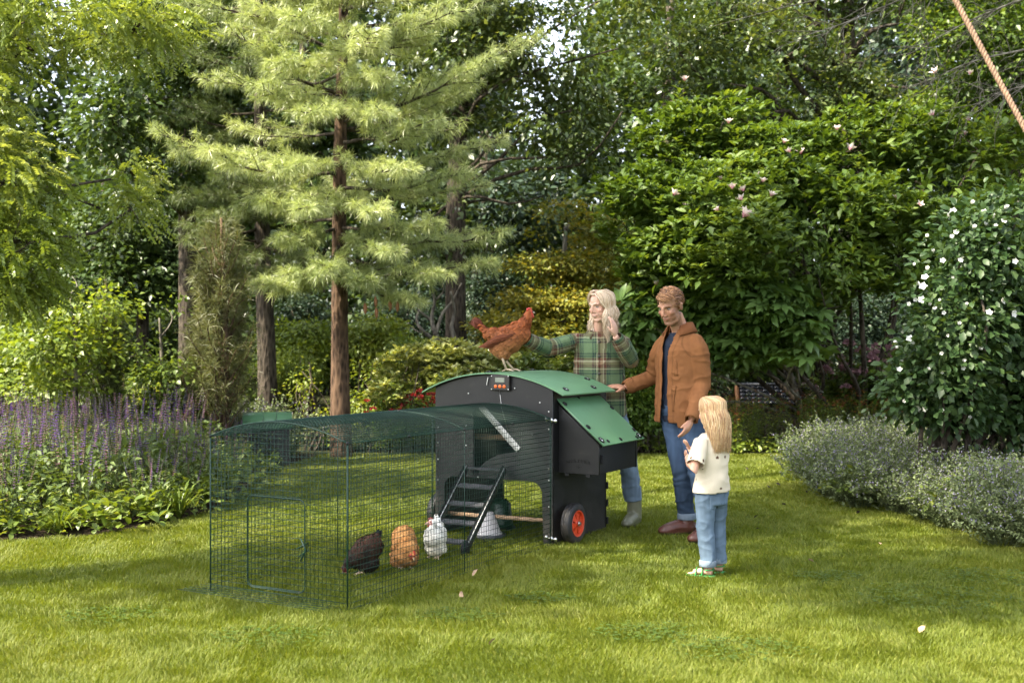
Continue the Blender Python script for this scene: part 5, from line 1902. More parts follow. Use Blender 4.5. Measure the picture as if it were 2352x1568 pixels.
# tall mauve phlox
phl = [proto_upright(s, 1.22, 16, 0.34, 0.12, 0.034, fl_ball(0.055, 34), True) for s in (61, 62)]
for u, s in ((1890, .82), (1925, .95), (1965, 1.08), (2000, 1.05), (2035, 1.0), (2065, .95), (1950, .9), (2010, .9)):
    plant('phlox', phl[rng.integers(2)], (l_mid, f_pink, m_stem), GX(u, 16.1), 16.1 + rng.normal() * .15, 'tall leafy plant with dusty mauve flower heads behind the rust flowered border', 'flower plant', 'mauve flowered plants at the far right', s)
plant('variegated_plant', proto_upright(71, 0.85, 14, 0.26, 0.11, 0.05, fl_daisy), (l_rhod, f_white, m_stem), GX(1885, 15.85), 15.85, 'cream variegated leafy plant left of the mauve flowers', 'bed plant', None, 1.0)

# ------------------------------------------------------------------ small garden buildings
m_tile = plain('dark_glazed_tile', (0.012, 0.013, 0.018), 0.25, var=0.2, spec=0.7)
m_frame = plain('orange_timber', (0.30, 0.13, 0.045), 0.65, var=0.25)


def tile_house():
    Y = 17.0
    hs = root('tiled_shelter', (GX(1790, Y), Y, 0), 'small timber shelter with dark tiled pitched roof under the fig', 'shelter', rz=-0.12)
    Lh, wh, ze, zr = 0.60, 0.32, 0.50, 0.76
    wl = MB()
    wl.box((0, 0, 0.25), (Lh * 2 - 0.12, wh * 2 - 0.16, 0.5))
    wl.build('wall', plain('shed_boards', (0.05, 0.035, 0.025), 0.8, var=0.3), hs, smooth=False)
    rf = MB()
    for s in (-1, 1):
        nrow, ncol = 5, 14
        for i in range(nrow):
            for j in range(ncol):
                t0, t1 = i / nrow, (i + 1.15) / nrow
                y0_, y1_ = s * wh * (1 - t0 * 1), s * wh * (1 - min(t1, 1))
                z0_, z1_ = ze + (zr - ze) * t0, ze + (zr - ze) * min(t1, 1)
                x = -Lh + 0.03 + (j + 0.5) * (2 * Lh - 0.06) / ncol
                rf.tube([(x, y0_, z0_ + 0.014), (x, y1_, z1_ + 0.002)], 0.045, 8, flat=0.35, up=(0, -s * (zr - ze), wh))
    rf.tube([(-Lh, 0, zr + 0.01), (Lh, 0, zr + 0.01)], 0.035, 10)
    rf.build('roof', m_tile, hs)
    for x in (-Lh - 0.01, Lh + 0.01):
        for s in (-1, 1):
            f = MB()
            f.tube([(x, s * (wh + 0.03), ze - 0.03), (x, 0, zr + 0.0)], 0.028, 4, flat=0.6)
            f.build('barge_board', m_frame, hs, smooth=False)
            MB().tube([(x, s * (wh - 0.06), 0), (x, s * (wh - 0.06), ze)], 0.03, 4).build('corner_post', m_frame, hs, smooth=False)


tile_house()


def far_coop():
    Y = 13.2
    c = root('barrel_coop', (GX(614, Y), Y, 0), 'low green barrel roofed coop behind the salvias, black round end', 'small coop', rz=0.22)
    L_, R_, h = 0.27, 0.15, 0.49
    bd = MB().box((0, 0, h / 2), (L_ * 2 - 0.06, R_ * 2 - 0.05, h))
    bd.build('body', m_black, c, smooth=False)
    a = np.linspace(-0.15, pi + 0.15, 22)
    g = MB()
    V, Q = [], []
    for x in (-L_, L_):
        for rr_ in (R_, R_ - 0.012):
            V += [(x, rr_ * cos(t), h - 0.03 + rr_ * sin(t)) for t in a]
    n = len(a)
    for k in range(n - 1):
        Q += [[k, k + 1, 2 * n + k + 1, 2 * n + k], [n + k, 3 * n + k, 3 * n + k + 1, n + k + 1], [k, n + k, n + k + 1, k + 1], [2 * n + k, 2 * n + k + 1, 3 * n + k + 1, 3 * n + k]]
    g.add(V, Q).build('roof', m_green, c)
    for x in (-L_ + 0.03, L_ - 0.03):
        e = MB()
        pts = [(x, (R_ - 0.014) * cos(t), h - 0.03 + (R_ - 0.014) * sin(t)) for t in a]
        V = pts + [(x + 0.012, p[1], p[2]) for p in pts] + [(x, 0, h - 0.05), (x + 0.012, 0, h - 0.05)]
        T = [[k, k + 1, 2 * n] for k in range(n - 1)] + [[n + k + 1, n + k, 2 * n + 1] for k in range(n - 1)]
        e.add(V, None, T).build('end_panel', m_black, c, smooth=False)


far_coop()


# rope of a swing
def rope():
    a, b = W(2180, -40, 5.2), W(2420, 400, 5.0)
    b = b + (b - a) * 0.85
    up_ = a + (a - b) * 0.5
    r = MB()
    n = 420
    t = np.linspace(0, 1, n)
    P = up_ + (b - up_) * t[:, None]
    P[:, 2] -= 0.03 * np.sin(pi * t)
    d = unit(b - up_)
    x = unit(np.cross(d, [0, 1, 0.2]))
    y = np.cross(d, x)
    Ln = np.linalg.norm(b - up_)
    for s in range(3):
        ph = 2 * pi * t * Ln / 0.055 + s * 2 * pi / 3
        C = P + (np.cos(ph)[:, None] * x + np.sin(ph)[:, None] * y) * 0.0060
        r.tube(C, 0.0072, 8)
    o = r.build('rope', plain('rope_fibre', (0.235, 0.145, 0.095), 0.85, var=0.35, scale=60, bump=0.5, bscale=300), None)
    tag(o, 'thick twisted brown rope hanging diagonally at the upper right corner', 'rope')


rope()

# bare twiggy branch hanging in at the upper right: a dead lower limb of an off-frame tree
def twigs():
    base = np.array([8.2, 12.0, 0.0])
    r = root('larch_tree', base, 'tree with thin bare twiggy branches reaching in across the top right', 'tree')
    tk, tw = MB(), MB()
    tk.tube([base, base + [0, 0, 3], base + [-0.1, 0, 6], base + [-0.1, 0, 9]], [0.2, 0.17, 0.13, 0.05], 12)
    for (u0, v0), (u1, v1), Yd in [((2500, -120), (1640, 60), 11.6), ((2500, -60), (2080, 130), 11.4), ((2500, 40), (2120, 200), 11.6), ((2500, 120), (2230, 250), 11.8), ((2480, -140), (1820, 90), 11.2), ((2500, -200), (1760, -20), 11.5)]:
        a, b = W(u0, v0, 12.0), W(u1, v1, Yd)
        tw.tube(bend(base + [0, 0, a[2] + 0.3], a, 4, 0.05), [0.05, 0.04, 0.03, 0.022], 6, caps=False)
        B_ = bend(a, b, 14, 0.10)
        tw.tube(B_, np.linspace(0.020, 0.003, 14), 5, caps=False)
        for i in range(30):
            t = rng.uniform(0.1, 1)
            p = np.array([np.interp(t, np.linspace(0, 1, 14), B_[:, k]) for k in range(3)])
            e = p + unit(unit(b - a) * 0.8 + rng.normal(size=3) * [0.5, 0.5, 0.5] + [0, 0, -0.2]) * rng.uniform(0.2, 0.75)
            S_ = bend(p, e, 5, 0.2)
            tw.tube(S_, np.linspace(0.0055, 0.0015, 5), 4, caps=False)
            for q in range(3):
                e2 = S_[2 + q % 3] + unit(e - p + rng.normal(size=3) * 0.3) * rng.uniform(0.08, 0.25)
                tw.tube([S_[2 + q % 3], e2], [0.0025, 0.001], 3, caps=False)
    shifted(tk, base).build('trunk', m_barkd, r)
    shifted(tw, base).build('branches', m_barkg, r)


twigs()

# clover and small weeds growing through the lawn
def clover():
    mb = MB()
    spots = [(2150, 1380, 0.40), (1480, 1460, 0.22), (620, 1470, 0.25), (1900, 1330, 0.20), (250, 1420, 0.22), (1050, 1420, 0.18), (2280, 1330, 0.3), (1250, 1380, 0.16), (1700, 1500, 0.25)]
    for u, v, rad in spots:
        Yv = CAM_Z * FPX / (v - CY)
        n = int(900 * rad)
        a, q = rng.random(n) * 6.28, rad * np.sqrt(rng.random(n)) * (0.6 + 0.4 * rng.random(n))
        C = np.stack([GX(u, Yv) + np.cos(a) * q * 1.4, Yv + np.sin(a) * q, 0.018 + 0.016 * rng.random(n)], 1)
        for k in range(3):
            b = k * 2.09 + a * 3
            leaves(mb, C, np.stack([np.cos(b), np.sin(b), 0.15 + 0 * b], 1), np.array([0, 0, 1.0]) + rng.normal(size=(n, 3)) * 0.2, 0.012, 0.011, np.clip(rng.normal(0.4, 0.15, n), 0, 1), OVAL)
    tag(mb.build('clover', l_mid), 'small round leaved clover scattered through the lawn', 'clover', kind='stuff')


clover()

# fallen leaves on the lawn
lf = MB()
leaves(lf, np.array([[0, 0, 0.0]]), np.array([[1.0, 0, 0.1]]), np.array([[0, 0.2, 1.0]]), 0.075, 0.05, 0.5, OVAL)
lfm = lf.mesh("fallen_leaf")
lfp = lfm.copy()
m_dry = plain('dark_dry_leaf', (0.030, 0.018, 0.016), 0.8, var=0.4)
m_pale = plain('pale_dry_leaf', (0.28, 0.19, 0.115), 0.7, var=0.3)
for u, v, dk_ in [(1747, 1226, 1), (1733, 1202, 1), (1735, 1115, 1), (1762, 1124, 1), (1780, 1113, 1), (1760, 1090, 1), (1718, 1084, 1), (1795, 1168, 1), (1782, 1120, 1), (1595, 1150, 1), (1588, 1160, 1), (1538, 1112, 1), (1575, 1122, 0), (1600, 1172, 1),
                  (2125, 1458, 0), (1122, 1503, 0), (1645, 1315, 0), (1085, 1340, 0), (1056, 1378, 0), (2020, 1260, 0), (1855, 1300, 0), (700, 1380, 0), (1968, 1192, 1), (1850, 1140, 1)]:
    Yv = CAM_Z * FPX / (v - CY)
    o = link("fallen_leaf", lfm if dk_ else lfp, m_dry if dk_ else m_pale, None, loc=(GX(u, Yv), Yv, 0.045))
    o.rotation_euler = (rng.normal() * 0.5, rng.normal() * 0.5, rng.random() * 6.3)
    o.scale = [rng.uniform(0.4, 0.75)] * 3
    tag(o, 'dark curled fallen leaf lying on the right lawn' if dk_ else 'pale dry fallen leaf lying on the lawn', 'leaf', 'dark fallen leaves on the lawn' if dk_ else 'pale fallen leaves on the lawn')

# ------------------------------------------------------------------ people
m_skin = painted('skin', 0.48, 0.35, 0.12)
m_hair = painted('hair', 0.42, 0.45)
m_cloth = painted('cloth', 0.85, 0.12, bump=0.25, bscale=220)
m_leather = painted('leather', 0.38, 0.5, bump=0.15, bscale=120)
m_rubber = painted('rubber_boot', 0.30, 0.5)
m_eye = painted('eye', 0.15, 0.6)
m_button = plain('dark_button', (0.03, 0.022, 0.018), 0.35)
UP = np.array([0, 0, 1.0])


def frame3(f, up=UP):
    f = unit(f)
    x = unit(np.cross(f, up))          # the figure's right-hand side
    return np.stack([x, f, np.cross(x, f)], 1)


def put(me_name, V, Q, T, C, mat, parent, origin, solid=0.0, smooth=True):
    me = raw_mesh(me_name, V - origin, Q, T, None, None, smooth)
    set_col(me, C)
    o = link(me_name, me, mat, parent)
    if solid:
        s = o.modifiers.new('s', 'SOLIDIFY')
        s.thickness = solid
        s.offset = -1
    return o


def seg_info(P, segs, inside=None):
    """nearest segment per point: (index, distance along, signed angle)"""
    best = np.full(len(P), 1e9)
    idx = np.zeros(len(P), int)
    along = np.zeros(len(P))
    for i, (a, b) in enumerate(segs):
        a, b = np.asarray(a), np.asarray(b)
        d = b - a
        L = np.linalg.norm(d)
        t = np.clip(((P - a) @ d) / L ** 2, 0, 1)
        D = np.linalg.norm(P - (a + t[:, None] * d), axis=1)
        m = D < best
        best[m], idx[m], along[m] = D[m], i, (t * L)[m]
    if inside is not None:
        idx[inside] = len(segs) - 1
    return idx, along, best


def hand(mb, w, d, n, side, curl=0.35, s=1.0, thumb=0.8, spread=0.06):
    w = np.asarray(w, float)
    d, n, side = unit(d), unit(n), unit(side)
    R = np.stack([d, side, n], 1)
    mb.ell(w + d * 0.048 * s, np.array([0.056, 0.042, 0.0165]) * s, R, 16, 10)
    mb.ell(w + d * 0.030 * s + side * 0.018 * s - n * 0.006 * s, np.array([0.034, 0.020, 0.016]) * s, R, 12, 8)
    for i, (off, L) in enumerate(((0.031, 0.073), (0.0105, 0.082), (-0.0105, 0.076), (-0.030, 0.060))):
        b = w + d * (0.083 - 0.010 * (i == 3)) * s + side * off * s
        a = curl * (0.7 + 0.15 * i)
        dd = unit(d + side * (1.2 - i * 0.8) * spread)
        pts = [b - d * 0.02 * s, b]
        p = b
        ang = a * 0.6
        for k, q in enumerate((0.45, 0.31, 0.24)):
            p = p + (dd * cos(ang) - n * sin(ang)) * L * q * s
            pts.append(p)
            ang += a
        mb.tube(pts, np.array([0.0088, 0.0092, 0.0084, 0.0078, 0.0060]) * s, 8)
    b = w + d * 0.022 * s + side * 0.026 * s
    t1 = b + (side * thumb + d * (1.2 - thumb) - n * 0.25) * 0.040 * s
    t2 = t1 + unit(side * thumb * 0.5 + d * 0.9 - n * 0.35) * 0.030 * s
    mb.tube([b - side * 0.012 * s, b, t1, t2], np.array([0.012, 0.0125, 0.0105, 0.0075]) * s, 8)


def head(mb, c, R, s, male=False):
    def P(x, y, z):
        return np.asarray(c) + R @ (np.array([x, y, z]) * s)

    def E(p, r):
        mb.ell(P(*p), np.array(r) * s, R, 20, 14)
    E((0, -0.012, 0.032), (0.073, 0.092, 0.083))
    E((0, 0.026, -0.018), (0.060, 0.060, 0.080))
    fm = 1.0 if male else 0.82
    E((0, 0.030, -0.070), (0.044 + 0.011 * male, 0.050, 0.040))
    for sx in (-1, 1):
        E((sx * 0.034, 0.044, -0.046), (0.026, 0.030, 0.036))
    E((0, 0.066, -0.098), (0.022 + 0.004 * male, 0.018, 0.017))
    for sx in (-1, 1):
        mb.tube([P(sx * 0.052, 0.0, -0.055), P(sx * 0.040, 0.038, -0.088), P(sx * 0.012, 0.066, -0.100)], np.array([0.018, 0.019, 0.016]) * s * (1.0 if male else 0.80), 8)
        E((sx * 0.042, 0.058, -0.022), (0.022, 0.020, 0.020))
        mb.tube([P(sx * 0.010, 0.083, 0.024), P(sx * 0.030, 0.080, 0.030), P(sx * 0.050, 0.060, 0.022)], np.array([0.010, 0.0115, 0.010]) * s * (1.0 if male else 0.72), 8)
        E((sx * 0.0105 * fm, 0.096 - 0.005 * (1 - male), -0.034), (0.0085 * fm, 0.010 * fm, 0.0075 * fm))
        E((sx * 0.074, -0.006, -0.004), (0.009, 0.019, 0.031))
        E((sx * 0.078, -0.010, 0.010), (0.010, 0.016, 0.014))
    mb.tube([P(0, 0.082, 0.026), P(0, 0.094, 0.004), P(0, 0.106 - 0.007 * (1 - male), -0.022), P(0, 0.107 - 0.007 * (1 - male), -0.030)], np.array([0.009, 0.0095, 0.0115, 0.0105]) * s * fm, 10)
    mb.tube([P(-0.025, 0.074, -0.055), P(-0.010, 0.086, -0.055), P(0, 0.087, -0.0565), P(0.010, 0.086, -0.055), P(0.025, 0.074, -0.055)], np.array([0.004, 0.0065, 0.006, 0.0065, 0.004]) * s, 8)
    mb.tube([P(-0.022, 0.074, -0.062), P(0, 0.086, -0.069), P(0.022, 0.074, -0.062)], np.array([0.004, 0.0078, 0.004]) * s, 8)


def eyes(c, R, s, parent, origin, look):
    for sx in (-1, 1):
        p = np.asarray(c) + R @ (np.array([sx * 0.0315, 0.0700, 0.0060]) * s)
        k = MB().ell((0, 0, 0), np.array([0.0122, 0.0102, 0.0050]) * s, R, 14, 10)
        V, Q, T, A, mi = k.arrays()
        d = unit(V) @ unit(np.asarray(look))
        C = np.where((d > 0.55)[:, None], np.array([[0.045, 0.05, 0.045]]), np.array([[0.22, 0.19, 0.165]]))
        C = np.where((d > 0.90)[:, None], np.array([[0.008, 0.008, 0.008]]), C)
        put('eye', V + p, Q, T, C, m_eye, parent, origin)


def skin_cols(V, c, R, s, base, lip, brow, beard=None, blush=None):
    n = len(V)
    C = np.repeat([base], n, 0) * (1 + 0.05 * nz(V, 30, 3))[:, None]
    L = (V - np.asarray(c)) @ R / s
    hd = np.linalg.norm(L, axis=1) < 0.16
    x, y, z = L.T

    def mix(m, col):
        nonlocal C
        m = np.clip(m, 0, 1)[:, None]
        C = C * (1 - m) + np.array([col]) * m
    if blush is not None:
        mix(hd * 0.45 * np.exp(-(((np.abs(x) - 0.042) / 0.020) ** 2 + ((z + 0.028) / 0.022) ** 2)) * (y > 0.03), blush)
        mix(hd * 0.35 * np.exp(-((x / 0.012) ** 2 + ((z + 0.028) / 0.015) ** 2)) * (y > 0.09), blush)
    if beard is not None:
        m = 1 / (1 + np.exp((z + 0.044 - 0.055 * np.clip((np.abs(x) - 0.028) / 0.03, 0, 1)) / 0.006))
        m *= (y > -0.012) * (z > -0.135)
        m *= 1 - 0.85 * np.exp(-((x / 0.022) ** 2 + ((z + 0.0625) / 0.010) ** 2))
        mix(hd * m * (0.62 + 0.2 * nz(V, 260, 5)), beard)
    mix(hd * (y > 0.065) * np.exp(-((x / 0.021) ** 2 + ((z + 0.0585) / 0.0072) ** 4 + ((z + 0.0635) / 0.012) ** 4)) * 0.8, lip)
    mix(hd * (y > 0.05) * np.exp(-(((np.abs(x) - 0.031) / 0.019) ** 4 + ((z - 0.0265 - 0.10 * (0.03 - np.abs(x)) * (np.abs(x) > 0.03)) / 0.0058) ** 2)) * 0.75, brow)
    mix(hd * (y > 0.05) * np.exp(-(((np.abs(x) - 0.0315) / 0.015) ** 4 + ((z - 0.0135) / 0.0035) ** 2)) * 0.7, brow * 0.6)
    return C


def hair_strands(paths, r, seg=5, flat=0.5):
    """paths: list of (points, colour)"""
    V, Q, T, C, n = [], [], [], [], 0
    for pts, col, rs in paths:
        k = MB()
        m = len(pts)
        t = np.linspace(0, 1, m)
        prof = np.minimum(1, 0.55 + t * 4) * np.clip((1.02 - t) * 3.2, 0.10, 1)
        k.tube(pts, r * rs * prof, seg, flat=flat)
        v, q, tt, _, _ = k.arrays()
        V.append(v)
        Q.append(q + n)
        T.append(tt + n)
        C.append(np.repeat([col], len(v), 0))
        n += len(v)
    return np.concatenate(V), np.concatenate(Q), np.concatenate(T), np.concatenate(C)


def smooth_path(pts, n):
    pts = np.asarray(pts, float)
    t = np.linspace(0, len(pts) - 1, n)
    i = np.clip(t.astype(int), 0, len(pts) - 2)
    f = (t - i)[:, None]
    p0, p1, p2, p3 = pts[np.maximum(i - 1, 0)], pts[i], pts[i + 1], pts[np.minimum(i + 2, len(pts) - 1)]
    return 0.5 * (2 * p1 + (p2 - p0) * f + (2 * p0 - 5 * p1 + 4 * p2 - p3) * f ** 2 + (3 * p1 - p0 - 3 * p2 + p3) * f ** 3)


def patch(name, V, N, Q, T, C, mask, off, mat, parent, origin, dark=0.85):
    """a piece of cloth lying on a garment: the masked faces lifted off it"""
    keep = mask
    idx = np.cumsum(keep) - 1
    q = Q[keep[Q].all(1)]
    if not len(q):
        return None
    v = V + N * off
    return put(name, v[keep], idx[q], np.zeros((0, 3), int), C[keep] * dark, mat, parent, origin, 0.004)


def normals(V, Q, T):
    N = np.zeros_like(V)
    if len(Q):
        n = np.cross(V[Q[:, 2]] - V[Q[:, 0]], V[Q[:, 3]] - V[Q[:, 1]])
        for k in range(4):
            np.add.at(N, Q[:, k], n)
    if len(T):
        n = np.cross(V[T[:, 1]] - V[T[:, 0]], V[T[:, 2]] - V[T[:, 0]])
        for k in range(3):
            np.add.at(N, T[:, k], n)
    return unit(N)


def wrinkle(V, N, amp, seed, sc=(14, 14, 26)):
    w = nz(V * np.array(sc), 1, seed) * 0.5 + nz(V * np.array(sc) * 2.1, 1, seed + 1) * 0.25
    q = V + 0.03 * np.stack([nz(V * 9, 1, seed + 5), nz(V * 9, 1, seed + 6), nz(V * 9, 1, seed + 7)], 1)
    ridge = (1 - np.abs(nz(q * np.array(sc) * 0.75, 1, seed + 3))) ** 4
    return V + N * (amp * (w + 1.25 * ridge - 0.4))[:, None]


def denim(V, base, seed, fade=None):
    C = np.repeat([base], len(V), 0)
    C = C * (1 + 0.22 * nz(V, 7, seed) + 0.16 * nz(V * [60, 60, 9], 1, seed + 2))[:, None]
    if fade is not None:
        C = C * (1 + 0.7 * fade[:, None])
    return C


def boot(name, ankle, dirv, L, ht, col, solecol, parent, origin, mat, h_shaft=0.10, r_sh=0.052, s=1.0, toe=1.0):
    a = np.asarray(ankle, float)
    d = unit([dirv[0], dirv[1], 0])
    sd = np.cross(UP, d)
    g = np.array([a[0], a[1], 0.0])
    mb = MB()
    R = np.stack([d, sd, UP], 1)
    mb.ell(g - d * 0.02 * s + UP * 0.052 * s, np.array([0.060, 0.042, 0.048]) * s, R)
    mb.tube([g - d * 0.03 * s + UP * 0.05 * s, g + d * L * 0.25 + UP * 0.058 * s, g + d * L * 0.5 + UP * 0.045 * s, g + d * L * 0.66 + UP * 0.040 * s], np.array([0.050, 0.053, 0.047, 0.036]) * s, 12, flat=0.95)
    mb.ell(g + d * L * 0.58 + UP * 0.036 * s, np.array([0.062, 0.046, 0.036 * toe]) * s, R)
    mb.tube([g + UP * 0.05 * s, g + UP * (0.06 * s + h_shaft)], [r_sh * 1.02, r_sh], 14)
    mb.loft([(g + d * L * 0.27 + UP * 0.004, d * L * 0.485, sd * 0.044 * s), (g + d * L * 0.27 + UP * 0.026 * s, d * L * 0.485, sd * 0.046 * s)])
    V, N, Q, T = remesh(mb, 0.006, 4)
    V[:, 2] = np.maximum(V[:, 2], 0.002)
    C = np.repeat([col], len(V), 0) * (1 + 0.15 * nz(V, 25, 4))[:, None]
    C[V[:, 2] < 0.024 * s] = solecol
    return put(name, V, Q, T, C, mat, parent, origin)


# =================================================================== the man
def man():
    O = np.array([GX(1562, 8.55), 8.55, 0.0])
    f = unit([-0.80, -0.60, 0])
    lf = np.array([0.6, -0.8, 0])
    ctr = np.array([O[0], O[1], 0])
    r = root('person', O, 'man in tan brown jacket and blue jeans resting one hand on the coop roof', 'person')

    def T_(z, fo=0.0):
        return ctr + UP * z + f * fo
    hc = W(1541, 703, 8.47)
    R = frame3([-0.64, -0.66, -0.38])
    nb = T_(1.485, 0.0)
    SL, SR = T_(1.385) + lf * 0.180, T_(1.385) - lf * 0.180
    EL, WL = W(1613, 884, 8.40), W(1588, 962, 8.24)
    ER, WR_ = W(1499, 866, 8.80), W(1437, 889, 8.74)
    HL_, KL, AL = T_(0.93) + lf * 0.09, W(1603, 1085, 8.33), W(1634, 1205, 8.24)
    HR_, KR, AR = T_(0.93) - lf * 0.085, W(1566, 1083, 8.47), W(1577, 1198, 8.53)
    AL[2] = AR[2] = 0.09
    s = 1.09
    b = MB()
    head(b, hc, R, s, True)
    b.tube([T_(1.42), nb, hc + R @ np.array([0, -0.015, -0.07]) * s], [0.070, 0.062, 0.058], 16)
    b.loft([(T_(0.84), lf * 0.14, f * 0.10), (T_(0.95), lf * 0.15, f * 0.105), (T_(1.1), lf * 0.14, f * 0.10), (T_(1.28), lf * 0.15, f * 0.11), (T_(1.38), lf * 0.135, f * 0.09), (T_(1.45), lf * 0.07, f * 0.06)])
    for S, E, Wp in ((SL, EL, WL), (SR, ER, WR_)):
        b.tube([S * 0.95 + E * 0.05, (S + E) / 2, E, (E + Wp) / 2, Wp], [0.040, 0.042, 0.036, 0.036, 0.026], 12)
    for H, K, A in ((HL_, KL, AL), (HR_, KR, AR)):
        b.tube([H, (H + K) / 2, K, (K + A) / 2, A, A * [1, 1, 0] + UP * 0.03], [0.085, 0.075, 0.055, 0.052, 0.038, 0.04], 12)
    hand(b, WL + unit(WL - EL) * 0.01, unit(WL - EL) + [-0.1, -0.1, 0], unit([0.75, -0.65, 0.1]), unit([-0.6, -0.75, 0.1]), 0.45, 1.05, 0.55)
    hand(b, WR_ + unit(WR_ - ER) * 0.005, [-0.98, -0.05, 0.10], [0.12, -0.30, 0.95], [-0.05, -0.95, -0.25], 0.30, 1.05, 0.75)
    V, N, Q, T = remesh(b, 0.0046, 6)
    C = skin_cols(V, hc, R, s, np.array([0.40, 0.205, 0.128]), np.array([0.30, 0.095, 0.075]), np.array([0.065, 0.032, 0.018]), np.array([0.13, 0.065, 0.038]), np.array([0.45, 0.16, 0.11]))
    put('body', V, Q, T, C, m_skin, r, O)
    eyes(hc, R, s, r, O, R @ np.array([0.0, 0.9, -0.5]))
    # ring
    k = MB()
    # navy t-shirt
    mb = MB()
    mb.loft([(T_(0.82), lf * 0.165, f * 0.122), (T_(0.95), lf * 0.17, f * 0.125), (T_(1.1), lf * 0.16, f * 0.118), (T_(1.28), lf * 0.17, f * 0.125), (T_(1.38), lf * 0.145, f * 0.110), (T_(1.43), lf * 0.095, f * 0.085), (T_(1.465), lf * 0.075, f * 0.072)])
    V, N, Q, T = remesh(mb, 0.008, 3)
    V = wrinkle(V, N, 0.004, 31)
    put('t_shirt', V, Q, T, np.repeat([[0.016, 0.022, 0.036]], len(V), 0), m_cloth, r, O)
    # jacket
    mb = MB()
    mb.loft([(T_(0.78), lf * 0.212, f * 0.160), (T_(0.86), lf * 0.212, f * 0.160), (T_(0.95), lf * 0.207, f * 0.158), (T_(1.1), lf * 0.198, f * 0.150), (T_(1.25), lf * 0.204, f * 0.150), (T_(1.34), lf * 0.204, f * 0.142),
             (T_(1.40), lf * 0.180, f * 0.120), (T_(1.45), lf * 0.130, f * 0.100), (T_(1.495), lf * 0.085, f * 0.086)], seg=40)
    for S, E, Wp in ((SL, EL, WL), (SR, ER, WR_)):
        e2 = Wp + unit(Wp - E) * 0.03
        inn = unit(T_(S[2]) - S)
        mb.tube([S + UP * 0.048 + inn * 0.075, S + UP * 0.030 + inn * 0.030, S - UP * 0.015, S * 0.72 + E * 0.28, S * 0.4 + E * 0.6, E, E * 0.5 + Wp * 0.5, Wp, e2], [0.022, 0.050, 0.066, 0.074, 0.069, 0.063, 0.057, 0.048, 0.048], 18)
    V, N, Q, T = remesh(mb, 0.0072, 6)
    idx, al, dist = seg_info(V, [(SL, EL), (EL, WL), (SR, ER), (ER, WR_), (T_(0.8), T_(1.42))])
    arm = idx < 4
    V = wrinkle(V, N, 0.0055, 41, (12, 12, 22))
    # creases that run across the sleeves
    q = np.where(arm, np.sin(al * 95 + 3.0 * nz(V, 9, 5)) * (0.35 + 0.65 * nz(V, 6, 7)) * 0.0022, 0)
    V = V + N * q[:, None]
    L = V - ctr
    la, fo, z = L @ lf, L @ f, V[:, 2]
    torso = idx == 4
    # hem, cuffs, neck and front opening
    bad = torso & (z < 0.815)
    for E, Wp in ((EL, WL), (ER, WR_)):
        d = unit(Wp - E)
        bad |= (((V - (Wp + d * 0.012)) @ d) > 0) & (np.linalg.norm(V - Wp, axis=1) < 0.11)
    bad |= torso & (np.hypot(la, fo) < 0.088) & (z > 1.44)
    opn = 0.026 + 0.030 * np.clip((z - 1.30) / 0.18, 0, 1) + 0.022 * np.clip((1.0 - z) / 0.2, 0, 1)
    la0 = -0.008
    bad |= torso & (np.abs(la - la0) < opn) & (fo > 0.03)
    C = np.repeat([[0.190, 0.080, 0.031]], len(V), 0) * (1 + 0.14 * nz(V, 5, 43) + 0.10 * nz(V, 40, 44))[:, None]
    # stitched bands: hem, placket, cuffs
    edge = np.exp(-((z - 0.865) / 0.004) ** 2) * torso + np.exp(-((np.abs(la - la0) - opn - 0.045) / 0.004) ** 2) * torso * (fo > 0)
    sh = np.exp(-((np.linalg.norm(V - SL, axis=1) - 0.115) / 0.005) ** 2)
    C *= (1 - 0.35 * np.clip(edge + sh, 0, 1))[:, None]
    V2, Q2, T2, C2 = drop(V, Q, T, bad, (C,))
    jk = put('jacket', V2, Q2, T2, C2, m_cloth, r, O, 0.006)
    NN = normals(V, Q, T)
    lx = la - la0
    pk = torso & (fo > -0.02)
    patch('chest_pocket', V, NN, Q, T, C, pk & (lx > 0.085) & (lx < 0.185) & (z > 1.15) & (z < 1.275), 0.004, m_cloth, jk, O, 0.93)
    patch('pocket_flap', V, NN, Q, T, C, pk & (lx > 0.080) & (lx < 0.190) & (z > 1.245) & (z < 1.290), 0.009, m_cloth, jk, O, 1.06)
    patch('hip_pocket', V, NN, Q, T, C, pk & (lx > 0.075) & (lx < 0.205) & (z > 0.90) & (z < 1.075), 0.005, m_cloth, jk, O, 0.93)
    patch('hip_flap', V, NN, Q, T, C, pk & (lx > 0.070) & (lx < 0.210) & (z > 1.045) & (z < 1.085), 0.009, m_cloth, jk, O, 1.05)
    for E, Wp in ((EL, WL), (ER, WR_)):
        d = unit(Wp - E)
        t = (V - Wp) @ d
        patch('cuff', V, NN, Q, T, C, (t > -0.062) & (t < 0.008) & (np.linalg.norm(V - Wp, axis=1) < 0.11), 0.004, m_cloth, jk, O, 0.96)
    # buttons down the right-hand front edge
    for zz in (0.90, 1.0, 1.10, 1.20, 1.30):
        m = torso & (np.abs(lx + 0.055 + 0.01 * (zz > 1.25)) < 0.012) & (np.abs(z - zz) < 0.012) & (fo > 0)
        if m.any():
            p, n_ = V[m].mean(0), unit(NN[m].mean(0))
            MB().ell(p + n_ * 0.006, (0.010, 0.010, 0.005), frame3(np.cross(n_, [1, 0, 0.1]), n_), 12, 8).build('button', m_button, jk, loc=None)
            bpy.data.objects[-1] if False else None
            jk.children[-1].location = -O
    # folded collar
    A = np.linspace(-2.45, 2.45, 36)
    rings = []
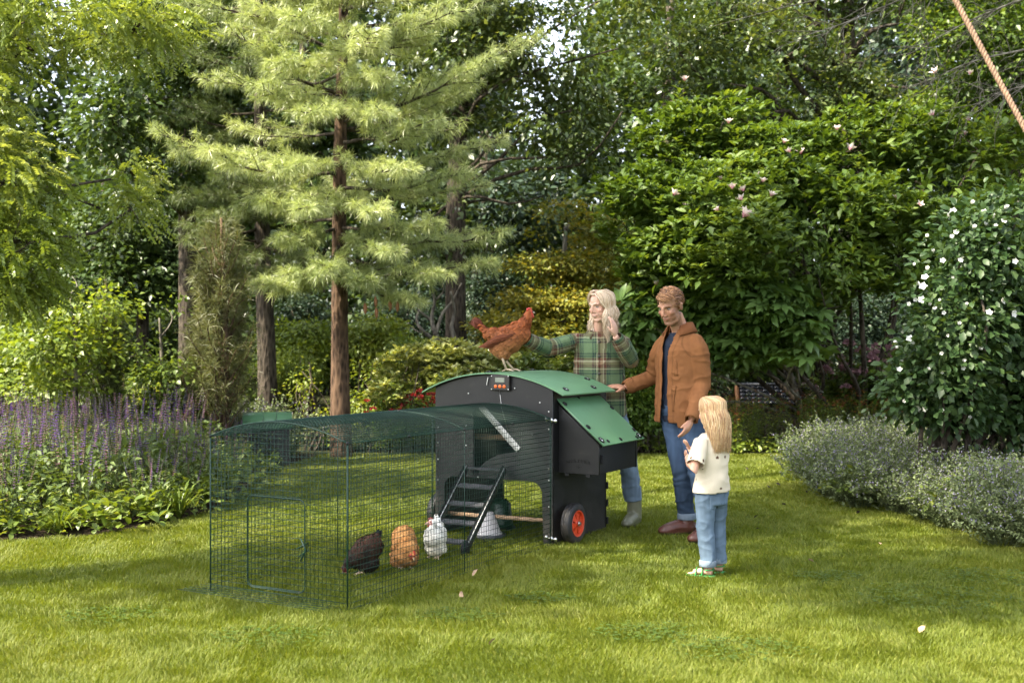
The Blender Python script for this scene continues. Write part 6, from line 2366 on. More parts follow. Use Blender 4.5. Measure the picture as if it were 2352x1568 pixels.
    for rad, zz, fwd in ((0.086, 1.452, 0.0), (0.078, 1.500, 0.0), (0.080, 1.535, -0.004), (0.088, 1.538, -0.004), (0.105, 1.505, 0.0), (0.128, 1.468, 0.004)):
        aa = A
        drop_ = 0.030 * np.clip((np.abs(aa) - 1.6) / 0.85, 0, 1)
        rings.append(T_(0) + np.outer(np.sin(aa + pi), lf) * rad * 1.05 + np.outer(np.cos(aa + pi), f) * (rad * 0.95) + np.outer(zz - drop_ * (1 if zz > 1.46 else .6), UP) + f * fwd)
    P = np.concatenate(rings)
    nA = len(A)
    Qc = [[i * nA + j, i * nA + j + 1, (i + 1) * nA + j + 1, (i + 1) * nA + j] for i in range(len(rings) - 1) for j in range(nA - 1)]
    put('collar', P, np.array(Qc), np.zeros((0, 3), int), np.repeat([[0.155, 0.060, 0.024]], len(P), 0), m_cloth, jk, O, 0.004)
    # jeans
    mb = MB()
    mb.loft([(T_(0.82), lf * 0.150, f * 0.112), (T_(0.90), lf * 0.172, f * 0.125), (T_(1.0), lf * 0.165, f * 0.12), (T_(1.04), lf * 0.16, f * 0.115)])
    for H, K, A_ in ((HL_, KL, AL), (HR_, KR, AR)):
        mb.tube([H, H * 0.6 + K * 0.4, K, K * 0.5 + A_ * 0.5, A_ + UP * 0.05, A_ + UP * 0.02], [0.102, 0.092, 0.072, 0.066, 0.062, 0.062], 18)
    V, N, Q, T = remesh(mb, 0.0075, 5)
    V = wrinkle(V, N, 0.005, 51, (11, 11, 20))
    kn = np.exp(-((V[:, 2] - 0.47) / 0.10) ** 2) + 0.8 * np.exp(-((V[:, 2] - 0.17) / 0.07) ** 2)
    V = V + N * (0.0065 * kn * (0.45 * np.sin(V[:, 2] * 85 + 9 * nz(V, 7, 53)) + 0.5 * nz(V * np.array([9, 9, 34]), 1, 54)))[:, None]
    bad = (V[:, 2] < 0.118)
    fade = 0.6 * np.exp(-((V[:, 2] - 0.66) / 0.13) ** 2) * np.clip((V - ctr) @ f / 0.1, 0, 1)
    C = denim(V, np.array([0.036, 0.058, 0.098]), 55, fade)
    V, Q, T, C = drop(V, Q, T, bad, (C,))
    jn = put('jeans', V, Q, T, C, m_cloth, r, O, 0.004)
    for A_ in (AL, AR):
        c = MB()
        c.tube([np.array([A_[0], A_[1], 0.112]), np.array([A_[0], A_[1], 0.116]), np.array([A_[0], A_[1], 0.150]), np.array([A_[0], A_[1], 0.160])], [0.066, 0.069, 0.068, 0.063], 20, caps=False)
        v, q_, t_, _, _ = c.arrays()
        put('turn_up', v, q_, t_, denim(v, np.array([0.15, 0.19, 0.235]), 57), m_cloth, jn, O, 0.004)
    for A_, dv in ((AL, (-0.80, -0.60)), (AR, (-0.96, -0.28))):
        bt = boot('boot', A_ + np.array([0, 0, 0]), dv, 0.275, 0.1, np.array([0.085, 0.030, 0.020]), np.array([0.03, 0.022, 0.016]), r, O, m_leather, 0.055, 0.054, 1.06)
        d = unit([dv[0], dv[1], 0])
        sd = np.cross(UP, d)
        for i in range(4):
            p = A_ * [1, 1, 0] + d * (0.062 + 0.022 * i) + UP * (0.118 - 0.014 * i)
            k = MB().tube([p - sd * 0.026, p + UP * 0.008, p + sd * 0.026], 0.0032, 5)
            k.build('lace', m_button, bt, loc=-O)
    # hair: swept back locks, short at the sides
    paths = []
    g = np.random.default_rng(5)

    def SP(az, el, kx=1.0):
        return hc + R @ (np.array([0.078 * cos(el) * sin(az), -0.012 + 0.096 * cos(el) * cos(az), 0.034 + 0.080 * sin(el)]) * s * kx)
    cols = np.array([[0.095, 0.042, 0.018], [0.16, 0.070, 0.028], [0.26, 0.125, 0.052], [0.36, 0.185, 0.080]])
    for i in range(900):
        az = g.uniform(-pi, pi)
        low_ = -0.30 if abs(az) > 1.0 else 0.42
        if abs(az) > 2.2:
            low_ = -0.55
        el = g.uniform(low_, 1.45)
        top = max(0, (el - 0.35) / 1.1)
        side = 1 - top
        p0 = SP(az, el, 1.0 + 0.05 * g.random())
        ln = (0.018 + 0.052 * top) * (1.1 if abs(az) < 1.2 else 0.9) * s
        nrm_ = unit(p0 - hc)
        swp = R @ np.array([(0.75 if az < 0.3 else -0.25) * top * 0.9, -0.55 * top - 0.9 * side, -1.0 * side + 0.30 * top])
        hcc = hc + R @ np.array([0, -0.012, 0.034]) * s
        swp = swp + g.normal(size=3) * 0.25
        flow = unit(swp - nrm_ * (swp @ nrm_))
        p1 = p0 + flow * ln * 0.5 + nrm_ * (0.010 * top + 0.001)
        p2 = p0 + flow * ln
        p2 = hcc + unit(p2 - hcc) * (np.linalg.norm(p0 - hcc) * 1.01 + 0.004 * g.random())
        paths.append((smooth_path([p0 - nrm_ * 0.004, p0, p1, p2], 7), cols[int(np.clip(g.normal(1.0 + 1.4 * top, 0.7), 0, 3))], g.uniform(0.7, 1.3)))
    # forelock falling over the forehead
    for i in range(190):
        az = g.uniform(-1.0, 1.0)
        p0 = SP(az, g.uniform(0.40, 0.95), 1.02)
        nrm_ = unit(p0 - hc)
        fl = R @ np.array([-0.75 + 0.5 * g.normal() * 0.4, 0.55, 0.30])
        p1 = p0 + unit(fl + nrm_ * 0.5) * 0.028
        p2 = p1 + R @ np.array([-0.026 + 0.014 * g.normal(), 0.004, -0.014 - 0.014 * g.random()])
        paths.append((smooth_path([p0, p1, p2], 7), cols[g.integers(1, 4)], g.uniform(0.7, 1.2)))
    V, Q, T, C = hair_strands(paths, 0.0042)
    put('hair', V, Q, T, C, m_hair, r, O)


man()


# =================================================================== the woman
def plaid(a, b):
    G = np.array([0.105, 0.155, 0.080])
    NAV, RED, CRM, BRN = np.array([0.016, 0.030, 0.034]), np.array([0.100, 0.038, 0.028]), np.array([0.42, 0.36, 0.25]), np.array([0.20, 0.130, 0.075])

    def st(t, per):
        t = np.mod(t, per) / per
        C = np.repeat([G], len(t), 0)
        for lo, hi, c in ((0.00, 0.05, NAV), (0.09, 0.13, NAV), (0.16, 0.185, CRM), (0.20, 0.30, RED), (0.30, 0.40, BRN), (0.40, 0.43, CRM), (0.43, 0.52, RED), (0.55, 0.60, NAV), (0.63, 0.67, NAV)):
            C[(t >= lo) & (t < hi)] = c
        return C
    return 0.5 * (st(a, 0.205) + st(b, 0.235))


def woman():
    O = np.array([GX(1376, 8.95), 8.95, 0.0])
    f = unit([-0.06, -1.0, 0])
    lf = np.array([-f[1], f[0], 0])
    ctr = O.copy()
    r = root('person', O, 'smiling blonde woman in green plaid shirt reaching to the brown hen', 'person')

    def T_(z, fo=0.0, la=0.0):
        return ctr + UP * z + f * fo + lf * la
    hc = W(1379, 702, 8.86)
    R = frame3([-0.72, -0.66, -0.24])
    SL, SR = T_(1.405, 0, 0.160), T_(1.405, 0, -0.160)
    ER, WR_ = W(1256, 800, 8.84), W(1192, 772, 8.62)
    EL, WL = W(1449, 829, 8.80), W(1413, 772, 8.66)
    HL_, KL, AL = T_(0.93, 0, 0.085), W(1441, 1045, 8.92), W(1457, 1178, 8.96)
    HR_, KR, AR = T_(0.93, 0, -0.085), T_(0.5, 0, -0.10), T_(0.1, -0.02, -0.11)
    s = 0.985
    b = MB()
    head(b, hc, R, s)
    b.tube([T_(1.40), T_(1.475), hc + R @ np.array([0, -0.015, -0.07])], [0.060, 0.052, 0.050], 16)
    b.loft([(T_(0.84), lf * 0.14, f * 0.10), (T_(0.95), lf * 0.145, f * 0.10), (T_(1.1), lf * 0.115, f * 0.085), (T_(1.28), lf * 0.135, f * 0.10), (T_(1.39), lf * 0.14, f * 0.085), (T_(1.46), lf * 0.07, f * 0.06)])
    for S, E, Wp in ((SL, EL, WL), (SR, ER, WR_)):
        b.tube([S, (S + E) / 2, E, (E + Wp) / 2, Wp], [0.036, 0.038, 0.033, 0.031, 0.023], 12)
    for H, K, A in ((HL_, KL, AL), (HR_, KR, AR)):
        b.tube([H, (H + K) / 2, K, (K + A) / 2, A, A * [1, 1, 0] + UP * 0.03], [0.085, 0.075, 0.052, 0.05, 0.036, 0.04], 12)
    hand(b, WR_ + unit(WR_ - ER) * 0.005, unit([-0.85, -0.40, 0.28]), [0.25, -0.1, 0.95], [-0.35, -0.9, 0.1], 0.35, 0.95, 0.7)
    hand(b, WL + unit(WL - EL) * 0.004, unit([-0.10, -0.05, 1.0]), unit([0.80, -0.60, 0.05]), unit([-0.55, -0.75, 0.0]), 0.42, 0.95, 0.6)
    V, N, Q, T = remesh(b, 0.0044, 6)
    C = skin_cols(V, hc, R, s, np.array([0.56, 0.335, 0.245]), np.array([0.47, 0.10, 0.085]), np.array([0.24, 0.15, 0.095]), None, np.array([0.60, 0.25, 0.20]))
    # smile: a band of teeth between the lips
    L = (V - hc) @ R / s
    tooth = (np.abs(L[:, 0]) < 0.014) & (np.abs(L[:, 2] + 0.0605) < 0.0022) & (L[:, 1] > 0.07)
    C[tooth] = [0.62, 0.56, 0.50]
    put('body', V, Q, T, C, m_skin, r, O)
    eyes(hc, R, s, r, O, R @ np.array([-0.1, 0.9, -0.45]))
    # plaid shirt
    mb = MB()
    mb.loft([(T_(0.78), lf * 0.215, f * 0.165), (T_(0.9), lf * 0.205, f * 0.16), (T_(1.05), lf * 0.196, f * 0.145), (T_(1.2), lf * 0.192, f * 0.15), (T_(1.32), lf * 0.188, f * 0.142), (T_(1.40), lf * 0.172, f * 0.115), (T_(1.445), lf * 0.12, f * 0.092), (T_(1.48), lf * 0.075, f * 0.075)], seg=40)
    for S, E, Wp in ((SL, EL, WL), (SR, ER, WR_)):
        e2 = Wp + unit(Wp - E) * 0.02
        inn = unit(T_(S[2]) - S)
        mb.tube([S + UP * 0.030 + inn * 0.070, S + UP * 0.015 + inn * 0.025, S * 0.9 + E * 0.1, S * 0.6 + E * 0.4, E, E * 0.5 + Wp * 0.5, Wp, e2], [0.022, 0.050, 0.064, 0.068, 0.064, 0.058, 0.051, 0.051], 18)
    V, N, Q, T = remesh(mb, 0.0062, 6)
    segs = [(SL, EL), (EL, WL), (SR, ER), (ER, WR_), (T_(0.8), T_(1.40))]
    L = V - ctr
    idx, al, dist = seg_info(V, segs, ((L @ lf) / 0.190) ** 2 + ((L @ f) / 0.165) ** 2 < 1.0)
    torso = idx == 4
    a, bb = L @ lf + 0.052, V[:, 2] + 0.02
    for i, (p, q) in enumerate(segs[:4]):
        m = idx == i
        d = unit(q - p)
        e1 = unit(np.cross(d, [0.3, 0.9, 0.2]))
        e2 = np.cross(d, e1)
        w = V[m] - p
        a[m] = np.arctan2(w @ e2, w @ e1) * 0.072
        bb[m] = (w @ d) + (0.30 if i % 2 else 0) + 0.06
    C = plaid(a, bb) * (1 + 0.10 * nz(V, 60, 3))[:, None]
    # dark inner collar band and placket line
    C = np.where((torso & (np.abs(L @ lf) < 0.003) & (L @ f > 0) & (V[:, 2] < 1.42))[:, None], C * 0.45, C)
    V = wrinkle(V, N, 0.006, 61, (10, 10, 14))
    V = V + N * np.where(~torso, nz(V * 18, 1, 5) * 0.006, 0)[:, None]
    bad = torso & (V[:, 2] < 0.832)
    for E, Wp in ((EL, WL), (ER, WR_)):
        d = unit(Wp - E)
        bad |= (((V - (Wp - d * 0.004)) @ d) > 0) & (np.linalg.norm(V - Wp, axis=1) < 0.11)
    bad |= torso & (np.hypot(L @ lf, L @ f) < 0.072) & (V[:, 2] > 1.42)
    V2, Q2, T2, C2 = drop(V, Q, T, bad, (C,))
    sh = put('plaid_shirt', V2, Q2, T2, C2, m_cloth, r, O, 0.005)
    NN = normals(V, Q, T)
    for zz in (1.03, 1.16, 1.29, 1.395):
        m = torso & (np.abs(L @ lf) < 0.014) & (np.abs(V[:, 2] - zz) < 0.012) & (L @ f > 0)
        if m.any():
            p, n_ = V[m].mean(0), unit(NN[m].mean(0))
            MB().ell(p + n_ * 0.004, (0.010, 0.010, 0.005), frame3(np.cross(n_, [1, 0, 0.1]), n_), 12, 8).build('button', m_button, sh, loc=-O)
    A = np.linspace(-2.6, 2.6, 34)
    rings = []
    for rad, zz in ((0.072, 1.442), (0.064, 1.480), (0.070, 1.500), (0.092, 1.470), (0.108, 1.440)):
        dr_ = 0.030 * np.clip((np.abs(A) - 1.7) / 0.9, 0, 1)
        rings.append(T_(0) + np.outer(np.sin(A + pi), lf) * rad * 1.05 + np.outer(np.cos(A + pi), f) * rad + np.outer(zz - dr_, UP))
    P = np.concatenate(rings)
    nA = len(A)
    Qc = [[i * nA + j, i * nA + j + 1, (i + 1) * nA + j + 1, (i + 1) * nA + j] for i in range(len(rings) - 1) for j in range(nA - 1)]
    put('collar', P, np.array(Qc), np.zeros((0, 3), int), plaid(np.tile(A * 0.1, len(rings)), np.repeat(np.arange(len(rings)) * 0.03, nA)) * 0.55, m_cloth, sh, O, 0.004)
    # jeans
    mb = MB()
    mb.loft([(T_(0.80), lf * 0.15, f * 0.11), (T_(0.90), lf * 0.165, f * 0.12), (T_(1.02), lf * 0.15, f * 0.11)])
    for H, K, A_ in ((HL_, KL, AL), (HR_, KR, AR)):
        e = A_ + (K - A_) * 0.22
        mb.tube([H, H * 0.6 + K * 0.4, K, K * 0.5 + e * 0.5, e], [0.098, 0.088, 0.074, 0.068, 0.066], 18)
    V, N, Q, T = remesh(mb, 0.0075, 5)
    V = wrinkle(V, N, 0.007, 71, (14, 14, 30))
    put('jeans', V, Q, T, denim(V, np.array([0.145, 0.200, 0.265]), 75, 0.3 * nz(V, 9, 76)), m_cloth, r, O)
    for A_, K, dv in ((AL, KL, (-0.45, -0.89)), (AR, KR, (-0.3, -0.95))):
        bt = boot('rubber_boot', A_ * [1, 1, 0] + UP * 0.09, dv, 0.25, 0.1, np.array([0.150, 0.150, 0.095]), np.array([0.035, 0.035, 0.028]), r, O, m_rubber, 0.24, 0.056, 1.0)
    # hair: loose shoulder-length locks from a side parting
    g = np.random.default_rng(8)
    cols = np.array([[0.40, 0.27, 0.17], [0.58, 0.44, 0.30], [0.70, 0.56, 0.41], [0.78, 0.67, 0.53], [0.46, 0.30, 0.19]])
    paths = []

    def SP(az, el, k=1.0):
        return hc + R @ (np.array([0.079 * cos(el) * sin(az), -0.012 + 0.098 * cos(el) * cos(az), 0.034 + 0.090 * sin(el)]) * s * k)
    for i in range(2300):
        az = g.uniform(0.95, 2 * pi - 0.74)
        if az > pi:
            az -= 2 * pi
        sg = 1 if az > 0 else -1
        if sg > 0 and az < 1.9 and g.random() < 0.55:
            continue
        front = abs(az) < 1.6
        k = g.uniform(1.02, 1.20)
        az0 = sg * 0.25 + (az - sg * 0.25) * 0.15
        pts = [SP(az0, 1.25 if not front else 0.95, 0.99), SP(az0 + (az - az0) * 0.45, 0.85, k), SP(az, 0.35, k * 1.02), SP(sg * max(abs(az), 1.2 if sg > 0 else 0.86), -0.10, k * 1.05), SP(sg * max(abs(az), 1.5 if sg > 0 else 1.12), -0.55, k * (1.34 if sg > 0 and az < 2.0 else 1.16))]
        if i % 5 == 0:      # front locks sweeping off the forehead from the parting
            sg = 1 if g.random() < 0.25 else -1
            e_ = 1.25 if sg > 0 else 0.92
            pts = [SP(0.12 + sg * g.uniform(0.0, 0.25), g.uniform(0.74, 0.95), 1.0), SP(0.12 + sg * 0.50, 0.70, 1.07 * g.uniform(1, 1.05)), SP(sg * (e_ - 0.18), 0.28, k * 1.05), SP(sg * e_, -0.15, k * 1.07), SP(sg * (e_ + 0.20), -0.55, k * (1.34 if sg > 0 else 1.17))]
        p = pts[-1]
        out = unit(p - hc) * [1, 1, 0]
        end = g.uniform(0.13, 0.24) + (0.02 if front else 0.0)
        wv = g.uniform(0, 6)
        for q in (0.35, 0.7, 1.0):
            pts.append(p + UP * (-end * q) + out * (0.022 * sin(q * 6.5 + 0.35 * wv) + 0.010) + np.cross(UP, out) * 0.018 * cos(q * 6 + 0.4 * wv) + (f * 0.02 * q if front else -f * 0.0) + g.normal(size=3) * 0.005)
        # keep the strands outside the shoulders
        paths.append((smooth_path(pts, 15), cols[int(np.clip(g.normal(1.8, 1.0), 0, 4))] * g.uniform(0.85, 1.1), g.uniform(0.7, 1.35)))
    V, Q, T, C = hair_strands(paths, 0.0029)
    C = C * (1 - 0.25 * np.clip((hc[2] - 0.10 - V[:, 2]) / 0.2, 0, 1))[:, None] if False else C
    put('hair', V, Q, T, C, m_hair, r, O)


woman()


# =================================================================== the girl
def girl():
    O = np.array([GX(1635, 7.03), 7.03, 0.0])
    f = unit([-0.62, 0.78, 0])
    lf = np.array([-f[1], f[0], 0])
    ctr = O.copy()
    r = root('person', O, 'small girl with long blonde hair seen from behind, cream shirt and jeans', 'person')

    def T_(z, fo=0.0, la=0.0):
        return ctr + UP * z + f * fo + lf * la
    hc = W(1634, 946, 7.04)
    R = frame3([-0.72, 0.66, -0.18])
    SL, SR = T_(0.810, 0, 0.094), T_(0.810, 0, -0.094)
    EL, WL = W(1592, 1082, 6.86), W(1580, 1049, 6.99)
    ER, WR_ = W(1618, 1075, 7.22), W(1586, 1030, 7.12)
    AL, AR = W(1626, 1300, 6.98), W(1650, 1296, 7.09)
    AL[2] = AR[2] = 0.06
    HL_, HR_ = T_(0.50, 0, 0.055), T_(0.50, 0, -0.055)
    KL, KR = (HL_ + AL) / 2 + f * 0.012, (HR_ + AR) / 2 + f * 0.012
    s = 0.84
    b = MB()
    head(b, hc, R, s)
    b.tube([T_(0.80), T_(0.855), hc + R @ np.array([0, -0.015, -0.06])], [0.045, 0.038, 0.036], 14)
    b.loft([(T_(0.44), lf * 0.085, f * 0.07), (T_(0.52), lf * 0.09, f * 0.075), (T_(0.62), lf * 0.08, f * 0.07), (T_(0.74), lf * 0.09, f * 0.07), (T_(0.81), lf * 0.09, f * 0.06), (T_(0.85), lf * 0.045, f * 0.04)])
    for S, E, Wp in ((SL, EL, WL), (SR, ER, WR_)):
        b.tube([S, (S + E) / 2, E, (E + Wp) / 2, Wp], [0.034, 0.032, 0.028, 0.027, 0.021], 12)
        d = unit(Wp - E)
        hand(b, Wp, d, unit(np.cross(d, lf) + 0.3 * lf), unit(-lf * 0.3 + f * 0.2 - UP * 0.4), 1.05, 0.62, 0.6)
    for H, K, A in ((HL_, KL, AL), (HR_, KR, AR)):
        b.tube([H, K, A, A * [1, 1, 0] + UP * 0.035], [0.052, 0.040, 0.028, 0.026], 12)
        g0 = A * [1, 1, 0]
        dv = unit([-0.93, 0.36 if A is AL else 0.30, 0])
        sd = np.cross(UP, dv)
        b.tube([g0 - dv * 0.025 + UP * 0.032, g0 + dv * 0.04 + UP * 0.036, g0 + dv * 0.085 + UP * 0.026], [0.026, 0.028, 0.026], 10, flat=0.7)
        for i in range(5):
            p = g0 + dv * (0.088 - 0.004 * i) + sd * (0.020 - 0.010 * i) + UP * 0.022
            b.tube([p, p + dv * (0.030 - 0.003 * i)], [0.0085 - 0.0006 * i, 0.0065], 6)
    V, N, Q, T = remesh(b, 0.0042, 3)
    C = skin_cols(V, hc, R, s, np.array([0.52, 0.285, 0.195]), np.array([0.45, 0.16, 0.14]), np.array([0.3, 0.2, 0.12]), None, np.array([0.58, 0.25, 0.19]))
    put('body', V, Q, T, C, m_skin, r, O)
    eyes(hc, R, s, r, O, R @ np.array([0, 0.9, -0.3]))
    # cream t-shirt printed with small motifs
    mb = MB()
    mb.loft([(T_(0.47), lf * 0.122, f * 0.098), (T_(0.55), lf * 0.116, f * 0.098), (T_(0.66), lf * 0.106, f * 0.090), (T_(0.76), lf * 0.112, f * 0.086), (T_(0.82), lf * 0.102, f * 0.070), (T_(0.85), lf * 0.065, f * 0.055)], seg=36)
    for S, E in ((SL, EL), (SR, ER)):
        mb.tube([S, S * 0.5 + E * 0.5, S * 0.10 + E * 0.90], [0.047, 0.050, 0.055], 18)
    V, N, Q, T = remesh(mb, 0.0058, 5)
    Lq = V - ctr
    idx, al, dist = seg_info(V, [(SL, EL), (SR, ER), (T_(0.45), T_(0.80))], ((Lq @ lf) / 0.116) ** 2 + ((Lq @ f) / 0.100) ** 2 < 1.0)
    V = wrinkle(V, N, 0.006, 81, (9, 9, 13))
    L = V - ctr
    fold = np.sin((V[:, 2] * 34 + (L @ lf) * 38)) * 0.0045 * np.exp(-((V[:, 2] - 0.58) / 0.07) ** 2)
    V = V + N * np.where(idx == 2, fold, 0)[:, None]
    hem = 0.505 + 0.10 * np.clip(-(L @ lf), -0.12, 0.12) * 0.6
    bad = (idx == 2) & (V[:, 2] < hem)
    for S, E in ((SL, EL), (SR, ER)):
        d = unit(E - S)
        bad |= (((V - (S * 0.22 + E * 0.78)) @ d) > 0) & (np.linalg.norm(V - E, axis=1) < 0.12) & (idx < 2)
    C = np.repeat([[0.60, 0.52, 0.40]], len(V), 0) * (1 + 0.05 * nz(V, 40, 3))[:, None]
    cell = np.floor(np.stack([L @ lf, V[:, 2], L @ f], 1) / 0.062)
    cc = (cell + 0.5) * 0.062 + 0.018 * np.stack([nz(cell, 1.3, 4), nz(cell, 1.7, 6), nz(cell, 1.1, 8)], 1)
    dd = np.linalg.norm(np.stack([L @ lf, V[:, 2], L @ f], 1) - cc, axis=1)
    C[dd < 0.0095] = [0.10, 0.055, 0.035]
    V2, Q2, T2, C2 = drop(V, Q, T, bad, (C,))
    put('t_shirt', V2, Q2, T2, C2, m_cloth, r, O, 0.004)
    # jeans
    mb = MB()
    mb.loft([(T_(0.43), lf * 0.094, f * 0.082), (T_(0.50), lf * 0.098, f * 0.086), (T_(0.555), lf * 0.094, f * 0.082)])
    for H, K, A_ in ((HL_, KL, AL), (HR_, KR, AR)):
        mb.tube([H, H * 0.6 + K * 0.4, K, A_ + UP * 0.05, A_ + UP * 0.01], [0.062, 0.059, 0.053, 0.048, 0.048], 16)
    V, N, Q, T = remesh(mb, 0.0058, 4)
    V = wrinkle(V, N, 0.0045, 91, (14, 14, 24))
    bad = V[:, 2] < 0.075
    C = denim(V, np.array([0.105, 0.150, 0.205]), 95, 0.25 * nz(V, 6, 96))
    L = V - ctr
    V2, Q2, T2, C2 = drop(V, Q, T, bad, (C,))
    jn = put('jeans', V2, Q2, T2, C2, m_cloth, r, O, 0.003)
    NN = normals(V, Q, T)
    la = L @ lf
    patch('back_pocket', V, NN, Q, T, C, (la > 0.014) & (la < 0.080) & (V[:, 2] > 0.405) & (V[:, 2] < 0.495) & (L @ f < 0), 0.0025, m_cloth, jn, O, 1.12)
    patch('back_pocket', V, NN, Q, T, C, (la < -0.014) & (la > -0.080) & (V[:, 2] > 0.405) & (V[:, 2] < 0.495) & (L @ f < 0), 0.0025, m_cloth, jn, O, 1.12)
    patch('waistband', V, NN, Q, T, C, (V[:, 2] > 0.515) & (V[:, 2] < 0.548), 0.003, m_cloth, jn, O, 0.9)
    for A_ in (AL, AR):
        c = MB()
        p = A_ * [1, 1, 0]
        c.tube([p + UP * 0.066, p + UP * 0.070, p + UP * 0.100, p + UP * 0.106], [0.048, 0.0515, 0.051, 0.047], 18, caps=False)
        v, q_, t_, _, _ = c.arrays()
        put('turn_up', v, q_, t_, denim(v, np.array([0.19, 0.235, 0.285]), 57), m_cloth, jn, O, 0.003)
    # green sandals
    for A_ in (AL, AR):
        g0 = A_ * [1, 1, 0]
        dv = unit([-0.93, 0.36 if A_ is AL else 0.30, 0])
        sd = np.cross(UP, dv)
        k = MB()
        k.loft([(g0 + dv * 0.042 + UP * 0.003, dv * 0.088, sd * 0.036), (g0 + dv * 0.042 + UP * 0.016, dv * 0.090, sd * 0.037)], seg=24)
        for o_, h_ in ((0.068, 0.044), (0.030, 0.060)):
            a_ = np.linspace(-0.1, pi + 0.1, 12)
            k.tube([g0 + dv * o_ + sd * 0.035 * cos(t) + UP * (0.012 + h_ * sin(t) * 0.85) for t in a_], 0.011, 6, flat=0.35)
        a_ = np.linspace(-1.9, 1.9, 14)
        k.tube([g0 - dv * (0.032 * cos(t)) + sd * 0.034 * sin(t) + UP * 0.05 for t in a_], 0.009, 6, flat=0.4)
        k.build('sandal', plain('green_sandal', (0.030, 0.23, 0.055), 0.5, var=0.1), r, loc=-O)
    # hair: long locks down the back
    g = np.random.default_rng(9)
    cols = np.array([[0.34, 0.185, 0.085], [0.50, 0.315, 0.150], [0.64, 0.45, 0.245], [0.74, 0.58, 0.37]])
    paths = []

    def SP(az, el, k=1.0):
        return hc + R @ (np.array([0.079 * cos(el) * sin(az), -0.012 + 0.098 * cos(el) * cos(az), 0.034 + 0.090 * sin(el)]) * s * k)
    for i in range(2000):
        az = g.uniform(0.85, 2 * pi - 0.85)
        if az > pi:
            az -= 2 * pi
        sg = 1 if az > 0 else -1
        k = g.uniform(1.0, 1.10)
        az0 = sg * 0.3 + (az - sg * 0.3) * 0.2
        pts = [SP(az0, 1.2, 0.99), SP(az0 + (az - az0) * 0.5, 0.8, k), SP(az, 0.3, k * 1.01), SP(az, -0.3, k * 1.02)]
        p = pts[-1]
        back = np.array([ctr[0], ctr[1], 0]) - f * 0.080
        end = g.uniform(0.17, 0.265) if abs(az) > 1.6 else g.uniform(0.12, 0.22)
        wv = g.uniform(0, 6)
        latp = (p - hc) @ lf
        for q in (0.35, 0.7, 1.0):
            tgt = back + lf * latp * (1.0 - 0.15 * q) - f * 0.015
            xy = p[:2] * (1 - 0.6 * q) + tgt[:2] * 0.6 * q
            pts.append(np.array([xy[0], xy[1], p[2] - end * q]) + lf * 0.010 * sin(q * 6 + wv) - f * (0.010 * cos(q * 6 + wv) + 0.012) + g.normal(size=3) * 0.004)
        paths.append((smooth_path(pts, 15), cols[int(np.clip(g.normal(1.5, 0.9), 0, 3))] * g.uniform(0.85, 1.12), g.uniform(0.6, 1.3)))
    V, Q, T, C = hair_strands(paths, 0.0026)
    put('hair', V, Q, T, C, m_hair, r, O)


girl()

# ------------------------------------------------------------------ hens
m_feather = painted('feathers', 0.65, 0.2, bump=0.5, bscale=70)
l_fth = None


